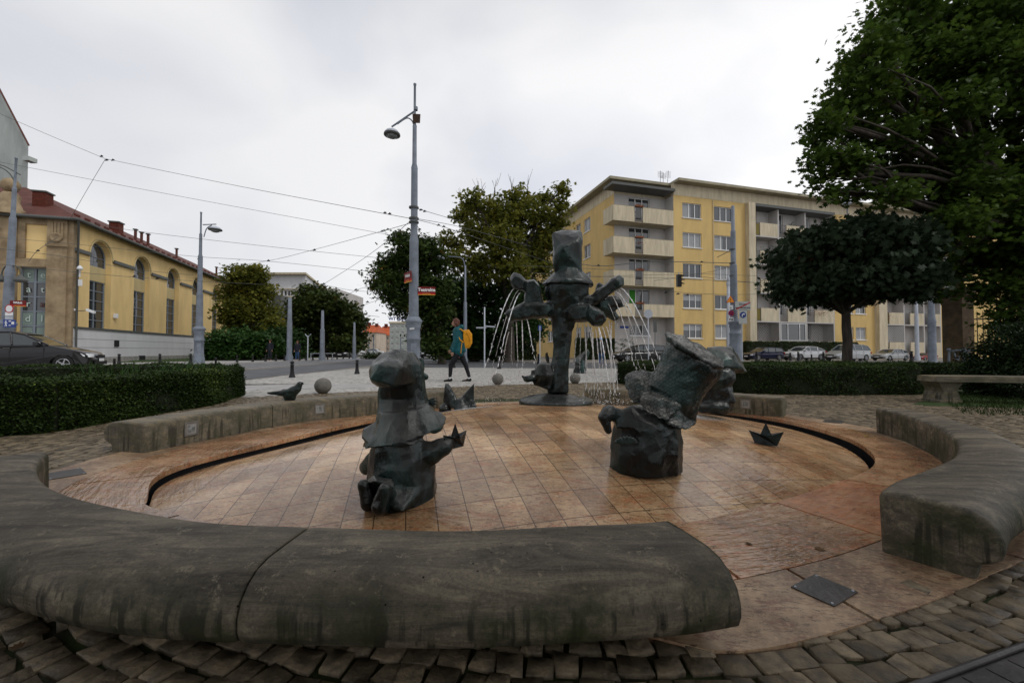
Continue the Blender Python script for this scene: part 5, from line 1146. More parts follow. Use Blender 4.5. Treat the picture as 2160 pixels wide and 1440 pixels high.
for i, (z0, z1) in enumerate(rowsz[:4]):
    zb_, zt_ = FW.z(1350, (469, 536, 603, 667.5)[i]), FW.z(1350, (437, 502, 571, 641)[i])
    mb = MB(); PW.box(mb, pb0, g0, zb_, zt_, -.10, 0); PW.box(mb, g1, pb1, zb_, zt_, -.10, 0)
    lb = PW.p(pb0, 0, -.05); L_ = 1.75*SC
    mb.obox(lb-nf*L_/2+Vector((0, 0, (zb_+zt_)/2)), r_*.05, u_*L_/2, Vector((0, 0, (zt_-zb_)/2))); bal = mb.build('balcony', M['cream'], apt)
    mb = MB(); PW.box(mb, pb0, pb1, zb_-.002-.0, zb_+.16, -1.3*SC, -.104); PW.box(mb, pb0+.1, bx0, zb_, zb_+.15, -1.7*SC, -1.3*SC); mb.build('balcony_slab', M['cream'], bal)
    mb = MB(); PW.box(mb, g0, g1, zt_-.05, zt_, -.07, -.03); PW.box(mb, g0, g1, zb_+.1, zb_+.14, -.07, -.03)
    for k in range(9): x = g0+(g1-g0)*(k+.5)/9; PW.box(mb, x-.012, x+.012, zb_+.14, zt_-.05, -.06, -.04)
    mb.build('railing', M['rail'], bal); mb = MB(); PW.box(mb, pb0, pb1, zt_+.002, zt_+.03, -.11, .01); mb.build('handrail', M['roofedge'], bal)
    mb = MB(); PW.box(mb, g0+.05, g1-.05, zt_-.02, zt_+.14, .02, .2); mb.build('flower_box', M['terra'], bal)
    p_ = PW.p((g0+g1)/2, zt_+(.16 if i != 1 else -.55), .12); flowers(p_, .25, .08, .07, 60, bal)
mb = MB(); zz = FW.z(1423, 405); PW.box(mb, pb0-.3, pb1, FW.z(1423, 406), FW.z(1423, 402)+.05, -1.3*SC, .35); mb.build('canopy', M['gutter'], apt)
# white painted ground floor at the corner, shop board
mb = MB(); BW.box(mb, bx0, bx1, 0, FW.z(1350, 672), .001, .05); 
me = mb.mesh()
bpy.data.meshes.remove(me)
# tall cream fins and loggias
mb = MB(); FW.box(mb, *xs_['fin'], 0, zc, -.3, .55); mb.build('fin', M['cream'], apt); mb = MB(); FW.box(mb, *xs_['fin2'], 0, zc, -.3, .55); mb.build('fin', M['cream'], apt)
LW = Wall(FW.p(0, 0, -1.25), r_, nf)
def loggia(col, base_px):
    for j in range(len(col)-1):
        a, b = col[j], col[j+1]; mbw = MB(); wz = []
        for i in range(5):
            z0 = rowsz[i][0]-.35; wz.append((a+.25, a+(b-a)*.52, z0+(.0 if i < 4 else .3), rowsz[i][1]+.45))
        LW.panel(mbw, a+.08, b-.08, 0, zc, wz); mbw.build('loggia_wall', M['greyw'], apt)
        for i, o in enumerate(wz): LW.window(apt, *o, nv=1, sill=False, curtain=(1, 0, 3, 0, 1)[(i+j) % 5], fw=.09)
        for i in range(5):
            zb_ = rowsz[i][0]-1.0*SC*.95 if i < 4 else 0; zt_ = zb_+1.12*SC if i < 4 else FW.z(1620, 729)*1.0
            zb_ = rowsz[i][0]-1.2; zt_ = rowsz[i][0]+.30
            if i == 4: zb_ = 0; zt_ = rowsz[4][0]-.25
            s0 = a+(b-a)*.30
            mb = MB(); FW.box(mb, s0, b-.09, zb_, zt_, -.08, .04); bl = mb.build('loggia_parapet', M['cream'], apt)
            if i < 4:
                mb = MB(); FW.box(mb, a+.09, b-.09, zb_-.14, zb_-.003, -1.25, .045); mb.build('loggia_floor', M['greyw'], bl)
                mb = MB(); FW.box(mb, a+.09, s0, zt_-.05, zt_, -.04, 0); FW.box(mb, a+.09, s0, zb_+.05, zb_+.09, -.04, 0)
                for k in range(7): x = a+.09+(s0-a-.09)*(k+.5)/7; FW.box(mb, x-.012, x+.012, zb_+.09, zt_-.05, -.03, -.01)
                mb.build('railing', M['rail'], bl)
                if (i+j) % 3 == 0: 
                    mb = MB(); FW.box(mb, a+.12, s0-.05, zb_+.12, zt_-.1, -.10, -.05); M.setdefault('yellowp', mat('yellow panel', (.30, .24, .04), .6)); mb.build('privacy_panel', M['yellowp'], bl)
        mb = MB(); FW.box(mb, b-.085, b+.085, 0, zc, -1.25, .03); 
        if j == 0 : pass
        mb.build('divider', M['greyw'], apt)
loggia(xs_['l'], 0); loggia(xs_['l2'], 0)
p_ = FW.p(xs_['l'][2]+1.9, rowsz[3][0]-.05, .15); flowers(p_, .7, .15, .22, 260, apt); p_ = FW.p(xs_['l2'][0]+.6, rowsz[3][0]-.3, .1); flowers(p_, .3, .1, .3, 120, apt)
mb = MB(); FW.box(mb, xs_['l'][0], xs_['l'][3], zc-.25, zc+.05, -1.2, .35); FW.box(mb, xs_['l2'][0], xs_['l2'][3], zc-.25, zc+.05, -1.2, .35); mb.build('canopy', M['gutter'], apt)
# plants and a dish on the balconies
for k, (bx_, row) in enumerate(((xs_['l'][0]+1.6, 1), (xs_['l'][1]+2.2, 0), (xs_['l'][1]+.6, 2), (xs_['l'][2]+1.2, 1), (xs_['l2'][0]+1.5, 2), (xs_['l2'][1]+1.2, 1), (xs_['l2'][1]+2.0, 3), (bx0+1.5, 0), (bx1-1.2, 1), (bx1-2.2, 2), (bx0+2.0, 3))):
    c = np.array(FW.p(bx_, rowsz[row][0]+(.42 if row < 4 else 0)+(.0 if k < 7 else -.55), -.25))+rng.normal(0, 1, (70, 3))*np.array([.28, .10, .16]); tag(link('balcony_plant', leaves(c, .12, .4, 'oval'), LM['bush'], apt), kind='stuff')
q = FW.p(xs_['l'][1]-.5, rowsz[3][1]+.1, .35); mb = MB(); mb.lathe([(.32, .10), (.24, .04), (.10, .005), (.001, 0)], q, 16, True, Vector((.3, -1, .35)).normalized().to_track_quat('Z', 'Y').to_matrix()); mb.tube([q, q+Vector((.1, .35, -.2))], .02, 5); mb.build('satellite_dish', M['grey2'], apt)
# lattice grilles on the ground floor loggias
for (a, b, m_) in ((xs_['l'][0]+.1, xs_['l'][1]-.1, 'rail'), (xs_['l'][2]+.1, xs_['l'][3]-.1, 'rail'), (xs_['l2'][0]+.1, xs_['l2'][1]-.1, 'frame')):
    mb = MB(); z0, z1 = rowsz[4][0]-.22, rowsz[4][1]+.25; h = z1-z0; st = .33; n = int((b-a+h)/st)
    for k in range(n):
        for sg in (1, -1):
            x0 = a-h+k*st+st/2; q0, q1 = (x0, z0), (x0+h, z1)
            t0 = max(0, (a-x0)/h); t1 = min(1, (b-x0)/h)
            if t1 <= t0: continue
            P0 = FW.p(x0+h*t0, z0+h*t0 if sg > 0 else z1-h*t0, -.02); P1 = FW.p(x0+h*t1, z0+h*t1 if sg > 0 else z1-h*t1, -.02); mb.tube([P0, P1], .016, 4, False, False)
    mb.build('lattice_grille', M[m_], apt)
o = (xs_['l'][1]+.15, xs_['l'][2]-.15, rowsz[4][0]-.2, rowsz[4][1]+.3); mb = MB(); FW.window(apt, *o, depth=.0, nv=[.28, .75], sill=False)
# rain pipe and antennas
mb = MB(); mb.tube([FW.p(X(1506), 0.3, .08), FW.p(X(1506), zc, .08)], .035, 6); mb.build('cable', M['cream'], apt)
for (x, h) in ((1393, 30), (1399, 26), (1408, 30)):
    mb = MB(); P0 = at(x, 386, FW.p(X(x), 0).y+1.5); P1 = at(x+(2 if x > 1400 else 0), 386-h+4, P0.y); mb.tube([P0, P1], .025, 5)
    for k in range(6): q = P0.lerp(P1, .45+.09*k); mb.tube([q-r_*.35, q+r_*.35], .014, 4, False)
    mb.build('antenna', M['rail'], apt)
# graffiti strokes on the ground-floor parapets
def scribble(W_, px0, px1, z0, z1, parent, n=3, seed=1, m_='rail'):
    rd = random.Random(seed); mb = MB()
    for k in range(n):
        x = W_.sx(px0)+(W_.sx(px1)-W_.sx(px0))*k/n; pts = []
        for j in range(7): pts.append(W_.p(x+rd.uniform(-.1, .5), rd.uniform(z0, z1), .05))
        mb.tube([Vector(p) for p in spline(pts, 4)], .02, 4)
    mb.build('graffiti', M[m_], parent)
scribble(FW, 1618, 1640, .9, rowsz[4][0]-.5, apt, 3, 2); scribble(FW, 1672, 1690, .9, rowsz[4][0]-.6, apt, 2, 3); scribble(FW, 1728, 1745, .9, rowsz[4][0]-.6, apt, 3, 5, 'green')
# blue street plate by the corner
mb = MB(); BW.box(mb, BW.sx(1308), BW.sx(1326), FW.z(1317, 690.5), FW.z(1317, 685.5), .0, .05); M['blue'] = mat('blue enamel', (.03, .06, .25), .35); mb.build('street_plate', M['blue'], apt)
# pale block behind, upper right
mb = MB(); x0 = (1850-1080)/F*70; mb.box((x0, 70, 0), (x0+40, 85, CH+(740-430)*70/F), .28, (x0, 70, 0)); t = thing('apartment_block', 'pale cream end wall of a taller block half hidden by the plane tree', 'building', (x0, 70, 0)); mb.build('wall', M['cream'], t)
mb = MB(); mb.box((x0-.6, 69.4, CH+(740-430)*70/F), (x0+40, 86, CH+(740-430)*70/F+.5), .28, (x0, 70, 0)); mb.build('roof', M['roofedge'], t)
# ---------------------------- arched yellow building on the left
CL = Vector((-30.3, 29.0, 0)); TW = Wall(CL, u_, r_); HE = 9.95; ZP = TW.z(160, 693)
thb = thing('arched_building', 'yellow plastered building with round arched windows, sandstone corner and red hipped roof', 'building', tuple(CL))
niches = [(1.7+5.53*k, 4.15+5.53*k) for k in range(6)]
Hn = 9.15; rad = 1.22
mb = MB(); LT = 38
TW.panel(mb, 0, LT, ZP, HE, [(a, b, ZP, Hn-rad) for a, b in niches]+[(a, b, Hn-rad, Hn) for a, b in niches], .0001)
for a, b in niches:     # arch spandrels, niche reveals
    c = (a+b)/2; R_ = (b-a)/2; n = 14; arc = [(c-R_*math.cos(math.pi*i/n), Hn-rad+rad*math.sin(math.pi*i/n)) for i in range(n+1)]
    for i in range(n): 
        p0, p1 = arc[i], arc[i+1]; mb.add([TW.p(*p0), TW.p(*p1), TW.p(p1[0], Hn), TW.p(p0[0], Hn)], [(0, 1, 2, 3)]); mb.add([TW.p(*p0), TW.p(*p1), TW.p(*p1, -.75), TW.p(*p0, -.75)], [(0, 1, 2, 3)])
    for x in (a, b): mb.add([TW.p(x, ZP), TW.p(x, Hn-rad), TW.p(x, Hn-rad, -.75), TW.p(x, ZP, -.75)], [(0, 1, 2, 3)])
mb.build('wall', M['yellow2'], thb)
NW = Wall(TW.p(0, 0, -.34), u_, r_)
for i, (a, b) in enumerate(niches):
    c = (a+b)/2; mb = MB(); R_ = (b-a)/2
    lo0, lo1 = ZP, 6.15; up0 = 7.25
    NW.panel(mb, a, b, ZP, Hn, [(a+.06, b-.06, lo0+.02, lo1), (a+.06, b-.06, up0, Hn)], .12); nn = mb.build('niche', M['niche'], thb)
    NW.window(thb, a+.06, b-.06, lo0+.02, lo1, depth=.08, nv=1, nh=4, fw=.08, fm='gframe', sill=False, curtain=0)
    mb = MB(); n = 14; R2 = R_-.06; zz = Hn-rad+.02; ap = [(c-R2*math.cos(math.pi*k/n), zz+R2*.9*math.sin(math.pi*k/n)) for k in range(n+1)]; pts = [NW.p(a+.06, up0, -.08)]+[NW.p(*q, -.08) for q in ap]+[NW.p(b-.06, up0, -.08)]
    mb.tube(pts+[pts[0]], .045, 5); mb.tube([NW.p(c, up0, -.12), NW.p(c, zz+R2*.9, -.12)], .035, 4); mb.tube([NW.p(a+.06, zz, -.08), NW.p(b-.06, zz, -.08)], .03, 4); aw = mb.build('arched_window', M['gframe'], thb)
    mb = MB(); mb.add([NW.p(a+.06, up0, -.10)]+[NW.p(*q, -.10) for q in ap]+[NW.p(b-.06, up0, -.10)], [tuple(range(n+3))]); mb.build('pane', M['glass'], aw)
    mb = MB()
    for k in range(n): 
        q0, q1 = ap[k], ap[k+1]; mb.add([NW.p(*q0, .003), NW.p(*q1, .003), NW.p(c-(R_+.0)*math.cos(math.pi*(k+1)/n), Hn-rad+rad*math.sin(math.pi*(k+1)/n), .003), NW.p(c-(R_)*math.cos(math.pi*k/n), Hn-rad+rad*math.sin(math.pi*k/n), .003)], [(0, 1, 2, 3)])
    mb.build('arch_surround', M['niche'], thb)
    # hood mould round the arch, string course between the niches
    mb = MB(); pa = [TW.p(c-(R_+.12)*math.cos(math.pi*k/n), Hn-rad+(rad+.12)*math.sin(math.pi*k/n), .03) for k in range(n+1)]; mb.tube([TW.p(c-R_-.12, ZP+.1, .02)]*0+pa, .07, 5); mb.build('hood_mould', M['niche'], thb)
    mb = MB(); a2 = b+.15; b2 = (niches[i+1][0]-.1) if i+1 < len(niches) else LT
    if i == 0: TW.box(mb, .02, a-.05, Hn-rad-.12, Hn-rad+.12, .0, .16); mb.build('string_course', M['gutter'], thb); mb = MB()
    TW.box(mb, a2, b2, Hn-rad-.12, Hn-rad+.12, .0, .16); mb.build('string_course', M['gutter'], thb)
mb = MB(); TW.box(mb, .05, LT, .45, ZP-.002, -.3, .08); 
mb.build('white_plinth', M['whitew'], thb); mb = MB(); TW.box(mb, .05, LT, 0, .448, -.3, .14); mb.build('plinth_base', M['kerb'], thb)
mb = MB(); TW.box(mb, .05, LT, ZP, ZP+.14, .0, .16); mb.build('plinth_moulding', M['gutter'], thb)
mb = MB(); 
for z in (1.15, 1.75): TW.box(mb, .06, LT, z-.012, z+.012, .081, .084)
mb.build('plinth_groove', M['gutter'], thb)
for (xa, xb, z0, z1) in ((238, 247, 1.25, 1.75), (290, 303, .05, .5)):
    mb = MB(); TW.box(mb, TW.sx(xa), TW.sx(xb), z0, z1, .082, .146); mb.build('basement_opening', M['dark'], thb)
scribble(TW, 151, 163, 1.15, 1.9, thb, 6, 9)
# street front with sandstone pilasters and the lettered window
GW = Wall(CL, r_, nf); gx = GW.sx
mb = MB(); w0, w1 = gx(35), gx(95); wz0, wz1 = .6, GW.z(60, 563); bx_0, bx_1 = gx(50), gx(96)
GW.panel(mb, -22, .0, 0, HE, [(w0, w1, wz0, wz1), (w0-9, w1-9, wz0, wz1)], .4); mb.build('front_wall', M['yellow2'], thb)
mb = MB(); GW.box(mb, gx(100), gx(142), .0, HE-.02, -.3, .28); GW.box(mb, gx(142)+.002, .06, 0, HE-.02, -.3, .14); GW.box(mb, w0-1.6, w0-.02, 0, HE-.02, -.3, .28)
mb.build('pilaster', M['sandst'], thb)
mb = MB(); GW.box(mb, w0-.02+.003, gx(100)-.003, wz1, wz1+.55, .0, .2); GW.box(mb, w0, gx(50), GW.z(60, 545), HE-.03, .0, .13); GW.box(mb, gx(50), gx(96), HE-.5, HE-.03, .0, .12); GW.box(mb, gx(97), gx(100)-.003, GW.z(60, 545), HE-.03, .0, .12)
mb.build('window_surround', M['sandst'], thb)
mb = MB(); z0 = GW.z(120, 522); GW.box(mb, gx(99), gx(145), z0, z0+.15, .28, .38); 
for k in range(4): x = gx(109+k*7); GW.box(mb, x, x+.14, GW.z(120, 505), GW.z(120, 472), .281, .36)
c = GW.p(gx(120), GW.z(120, 503), .30); mb.lathe([(.34, 0), (.34, .06), (.24, .10), (.20, .07), (.0001, .09)], c, 18, True, (nf.to_track_quat('Z', 'Y')).to_matrix())
mb.build('pilaster_ornament', M['sandst'], thb)
wn = GW.window(thb, w0, w1, wz0, wz1, depth=.25, nv=1, nh=5, fw=.10, fm='gframe', sill=False); GW.window(thb, w0-9, w1-9, wz0, wz1, depth=.25, nv=1, nh=5, fw=.10, fm='gframe', sill=False)
# letters stuck on the panes
hz = (wz1-wz0)/6; ww = (w1-w0)/2
for (s_, cx_, row) in (('t', 0, 5), ('e', 1, 5), ('a', 0, 4), ('t', 1, 4), ('r', 0, 3), ('a', 1, 3), ('d', 0, 2), ('l', 1, 2), ('o', 1, 0)):
    p_ = GW.p(w0+ww*(cx_+.55), wz0+hz*(row+.5), -.25+.04); put_text('letter', s_, .62, p_, r_, (0, 0, 1), M['letters'] if s_+str(row) != 'a3' else M['brick'], wn)
for (cx_, row) in ((0, 5), (1, 5), (0, 2), (1, 2), (0, 1), (1, 1), (0, 0), (1, 0)):
    mb = MB(); GW.box(mb, w0+ww*cx_+.1, w0+ww*(cx_+1)-.1, wz0+hz*row+.06, wz0+hz*(row+1)-.06, -.282, -.27); mb.build('frosted_panel', M['frost'], wn)
# hipped roof, gutter, chimneys, vents
RI_ = 7.5; RH = 14.2; o_ = .55
A_ = GW.p(o_, HE, o_)+Vector(); B_ = TW.p(LT, HE, o_); C_ = TW.p(LT, HE, -15-o_); D_ = GW.p(-15-o_, HE, o_); D2 = GW.p(-24, HE, o_)
A_ = CL+r_*o_-u_*o_+Vector((0, 0, HE)); B_ = CL+r_*o_+u_*LT+Vector((0, 0, HE)); rid0 = CL-r_*RI_+u_*RI_+Vector((0, 0, RH)); rid1 = CL-r_*RI_+u_*LT+Vector((0, 0, RH)); L0_ = CL-r_*26-u_*o_+Vector((0, 0, HE)); L1_ = CL-r_*26+u_*RI_+Vector((0, 0, RH))
mb = MB(); mb.add([A_, B_, rid1, rid0, L0_, L1_, CL-r_*15+u_*LT+Vector((0, 0, HE)), CL-r_*26+u_*15+Vector((0, 0, HE)), CL-r_*15+u_*15+Vector((0, 0, HE))], [(0, 1, 2, 3), (4, 0, 3, 5), (2, 6, 8, 3), (3, 8, 7, 5)]); rf = mb.build('roof', M['redroof'], thb)
mb = MB(); mb.tube([L0_-Vector((0, 0, .06)), A_-Vector((0, 0, .06)), B_-Vector((0, 0, .06))], .11, 8); mb.build('eaves_gutter', M['gutter'], rf)
mb = MB(); mb.add([A_-Vector((0, 0, .03)), B_-Vector((0, 0, .03)), TW.p(LT, HE-.03, -.1), TW.p(0, HE-.03, -.1), L0_-Vector((0, 0, .03)), CL-r_*26+Vector((0, 0, HE-.03))], [(3, 2, 1, 0), (0, 4, 5, 3)]); mb.build('soffit', M['gutter'], rf)
def roofz(d): return HE+(RH-HE)*(d+o_)/(RI_+o_)
for (px, w_, dpt, hh, kind) in ((55, .75, 2.2, .75, 0), (240, .7, 1.9, .75, 0), (281, .17, 2.0, .95, 1), (294, .17, 2.0, .95, 1), (308, .17, 1.8, 1.1, 1), (369, .17, 2.0, 1.0, 1), (417, .17, 2.0, 1.05, 1), (454, .18, 2.0, 1.1, 1)):
    Wd = Wall(TW.p(0, 0, -dpt), u_, r_); a = Wd.sx(px) if px > 100 else None; b0 = Wd.p(a, roofz(dpt)-.6) if a is not None else CL-r_*3.1+u_*2.2+Vector((0, 0, roofz(2.2)-.5))
    mb = MB(); mb.obox(b0+Vector((0, 0, (hh+.6)/2)), r_*w_/2, u_*w_/2, Vector((0, 0, (hh+.6)/2))); ch = mb.build('chimney' if kind == 0 else 'vent_pipe', M['brick'] if kind == 0 else M['redroof'], rf)
    mb = MB(); mb.obox(b0+Vector((0, 0, hh+.6+.06)), r_*(w_/2+.07), u_*(w_/2+.07), Vector((0, 0, .05))); mb.build('cap', M['gutter'], ch)
for k in range(34): 
    mb = MB(); q = TW.p(.8+k*1.08, roofz(.3)+.09, -.3); mb.obox(q, u_*.28, r_*.03, Vector((0, 0, .08))); mb.build('snow_guard', M['brick'], rf)
mb = MB(); mb.tube([A_+Vector((0, 0, -.1)), TW.p(.12, HE-.7, .2), TW.p(.12, .2, .2)], .06, 6); mb.build('downpipe', M['gutter'], thb)
# stone ball ornament at the front
p_ = GW.p(gx(16), HE, .1); mb = MB(); mb.lathe([(.8, 0), (.8, .3), (.6, .45), (.45, .9), (.5, 1.3), (.35, 1.5)], (p_.x, p_.y, HE), 14); mb.sphere((p_.x, p_.y, HE+2.0), .48, 16); mb.build('ball_finial', M['sandst'], thb)
# security cameras on the corner
cc_ = TW.p(.05, TW.z(150, 655), .35); cw = thing('security_camera', 'pair of white security cameras on the corner of the arched building', 'camera', tuple(cc_))
for (a, b) in ((Vector((-.7, 0, .0)), -1), (Vector((1.1, 0, .0)), 1)):
    mb = MB(); mb.tube([cc_, cc_+a*.55+Vector((0, 0, .02))], .025, 5); mb.build('bracket', M['gutter'], cw)
    mb = MB(); q = cc_+a*.75; mb.obox(q+Vector((0, 0, -.02)), Vector((.28, 0, -.10*b*1.0)), Vector((0, .07, 0)), Vector((.02*b, 0, .07))); mb.build('camera_body', M['white'], cw)
mb = MB(); q = TW.p(.05, TW.z(150, 568), .35); mb.lathe([(.05, -.5), (.05, 0), (.16, .02), (.17, .12), (.08, .25), (.04, .3)], q, 12); mb.obox(q+Vector((.05, 0, -.9)), Vector((.1, 0, 0)), Vector((0, .05, 0)), Vector((0, 0, .22))); tag(mb.build('dome_camera', M['white'], None, tuple(q)), 'white dome camera with box on the corner of the arched building', 'camera')
p_ = TW.p(TW.sx(239), TW.z(239, 666), .12); mb = MB(); mb.obox(p_, u_*.13, r_*.1, Vector((0, 0, .17))); tag(mb.build('alarm_box', M['white'], None, tuple(p_)), 'small white box on the yellow wall between the first two windows', 'alarm box')
# ---------------------------- gable behind, far left
gb = thing('gabled_building', 'tall plain grey gable end rising behind the red roof at the far left', 'building', (-52, 44, 0)); Y = 44
pts = [at(-260, 100, Y), at(0, 210, Y), at(61, 306, Y), at(59, 420, Y)]; poly = [(-70, 0)]; 
q = [Vector((-80, Y, 0)), Vector((at(59, 400, Y).x, Y, 0)), at(60, 306, Y), at(-130, -60, Y), Vector((-80, Y, 30))]
mb = MB(); n = len(q); vs = q+[p+Vector((-25, 16, 0)) for p in q]; mb.add(vs, [tuple(range(n)), tuple(reversed(range(n, 2*n)))]+[(i, n+i, n+(i+1) % n, (i+1) % n) for i in range(n)]); mb.build('wall', M['greyb2'] if 'greyb2' in M else M['greyb'], gb)
mb = MB(); a, b = at(-130, -60, Y-.3), at(61, 307, Y-.3); mb.tube([a, b], .08, 5); mb.build('roof_edge', M['redroof'], gb); mb = MB(); c = at(63, 337, Y); mb.obox(c, (.35, 0, 0), (0, .4, 0), (0, 0, .22)); mb.build('cornice_end', M['greyb'], gb)
# ---------------------------- white modern block
Y = 78; x0, x1 = at(538, 577, Y).x, at(644, 577, Y).x; zt = at(600, 580, Y).z
wb_ = thing('white_building', 'white modern block with a thin flat roof and balconies above the dark trees', 'building', (x0, Y, 0))
WM = Wall((x0, Y, 0), (1, 0, 0), (0, -1, 0)); mb = MB(); Wd = x1-x0
ro = []
for (a, b, za, zb2) in ((583, 588, 604, 598), (630, 636, 604, 598), (591, 597, 624, 612.5), (599, 605, 624, 612.5), (606, 612, 624, 612.5), (622, 629, 624, 612.5), (630, 636, 624, 612.5), (592, 600, 648, 639), (604, 612, 648, 639)): ro.append((at(a, 600, Y).x-x0, at(b, 600, Y).x-x0, at(600, za, Y).z, at(600, zb2, Y).z))
WM.panel(mb, 0, Wd, 0, zt, ro, .3); mb.add([Vector((x1, Y, 0)), Vector((x1-6.0, Y+22, 0)), Vector((x1-6.0, Y+22, zt)), Vector((x1, Y, zt))], [(0, 1, 2, 3)]); mb.build('wall', M['whitew'], wb_)
for o in ro: WM.window(wb_, *o, depth=.2, nv=0, sill=False)
mb = MB(); mb.prism([(x0-.3, Y-.8), (x1+.5, Y-.8), (x1-5.6, Y+22.5), (x0-6, Y+22.5)], zt, zt+.35); mb.build('roof', M['cream'], wb_)
for (a, b, z_) in ((586, 644, 626), (586, 644, 604)): mb = MB(); WM.box(mb, at(a, 600, Y).x-x0, at(b, 600, Y).x-x0, at(600, z_+6, Y).z, at(600, z_, Y).z if z_ > 610 else at(600, z_+5, Y).z, .0, 1.2 if z_ > 610 else .3); mb.build('balcony', M['cream'], wb_)
mb = MB(); mb.box((at(690, 600, Y+22).x-.5, Y+22, 0), (at(710, 600, Y+22).x, Y+40, at(690, 608, Y+22).z)); mb.build('rear_wing', M['greyw'], wb_)
Y = 60; a = at(575, 622, Y); b = at(592, 632, Y); mb = MB(); mb.box((a.x, Y, 0), (b.x, Y+18, a.z), 0); tag(mb.build('dark_building', M['gutter'], None, (a.x, Y, 0)), 'dark grey boxy wing between the linden tree and the white block', 'building')
# ---------------------------- houses at the end of the street
def house(name, label, px0, px1, py_e, Y, mt, rooft=None, py_r=None, rows=3, cols=3, lw=.5, dep=14):
    a, b = at(px0, py_e, Y), at(px1, py_e, Y); t = thing(name, label, 'building', (a.x, Y, 0), 'houses at the end of the street'); W_ = Wall((a.x, Y, 0), (1, 0, 0), (0, -1, 0)); wd = b.x-a.x; H_ = a.z
    ro = [(wd*(c+.28)/cols, wd*(c+.72)/cols, H_*(r+.42)/(rows+.25), H_*(r+.88)/(rows+.25)) for c in range(cols) for r in range(rows)]
    mb = MB(); W_.panel(mb, 0, wd, 0, H_, ro, .3); mb.box((a.x, Y+.4, 0), (b.x, Y+dep, H_)); mb.build('wall', mt, t)
    for o in ro: W_.window(t, *o, depth=.2, nv=1, sill=False, fw=.12)
    if rooft:
        zr = at(px0, py_r, Y).z; mb = MB(); i = wd*.12; A = [(a.x-.4, Y-.5, H_), (b.x+.4, Y-.5, H_), (b.x+.4, Y+dep+.5, H_), (a.x-.4, Y+dep+.5, H_), (a.x+i, Y+dep/2, zr), (b.x-i, Y+dep/2, zr)]
        mb.add(A, [(0, 1, 5, 4), (1, 2, 5), (2, 3, 4, 5), (3, 0, 4)]); r1 = mb.build('roof', rooft, t); mb = MB(); mb.box((a.x+wd*.3, Y+dep*.4, H_+.5), (a.x+wd*.3+1.2, Y+dep*.4+1.5, zr+1.0)); mb.box((b.x-wd*.25, Y+dep*.35, H_+.5), (b.x-wd*.25+1.0, Y+dep*.35+1.2, zr+.5)); mb.build('chimney', M['brick'], r1)
    else:
        mb = MB(); mb.box((a.x-.3, Y-.3, H_), (b.x+.3, Y+dep+.3, H_+.6)); mb.build('roof', M['cream'], t)
    return t, W_, wd, H_
house('town_house', 'pale town house with an orange roof at the left of the street end', 752, 793, 701, 170, M['cream2'], M['orange'], 683, 4, 4)
house('town_house', 'narrow town house with a steep red orange roof in the middle of the street end', 794, 822, 707, 185, M['cream2'], M['orange'], 686, 3, 3)
house('town_house', 'small pale house squeezed between the orange roofs and the grey block', 818, 830, 700, 200, M['greyb'], M['cream'], 688, 4, 2)
ht, HW, wd, Hh = house('grey_block', 'grey flat roofed block with rooftop lettering left of the main lamp post', 822, 876, 682, 150, M['greyb'], None, None, 5, 5)
put_text('roof_lettering', 'wrocl', 2.6, HW.p(wd*.28, Hh+1.9, .1), (1, 0, 0), (0, 0, 1), M['blue'], ht, .03); mb = MB(); mb.box((at(861, 680, 150).x, 152, Hh+.6), (at(876, 680, 150).x, 160, Hh+2.8)); mb.build('roof_room', M['greyb'], ht)
house('tan_block', 'tan block just right of the main lamp post pedestal', 882, 912, 690, 120, M['tan'], None, None, 5, 4)
house('shop_building', 'long low buildings closing the street behind the traffic', 720, 770, 728, 190, M['tan'], M['orange'], 722, 2, 5)
for i, (px, py, h, lab) in enumerate(((778, 738, 22, 'slim street pole at the far street end, left'), (788, 740, 34, 'taller slim pole at the far street end'), (845, 738, 30, 'slim pole in front of the grey block'), (893, 742, 44, 'slim pole right of the main lamp pedestal'))):
    b = at(px, 748, 90); mb = MB(); mb.tube([(b.x, 90, 0), (b.x, 90, (h+8)*90/F)], .12, 6); tag(mb.build('street_pole', M['grey'], None, (b.x, 90, 0)), lab, 'pole', 'distant street poles')
# ---------------------------- gate pillar and iron fence at right
gp_ = thing('gate_pillar', 'weathered sandstone gate pillar with cornice and urn under the plane tree', 'pillar', (0, 0, 0)); Y = 13.2; a, b = at(2018, 700, Y), at(2060, 700, Y); cx_ = (a.x+b.x)/2+.1; hw = (b.x-a.x)/2*.84
gp_.location = (cx_, Y+.35, 0); WO[gp_.name] = Vector((cx_, Y+.35, 0)); M['pill'] = mat('dark sandstone', (.12, .085, .055), .85, var=.3, vscale=4, bump=.4)
mb = MB(); z1 = at(2040, 614, Y).z; R35 = .3; P0 = (cx_, Y+.35, 0)
for (s_, z0_, z1_) in ((1.12, 0, .35), (1.0, .35, z1-.38), (1.06, z1-.38, z1-.33), (1.02, z1-.33, z1-.12), (1.2, z1-.12, z1-.04), (1.3, z1-.04, z1+.05), (1.1, z1+.05, z1+.16)): mb.box((cx_-hw*s_, Y+.35-hw*s_, z0_), (cx_+hw*s_, Y+.35+hw*s_, z1_), .25, P0)
mb.build('shaft', M['pill'], gp_); mb = MB(); mb.lathe([(hw*.8, 0), (hw*.5, .1), (hw*.75, .28), (hw*.7, .42), (hw*.3, .55), (hw*.25, .62), (.05, .75)], (cx_, Y+.35, z1+.16), 14); mb.build('urn', M['pill'], gp_)
fn = thing('iron_fence', 'black wrought iron railing with spear tips running right from the gate pillar', 'fence', (cx_+.5, Y, 0)); x = cx_+hw+.12; zt = at(2080, 655, Y).z; mb = MB()
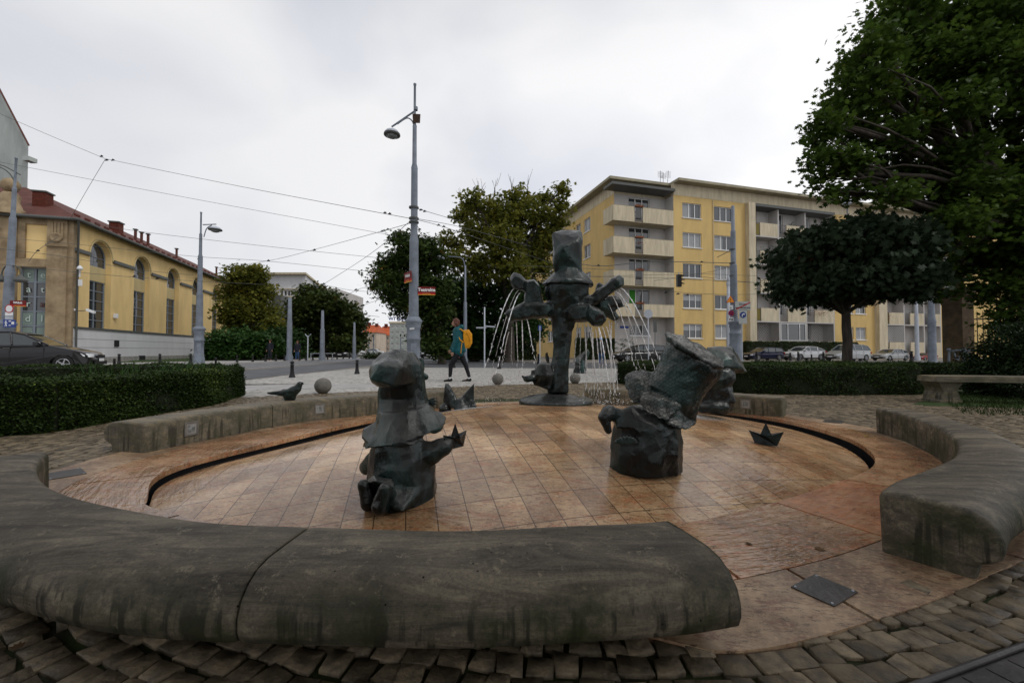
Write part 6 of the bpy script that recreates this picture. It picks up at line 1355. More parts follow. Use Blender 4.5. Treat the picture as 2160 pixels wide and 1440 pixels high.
for k in range(34): mb.tube([(x+k*.13, Y+.3-k*.05, .1), (x+k*.13, Y+.3-k*.05, zt-.08), (x+k*.13, Y+.3-k*.05, zt+.03)], [.012, .012, .002], 5)
mb.build('bars', M['black'], fn); mb = MB()
for z in (.25, zt-.25): mb.tube([(x-.1, Y+.34, z), (x+34*.13, Y+.3-34*.05, z)], .02, 5)
mb.build('rail', M['black'], fn)
# curled bicycle stands
for (px, lab) in ((2030, 'grey metal bicycle stand with curled ends beside the gate pillar'), (2062, 'grey metal bicycle stand with curled ends half behind the dark shrub')):
    Y = 11.5; c = at(px-16, 745, Y); mb = MB(); pts = [(c.x-.16, Y, 0), (c.x-.16, Y, .75), (c.x-.10, Y, .88), (c.x+.1, Y, .92), (c.x+.32, Y, .85), (c.x+.46, Y, .6), (c.x+.42, Y, .35), (c.x+.28, Y, .28), (c.x+.2, Y, .4), (c.x+.28, Y, .48)]
    mb.tube(spline(pts, 5), .028, 8); mb.tube(spline([(c.x+.0, Y, .86), (c.x+.02, Y, .7), (c.x+.1, Y, .66), (c.x+.1, Y, .76)], 5), .018, 6); mb.sphere((c.x-.16, Y, .93), .05, 10); tag(mb.build('bicycle_stand', M['grey'], None, (c.x, Y, 0)), lab, 'bicycle stand', 'curled bicycle stands')
# long stone bench at right
sb = thing('stone_bench', 'long straight stone bench with a carved leg at the right edge', 'bench', tuple(G(1990, 848))); Y = 7.4; a = at(1945, 790, Y); zt = at(2000, 784, Y).z
zt = .47; x0 = at(1945, 790, Y).x; mb = MB(); me_ = [(x0, Y-.02), (x0+.05, Y-.20), (x0+5, Y-.20-1.15), (x0+5.2, Y+.1-1.0), (x0+.55, Y+.25), (x0+.1, Y+.2)]
mb.prism(me_, zt-.095, zt-.02); mb.prism([(cx__*1.0+0.0, cy__) for cx__, cy__ in [(x0+.02, Y-.01), (x0+.07, Y-.18), (x0+5, Y-.18-1.15), (x0+5.2, Y+.08-1.0), (x0+.54, Y+.23), (x0+.11, Y+.18)]], zt-.02, zt); mb.build('seat', M['stone2'], sb)
xl = at(1996, 800, Y-.1).x; Yl_ = Y-.02
for dx, dy in ((0, 0), (3.4, -.8)):
    mb = MB(); prof = [(.17, 0), (.17, .05), (.14, .07), (.13, .14), (.10, .2), (.12, .27), (.17, .33), (.18, .375)]
    vs = []; 
    for (hw_, z) in prof: vs += [(xl+dx-hw_, Yl_+dy-.13, z), (xl+dx+hw_*1.1, Yl_+dy-.16, z), (xl+dx+hw_*1.1, Yl_+dy+.2, z), (xl+dx-hw_, Yl_+dy+.2, z)]
    m = len(prof); mb.add(vs, [(4*i+k, 4*i+(k+1) % 4, 4*i+4+(k+1) % 4, 4*i+4+k) for i in range(m-1) for k in range(4)]+[(3, 2, 1, 0)]); mb.build('leg', M['stone2'], sb)
# ------------------------------------------------------------------ street lamps and tram poles
def lampshade(parent, tip, tilt=0.0, r=.30, k=1.0):
    mb = MB(); mb.lathe([(.03, .22*k), (.07, .20*k), (r*.75, .12*k), (r*.98, .03*k), (r, 0), (r*.93, -.04*k), (.001, -.03)], tip, 20); sh = mb.build('lamp_shade', M['grey2'], parent)
    mb = MB(); mb.lathe([(r*1.01, .005), (r*1.02, -.05), (r*.9, -.07), (.01, -.05)], tip, 20); mb.build('rim', M['gutter'], sh)
    mb = MB(); mb.sphere(tip-Vector((0, 0, .06)), r*.72, 14, (1, 1, .5)); mb.build('bulb_cover', M['lens'], sh)
def ornate_pole(name, label, cat, base, H, s, lam=None, group='grey ornate lamp and tram poles', extra=None, lean=(0, 0)):
    x, y = base[0], base[1]; t = thing(name, label, cat, (x, y, base[2] if len(base) > 2 else 0), group); z0 = base[2] if len(base) > 2 else 0
    mb = MB(); mb.lathe([(.30*s, 0), (.30*s, .30*s), (.27*s, .36*s), (.27*s, .50*s), (.25*s, .55*s), (.245*s, 1.30*s), (.275*s, 1.33*s), (.275*s, 1.39*s), (.25*s, 1.43*s), (.25*s, 1.75*s), (.27*s, 1.78*s), (.27*s, 1.83*s), (.30*s, 1.98*s), (.33*s, 2.02*s), (.33*s, 2.08*s), (.27*s, 2.14*s), (.23*s, 2.22*s)], (x, y, z0), 20); mb.build('pedestal', M['grey'], t)
    # the pedestal door panel
    mb = MB(); c = Vector((x, y, z0+.92*s)); d = (Vector((0, 0, 0))-Vector((x, y, 0))).normalized(); sd_x = Vector((-d.y, d.x, 0)); mb.obox(c+d*.246*s, sd_x*.11*s, d*.012, Vector((0, 0, .28*s))); mb.build('hatch', M['grey'], t)
    h = z0+2.2*s; mb = MB(); mb.lathe([(.19*s, h), (.172*s, H*.44), (.178*s, H*.455), (.135*s, H*.475), (.125*s, H*.70), (.13*s, H*.705), (.088*s, H*.72), (.08*s, H*.845), (.085*s, H*.85), (.05*s, H*.86), (.045*s, H-.1), (.06*s, H-.08), (.06*s, H-.02), (.03*s, H)], (x, y, 0), 16); mb.build('shaft', M['grey'], t)
    return t
b = G(872, 789); P = PX(b.y); Hm = at(878, 176, b.y).z
ml = ornate_pole('street_lamp', 'tall grey lamp post with ornate pedestal and red street signs behind the kneeling dwarf', 'street lamp', (b.x, b.y, 0), Hm, 1.0)
mlx = b.x; tip = P(827, 283); 
mb = MB(); mb.tube([P(877, 233), P(826, 268)], .035, 8); mb.tube(spline([P(874, 283), P(872, 262), P(866, 252), P(856, 250), P(838, 262)], 5), .025, 8); mb.tube([P(877, 233), P(877, 226)], .08, 10); mb.build('lamp_arm', M['grey'], ml)
lampshade(ml, tip, 0, .31)
mb = MB(); mb.hull([P(870, 240, -.1), P(887, 241, -.1), P(886, 259, -.1), P(871, 259, -.1), P(870, 242, .1), P(886, 242, .1), P(886, 260, .1), P(871, 260, .1)]); M['rust'] = mat('rusty cage', (.05, .03, .02), .8, var=.4, vscale=20); mb.build('junction_box', M['rust'], ml)
for y_ in (438, 461, 469): mb = MB(); q = P(873, y_); mb.tube([q-Vector((0, 0, .03)), q+Vector((0, 0, .03))], .19, 14); mb.build('clamp', M['gutter'], ml)
M['signred'] = mat('dark red enamel', (.16, .012, .014), .4); M['signred2'] = mat('bright red enamel', (.45, .02, .02), .4); M['signyel'] = mat('yellow enamel', (.75, .45, .06), .4)
def street_sign(label, c, xd, w_, h_, txt, sub, sz):
    t = thing('street_sign', label, 'street sign', tuple(c), 'dark red street name signs'); xd = Vector(xd).normalized(); up = Vector((0, 0, 1)); n = xd.cross(up)
    mb = MB(); mb.obox(c+up*h_*.13, xd*w_/2, n*.015, up*h_*.37); mb.build('plate', M['signred'], t)
    mb = MB(); mb.obox(c-up*h_*.34, xd*w_/2, n*.015, up*h_*.10); mb.build('red_band', M['signred2'], t)
    mb = MB(); mb.obox(c-up*h_*.47, xd*w_/2, n*.015, up*h_*.03); mb.build('yellow_band', M['signyel'], t)
    put_text('name_lettering', txt, sz, c+up*h_*.12+n*.02, xd, up, M['frame'], t, .007); put_text('small_lettering', sub, sz*.35, c-up*h_*.33+n*.02, xd, up, M['signyel'], t)
    return t
street_sign('dark red street name sign reading Teatralna on the right of the main lamp post', P(900, 613.5, -.05), (1, .10, 0), .66, .32, 'Teatralna', 'Stare Miasto', .175)
street_sign('dark red street name sign turned aside at the left of the main lamp post', P(860.5, 584.5, -.20), (.42, -.55, 0), .62, .40, 'Widok', 'Stare Miasto', .155)
# sticker on pedestal
mb = MB(); q = P(869, 693, -.265); mb.obox(q, (.09, 0, .01), (0, .004, 0), (0, 0, .035)); mb.build('sticker', M['whitew'], ml)
# left lamp post across the street
b = G(419, 765.5, .1); P = PX(b.y); t = ornate_pole('street_lamp', 'grey lamp post with a single lamp across the street before the arched building', 'street lamp', (b.x, b.y, .1), at(429, 447, b.y).z, 1.1)
mb = MB(); mb.tube([P(428, 474), P(456, 473)], .035, 6); mb.tube(spline([P(430, 500), P(436, 482), P(447, 475)], 4), .03, 6); mb.build('lamp_arm', M['grey'], t); lampshade(t, P(454, 484), 0, .40)
# far left double lamp pole
b = G(10, 775.5); P = PX(b.y); t = ornate_pole('street_lamp', 'grey ornate post with two hanging lamps at the left edge before the arched building', 'street lamp', (b.x, b.y, 0), at(31, 332, b.y).z, 1.15)
t.rotation_euler = (0, R(1.6), 0)
mb = MB(); mb.tube([P(31, 368), P(0, 352), P(-20, 346)], .03, 6); mb.tube(spline([P(22, 420), P(20, 385), P(4, 362), P(-20, 350)], 4), .03, 6); mb.tube(spline([P(22, 560), P(30, 562), P(38, 568), P(38, 586)], 4), .035, 6); mb.tube(spline([P(14, 560), P(6, 562), P(0, 570), P(-2, 580)], 4), .035, 6); mb.build('lamp_arm', M['gutter'], t)
mb = MB(); mb.lathe([(.05, .3), (.1, .2), (.27, .05), (.30, 0), (.24, -.10), (.01, -.14)], P(38, 590), 16); mb.build('lamp_shade', M['gutter'], t); mb = MB(); mb.lathe([(.05, .3), (.1, .2), (.27, .05), (.30, 0), (.24, -.10), (.01, -.14)], P(-4, 590), 16); mb.build('lamp_shade', M['gutter'], t)
street_sign('dark red street name sign on the ornate post at the left edge', P(38, 640, -.2), (1, .12, 0), .74, .32, 'Widok', 'Stare Miasto', .15)
def disc(mb, c, r_d, n, th=.015, seg=28):
    mb.lathe([(r_d, 0), (r_d, th)], c, seg, False, Vector(n).to_track_quat('Z', 'Y').to_matrix())
q = P(20, 651, -.45); rs = thing('road_sign', 'round white no entry for vehicles sign with a red rim above a small plate', 'road sign', tuple(q)); mb = MB(); disc(mb, q, .225, (0, -1, 0)); mb.build('red_rim', M['signred2'], rs); mb = MB(); disc(mb, q+Vector((0, -.016, 0)), .175, (0, -1, 0), .004); mb.build('white_face', M['white'], rs)
mb = MB(); mb.obox(P(19, 662, -.45), (.2, 0, 0), (0, .01, 0), (0, 0, .09)); mb.build('lower_plate', M['white'], rs); mb = MB(); mb.obox(P(19, 670.5, -.45), (.2, 0, 0), (0, .01, 0), (0, 0, .09)); mb.build('lower_plate', M['grey2'], rs)
q = P(20, 682, -.45); rs = thing('road_sign', 'blue residential zone sign with white figures on the ornate post at the left edge', 'road sign', tuple(q)); mb = MB(); mb.obox(q, (.32, 0, -.015), (0, .012, 0), (0, 0, .2)); mb.build('blue_plate', M['blue'], rs)
f0 = q+Vector((-.17, -.016, 0)); mb = MB(); mb.capsule(f0+Vector((0, 0, .11)), f0+Vector((0, 0, .115)), .03, .03); mb.tube([f0+Vector((.0, 0, .08)), f0+Vector((0, 0, -.02))], .03, 6); mb.tube([f0+Vector((0, 0, -.02)), f0+Vector((-.05, 0, -.15))], .018, 5); mb.tube([f0+Vector((0, 0, -.02)), f0+Vector((.05, 0, -.15))], .018, 5); mb.tube([f0+Vector((-.07, 0, .02)), f0+Vector((0, 0, .07)), f0+Vector((.07, 0, .01))], .014, 5); mb.obox(f0+Vector((.2, 0, .12)), (.06, 0, 0), (0, .003, 0), (0, 0, .025)); mb.obox(f0+Vector((.36, 0, .02)), (.07, 0, 0), (0, .003, 0), (0, 0, .07)); mb.obox(f0+Vector((.2, 0, -.1)), (.05, 0, 0), (0, .003, 0), (0, 0, .02)); mb.build('pictogram', M['white'], rs)
# big tram pole at right with signs
b = G(1552, 776); P = PX(b.y); Hh = at(1542, 434, b.y).z
tp = thing('tram_pole', 'thick grey tram wire pole with ornate pedestal before the apartment block', 'pole', (b.x, b.y, 0), 'grey ornate lamp and tram poles')
mb = MB(); s = 1.0; mb.lathe([(.36, 0), (.36, .4), (.33, .5), (.32, 1.2), (.29, 1.30), (.285, 1.75), (.30, 1.78), (.30, 1.85), (.27, 1.88), (.27, 2.10), (.30, 2.14), (.29, 2.3), (.34, 2.36), (.34, 2.42), (.27, 2.5), (.24, 2.6)], (b.x, b.y, 0), 20); mb.build('pedestal', M['grey'], tp)
mb = MB(); mb.lathe([(.185, 2.5), (.17, 5.4), (.175, 5.43), (.135, 5.5), (.125, 7.2), (.128, 7.25), (.095, 7.3), (.09, Hh-.05), (.05, Hh)], (b.x-.06, b.y, 0), 16); sh = mb.build('shaft', M['grey'], tp)
for y_ in (526, 555, 582): mb = MB(); q = P(1545, y_); mb.tube([q-Vector((0, 0, .03)), q+Vector((0, 0, .03))], .155, 12); mb.build('clamp', M['gutter'], tp)
M['signora'] = mat('orange warning face', (.80, .28, .02), .4); M['signgrey'] = mat('grey sign face', (.42, .44, .43), .5); M['signblue'] = mat('blue sign face', (.02, .04, .20), .4)
q = P(1541, 633, -.3); ws = thing('road_sign', 'orange triangular warning sign with an exclamation mark on the tram pole', 'road sign', tuple(q))
def tri(mb, c, r_d, d, th): 
    v = [c+Vector((r_d*math.sin(a), d, r_d*math.cos(a))) for a in (0, 2.094, 4.189)]; mb.add(v+[p+Vector((0, th, 0)) for p in v], [(0, 1, 2), (5, 4, 3), (0, 3, 4, 1), (1, 4, 5, 2), (2, 5, 3, 0)])
mb = MB(); tri(mb, q, .25, 0, .02); mb.build('red_rim', M['signred2'], ws); mb = MB(); tri(mb, q, .215, -.006, .004); mb.build('orange_face', M['signora'], ws); mb = MB(); mb.obox(q+Vector((0, -.01, .04)), (.012, 0, 0), (0, .003, 0), (0, 0, .06)); mb.obox(q+Vector((0, -.01, -.055)), (.012, 0, 0), (0, .003, 0), (0, 0, .014)); mb.build('exclamation_mark', M['black'], ws)
q = P(1541.5, 648, -.3); t = thing('road_sign', 'small white plate with a wheelchair symbol under the orange warning triangle', 'road sign', tuple(q)); mb = MB(); mb.obox(q, (.12, 0, 0), (0, .01, 0), (0, 0, .11)); mb.build('plate', M['white'], t); put_text('symbol', 'c', .2, q+Vector((0, -.013, -.02)), (1, 0, 0), (0, 0, 1), M['black'], t)
q = P(1542, 660.5, -.3); t = thing('road_sign', 'round no stopping sign, blue with a red rim and cross', 'road sign', tuple(q)); mb = MB(); disc(mb, q, .145, (0, -1, 0)); mb.build('red_rim', M['signred2'], t); mb = MB(); disc(mb, q+Vector((0, -.016, 0)), .112, (0, -1, 0), .003); mb.build('blue_face', M['signblue'], t); mb = MB(); mb.obox(q+Vector((0, -.022, 0)), (.09, 0, .09), (0, .002, 0), (-.014, 0, .014)); mb.obox(q+Vector((0, -.025, 0)), (.09, 0, -.09), (0, .002, 0), (.014, 0, .014)); mb.build('red_cross', M['signred2'], t)
q = P(1542, 673, -.3); t = thing('road_sign', 'small white plate with a tow truck symbol under the no stopping sign', 'road sign', tuple(q)); mb = MB(); mb.obox(q, (.13, 0, 0), (0, .01, 0), (0, 0, .10)); mb.build('plate', M['white'], t); mb = MB(); mb.obox(q+Vector((-.05, -.012, 0)), (.05, 0, 0), (0, .003, 0), (0, 0, .02)); mb.obox(q+Vector((.05, -.012, -.01)), (.04, 0, .02), (0, .003, 0), (-.01, 0, .02)); disc(mb, q+Vector((-.07, -.012, -.03)), .02, (0, -1, 0), .003, 10); disc(mb, q+Vector((.06, -.012, -.04)), .02, (0, -1, 0), .003, 10); mb.build('symbol', M['black'], t)
# separate post with end-of-zone board and turn sign
b2 = G(1566, 777); P = PX(b2.y); t = thing('road_sign', 'grey board reading Droga wewnetrzna crossed by a red bar, above a turn right sign', 'road sign', (b2.x, b2.y, 0)); mb = MB(); mb.tube([(b2.x, b2.y, 0), (b2.x, b2.y, at(1566, 636, b2.y).z)], .03, 8); mb.build('post', M['grey2'], t)
q = P(1567, 645, -.05); mb = MB(); mb.obox(q, (.39, 0, 0), (0, .012, 0), (0, 0, .22)); bd_ = mb.build('board', M['signgrey'], t); put_text('line_of_text', 'Droga', .15, q+Vector((0, -.016, .08)), (1, 0, 0), (0, 0, 1), M['black'], bd_, .002); put_text('line_of_text', 'wewnętrzna', .15, q+Vector((0, -.016, -.09)), (1, 0, 0), (0, 0, 1), M['black'], bd_, .002)
mb = MB(); mb.obox(q+Vector((.0, -.022, 0)), (.37, 0, .18), (0, .003, 0), (-.01, 0, .022)); mb.build('red_bar', M['signred2'], bd_)
q = P(1567, 668, -.05); mb = MB(); mb.obox(q, (.21, 0, 0), (0, .012, 0), (0, 0, .36)); pl_ = mb.build('turn_board', M['signgrey'], t); mb = MB(); disc(mb, q+Vector((0, -.016, .10)), .16, (0, -1, 0), .003); mb.build('blue_face', M['signblue'], pl_)
qa = q+Vector((0, -.03, .10)); mb = MB(); mb.tube(spline([qa+Vector((-.05, 0, -.10)), qa+Vector((-.05, 0, .0)), qa+Vector((-.03, 0, .03)), qa+Vector((.03, 0, .035))], 4), .02, 6); mb.hull([qa+Vector((.03, -.005, .085)), qa+Vector((.03, -.005, -.015)), qa+Vector((.10, -.005, .035)), qa+Vector((.03, .005, .085)), qa+Vector((.03, .005, -.015)), qa+Vector((.10, .005, .035))]); mb.build('arrow', M['white'], pl_)
# more poles
def plain_pole(px, pyb, pyt, r0, r1, label, z=0.0, name='tram_pole', m_='grey', steps=True):
    b = G(px, pyb, z); H = at(px, pyt, b.y).z; t = thing(name, label, 'pole', (b.x, b.y, z), 'plain grey poles'); mb = MB()
    if steps: mb.lathe([(r0*1.4, z), (r0*1.4, z+.3), (r0*1.05, z+.5), (r0, z+.55), (r0*.92, H*.62), (r1*1.15, H*.64), (r1*.9, H), (.01, H+.03)], (b.x, b.y, 0), 14)
    else: mb.lathe([(r0, z), (r1, H), (.005, H+.02)], (b.x, b.y, 0), 10)
    mb.build('shaft', M[m_], t); return t, b, H
plain_pole(610, 760.5, 628, .21, .15, 'thick grey pole before the dark trees, leftmost of three across the road', .1)
plain_pole(679.5, 759, 655, .20, .12, 'grey pole in the middle of three across the road', .1)
plain_pole(747, 757, 680, .16, .10, 'thinnest grey pole nearest the far street', .1)
t, b, H = plain_pole(649, 759.5, 708, .05, .04, 'slim post with a forked top between the two thick poles', .1, 'street_post', 'grey2', False); mb = MB(); mb.tube([(b.x-.25, b.y, H+.15), (b.x, b.y, H-.15), (b.x+.25, b.y, H+.15)], .04, 6); mb.build('fork', M['grey2'], t)
t, b, H = plain_pole(981, 768, 560, .13, .07, 'grey street lamp with a curved arm in front of the dark trees behind the walker', 0, 'street_lamp'); P = PX(b.y); mb = MB(); mb.tube(spline([P(980, 562), P(978, 550), P(970, 543), P(945, 541)], 4), .04, 6); mb.build('lamp_arm', M['grey'], t); mb = MB(); mb.lathe([(.02, .25), (.2, .15), (.33, .02), (.3, -.05), (.01, -.12)], P(928, 545), 14); mb.build('lamp_shade', M['grey2'], t)
t, b, H = plain_pole(1022, 777, 648, .035, .035, 'thin silver post with street arrows right of the walker', 0, 'sign_post', 'grey2', False); P = PX(b.y); mb = MB(); mb.obox(P(1015, 691), (.26, 0, 0), (0, .01, 0), (0, 0, .035)); mb.obox(P(1034, 688.5), (.26, 0, -.02), (0, .01, 0), (0, 0, .035)); mb.build('arrow_board', M['grey2'], t)
t, b, H = plain_pole(1139, 772, 688, .03, .03, 'thin grey sign post left of the trunk of the central statue', 0, 'sign_post', 'grey2', False); mb = MB(); mb.obox((b.x, b.y, H-.1), (.1, 0, 0), (0, .01, 0), (0, 0, .15)); mb.build('sign_face', M['blue'], t)
t, b, H = plain_pole(1368, 775, 660, .03, .03, 'thin post with a round sign seen from behind in front of the black estate car', 0, 'sign_post', 'grey2', False); mb = MB(); disc(mb, Vector((b.x, b.y-.02, H-.05)), .24, (0, -1, 0), .02); mb.build('sign_back', M['grey2'], t)
t, b, H = plain_pole(1382, 760, 686, .04, .04, 'dark narrow post with a tall sign before the white wall', 0, 'sign_post', 'gutter', False); mb = MB(); mb.obox((b.x, b.y-.05, H-.1), (.16, 0, 0), (0, .02, 0), (0, 0, .55)); mb.build('sign_face', M['gutter'], t)
t, b, H = plain_pole(1935, 760, 612, .17, .12, 'pale ornate pole before the far loggias at right', 0, 'tram_pole', 'grey2')
t, b, H = plain_pole(1538, 760, 600, .22, .14, 'pale pole just behind and left of the thick tram pole', 0, 'tram_pole', 'grey2'); P = PX(b.y); mb = MB(); mb.lathe([(.16, 0), (.18, .3), (.1, .5), (.14, .7), (.02, 1.1)], (b.x, b.y, H-.1), 12); mb.build('cap', M['grey2'], t)
t, b, H = plain_pole(1793, 766, 430, .07, .05, 'slim dark lamp pole rising behind the round maple trunk', 0, 'street_lamp', 'gutter', False); mb = MB(); mb.lathe([(.02, .25), (.15, .2), (.28, .05), (.3, 0), (.25, -.05), (.01, -.1)], (b.x, b.y, H), 14); mb.build('lamp_shade', M['grey2'], t)
b = G(1967, 764); t = thing('tram_pole', 'thick grey advertising scarred pole between the round maple and the gate pillar', 'pole', (b.x, b.y, 0), 'grey ornate lamp and tram poles'); z_ = lambda y: at(1967, y, b.y).z
mb = MB(); mb.lathe([(.30, 0), (.27, .1), (.265, z_(740)), (.28, z_(735)), (.255, z_(725)), (.25, z_(683)), (.29, z_(680)), (.24, z_(672)), (.21, z_(660)), (.17, z_(600)), (.13, z_(440)), (.11, z_(400)), (.10, z_(330))], (b.x, b.y, 0), 18); mb.build('shaft', M['grey'], t)
# ------------------------------------------------------------------ overhead wires
def wire(pts, label, r=.011, clamps=()):
    P_ = [at(x, y, Y) for x, y, Y in pts]; t = thing('overhead_wire', label, 'wire', tuple(P_[0]), 'overhead tram wires'); mb = MB(); Q = spline(P_, 5); mb.tube(Q, [max(r, .00042*q.y) for q in Q], 5); mb.build('cable', M['gutter'], t)
    for (x, y, Y) in clamps:
        mb = MB(); q = at(x, y, Y); s_ = Y/F; mb.obox(q, (3.2*s_, 0, .4*s_), (0, .02, 0), (0, 0, 1.0*s_)); mb.obox(q+Vector((0, 0, 1.6*s_)), (.9*s_, 0, 0), (0, .02, 0), (0, 0, 1.2*s_)); mb.build('insulator', M['black'], t)
    return t
wire([(-60, 212, 24), (0, 240, 24), (110, 288, 24.5), (222, 335, 25)], 'upper wire from the top left corner to the cable joint', clamps=[(214, 330, 25), (225, 338, 25)])
wire([(222, 335, 25), (480, 388, 21), (700, 430, 18), (872, 462, 16)], 'long wire from the cable joint down to the main lamp post', clamps=[(238, 338, 25), (812, 449, 16.8), (822, 451, 16.6)])
wire([(222, 336, 25), (185, 398, 27), (148, 462, 28.4)], 'steep stay wire from the cable joint to the corner gutter')
wire([(-40, 334, 34), (0, 342, 34), (400, 418, 34), (830, 497, 34)], 'thin wire crossing the sky left of the main lamp post below the top wire')
wire([(148, 458, 28.6), (265, 484, 27), (540, 517, 27), (820, 546, 27)], 'contact wire from the roof corner to the trees', clamps=[(663, 527.5, 27)])
wire([(-20, 500, 25), (150, 514, 26), (400, 540, 28), (566, 551, 29), (790, 574, 30)], 'lower contact wire passing behind the left lamp post', clamps=[(566, 550, 29)])
wire([(-20, 522, 20), (146, 543, 22), (283, 568, 25), (408, 580, 28)], 'wire sagging across the arched building front', clamps=[(80, 529, 21), (283, 583, 25)])
wire([(-10, 556, 20), (120, 570, 22), (330, 588, 25), (560, 600, 30)], 'lowest wire across the arched building', clamps=[(331, 588, 25)])
wire([(60, 552, 21), (80, 528, 21), (122, 500, 21.5)], 'short tie wire crossing before the sandstone corner')
wire([(868, 470, 16), (815, 485, 18), (668, 525, 26), (566, 550, 29), (455, 566, 34)], 'cross wire from the main lamp post leftward over both contact wires', clamps=[(818, 484, 18), (806, 488, 18.3)])
wire([(867, 465, 16), (775, 540, 22), (680, 601, 34)], 'steep wire from the main lamp post down toward the far trees', clamps=[(683, 599, 34)])
wire([(680, 600, 34), (740, 612, 40), (800, 616, 44)], 'faint wire over the dark trees toward the street end', clamps=[(751, 611, 40)])
wire([(680, 655, 60), (751, 612, 44), (790, 608, 44)], 'curved faint wire above the chestnut tree')
wire([(730, 660, 70), (790, 635, 60), (850, 625, 50)], 'distant wire left of the hanging branches', clamps=[(775, 637, 60)])
wire([(600, 640, 60), (700, 655, 66), (800, 668, 80)], 'distant wire in front of the chestnut tree', clamps=[(795, 655, 80)])
wire([(877, 439, 16), (920, 452, 18), (975, 468, 24)], 'short wire from the main lamp post to the right into the maple', clamps=[(888, 443, 16.4), (896, 446, 16.8)])
wire([(877, 461, 16), (980, 481, 20), (1120, 520, 26)], 'wire from the main lamp post into the yellowing maple')
wire([(877, 463, 16), (940, 480, 19), (1060, 520, 26), (1180, 560, 30)], 'second wire from the main lamp post into the yellowing maple', clamps=[(925, 475, 18.5), (936, 478, 18.8)])
wire([(877, 469, 16), (887, 490, 20), (896, 512, 26)], 'short steep stay beside the main lamp post', clamps=[(885, 484, 19)])
wire([(1226, 557, 22), (1276, 561, 22.5), (1380, 552, 23), (1545, 555, 23.5)], 'dark wire from behind the hat to the tram pole', .02, clamps=[(1262, 560, 22.4), (1480, 553, 23.3)])
wire([(1120, 575, 26), (1240, 582, 26), (1440, 588, 26), (1660, 600, 26)], 'long wire crossing the apartment block at second floor level')
wire([(1100, 560, 24), (1230, 566, 24), (1400, 574, 25), (1600, 582, 27)], 'thin wire above the long wire on the apartment block')
wire([(1230, 585, 25), (1427, 579, 25), (1545, 592, 23.5), (1700, 604, 26)], 'wire carrying the hanging traffic light')
wire([(1378, 606, 26), (1430, 616, 25), (1540, 621, 24), (1700, 617, 27)], 'lower wire right of the traffic light', clamps=[(1405, 617, 26), (1430, 620, 25), (1450, 622, 25)])
wire([(1545, 526, 23.5), (1512, 543, 27)], 'short stay wire left of the tram pole top', .02); wire([(1545, 556, 23.5), (1505, 572, 27), (1380, 592, 30)], 'stay wire from the tram pole going left and down')
wire([(1795, 430, 14), (1890, 402, 14), (1960, 380, 14)], 'dark cable from the slim lamp head up into the plane tree', .012)
# hanging traffic light
q = at(1432, 592, 25); tl = thing('traffic_light', 'black traffic light hanging from a wire before the apartment block', 'traffic light', tuple(q)); mb = MB(); mb.obox(q, (.12, 0, 0), (0, .12, 0), (0, 0, .36)); mb.build('housing', M['black'], tl)
for k in (-1, 0, 1): 
    mb = MB(); c = q+Vector((.12, -.05, k*.23+.06)); mb.hull([c+Vector((0, -.1, .05)), c+Vector((.2, -.08, -.02)), c+Vector((0, .1, .05)), c+Vector((.2, .08, -.02)), c+Vector((0, -.1, -.02)), c+Vector((0, .1, -.02))]); mb.build('hood', M['black'], tl)
mb = MB(); mb.tube([q+Vector((0, 0, .36)), q+Vector((0, 0, .5))], .03, 6); mb.build('hanger', M['grey2'], tl)
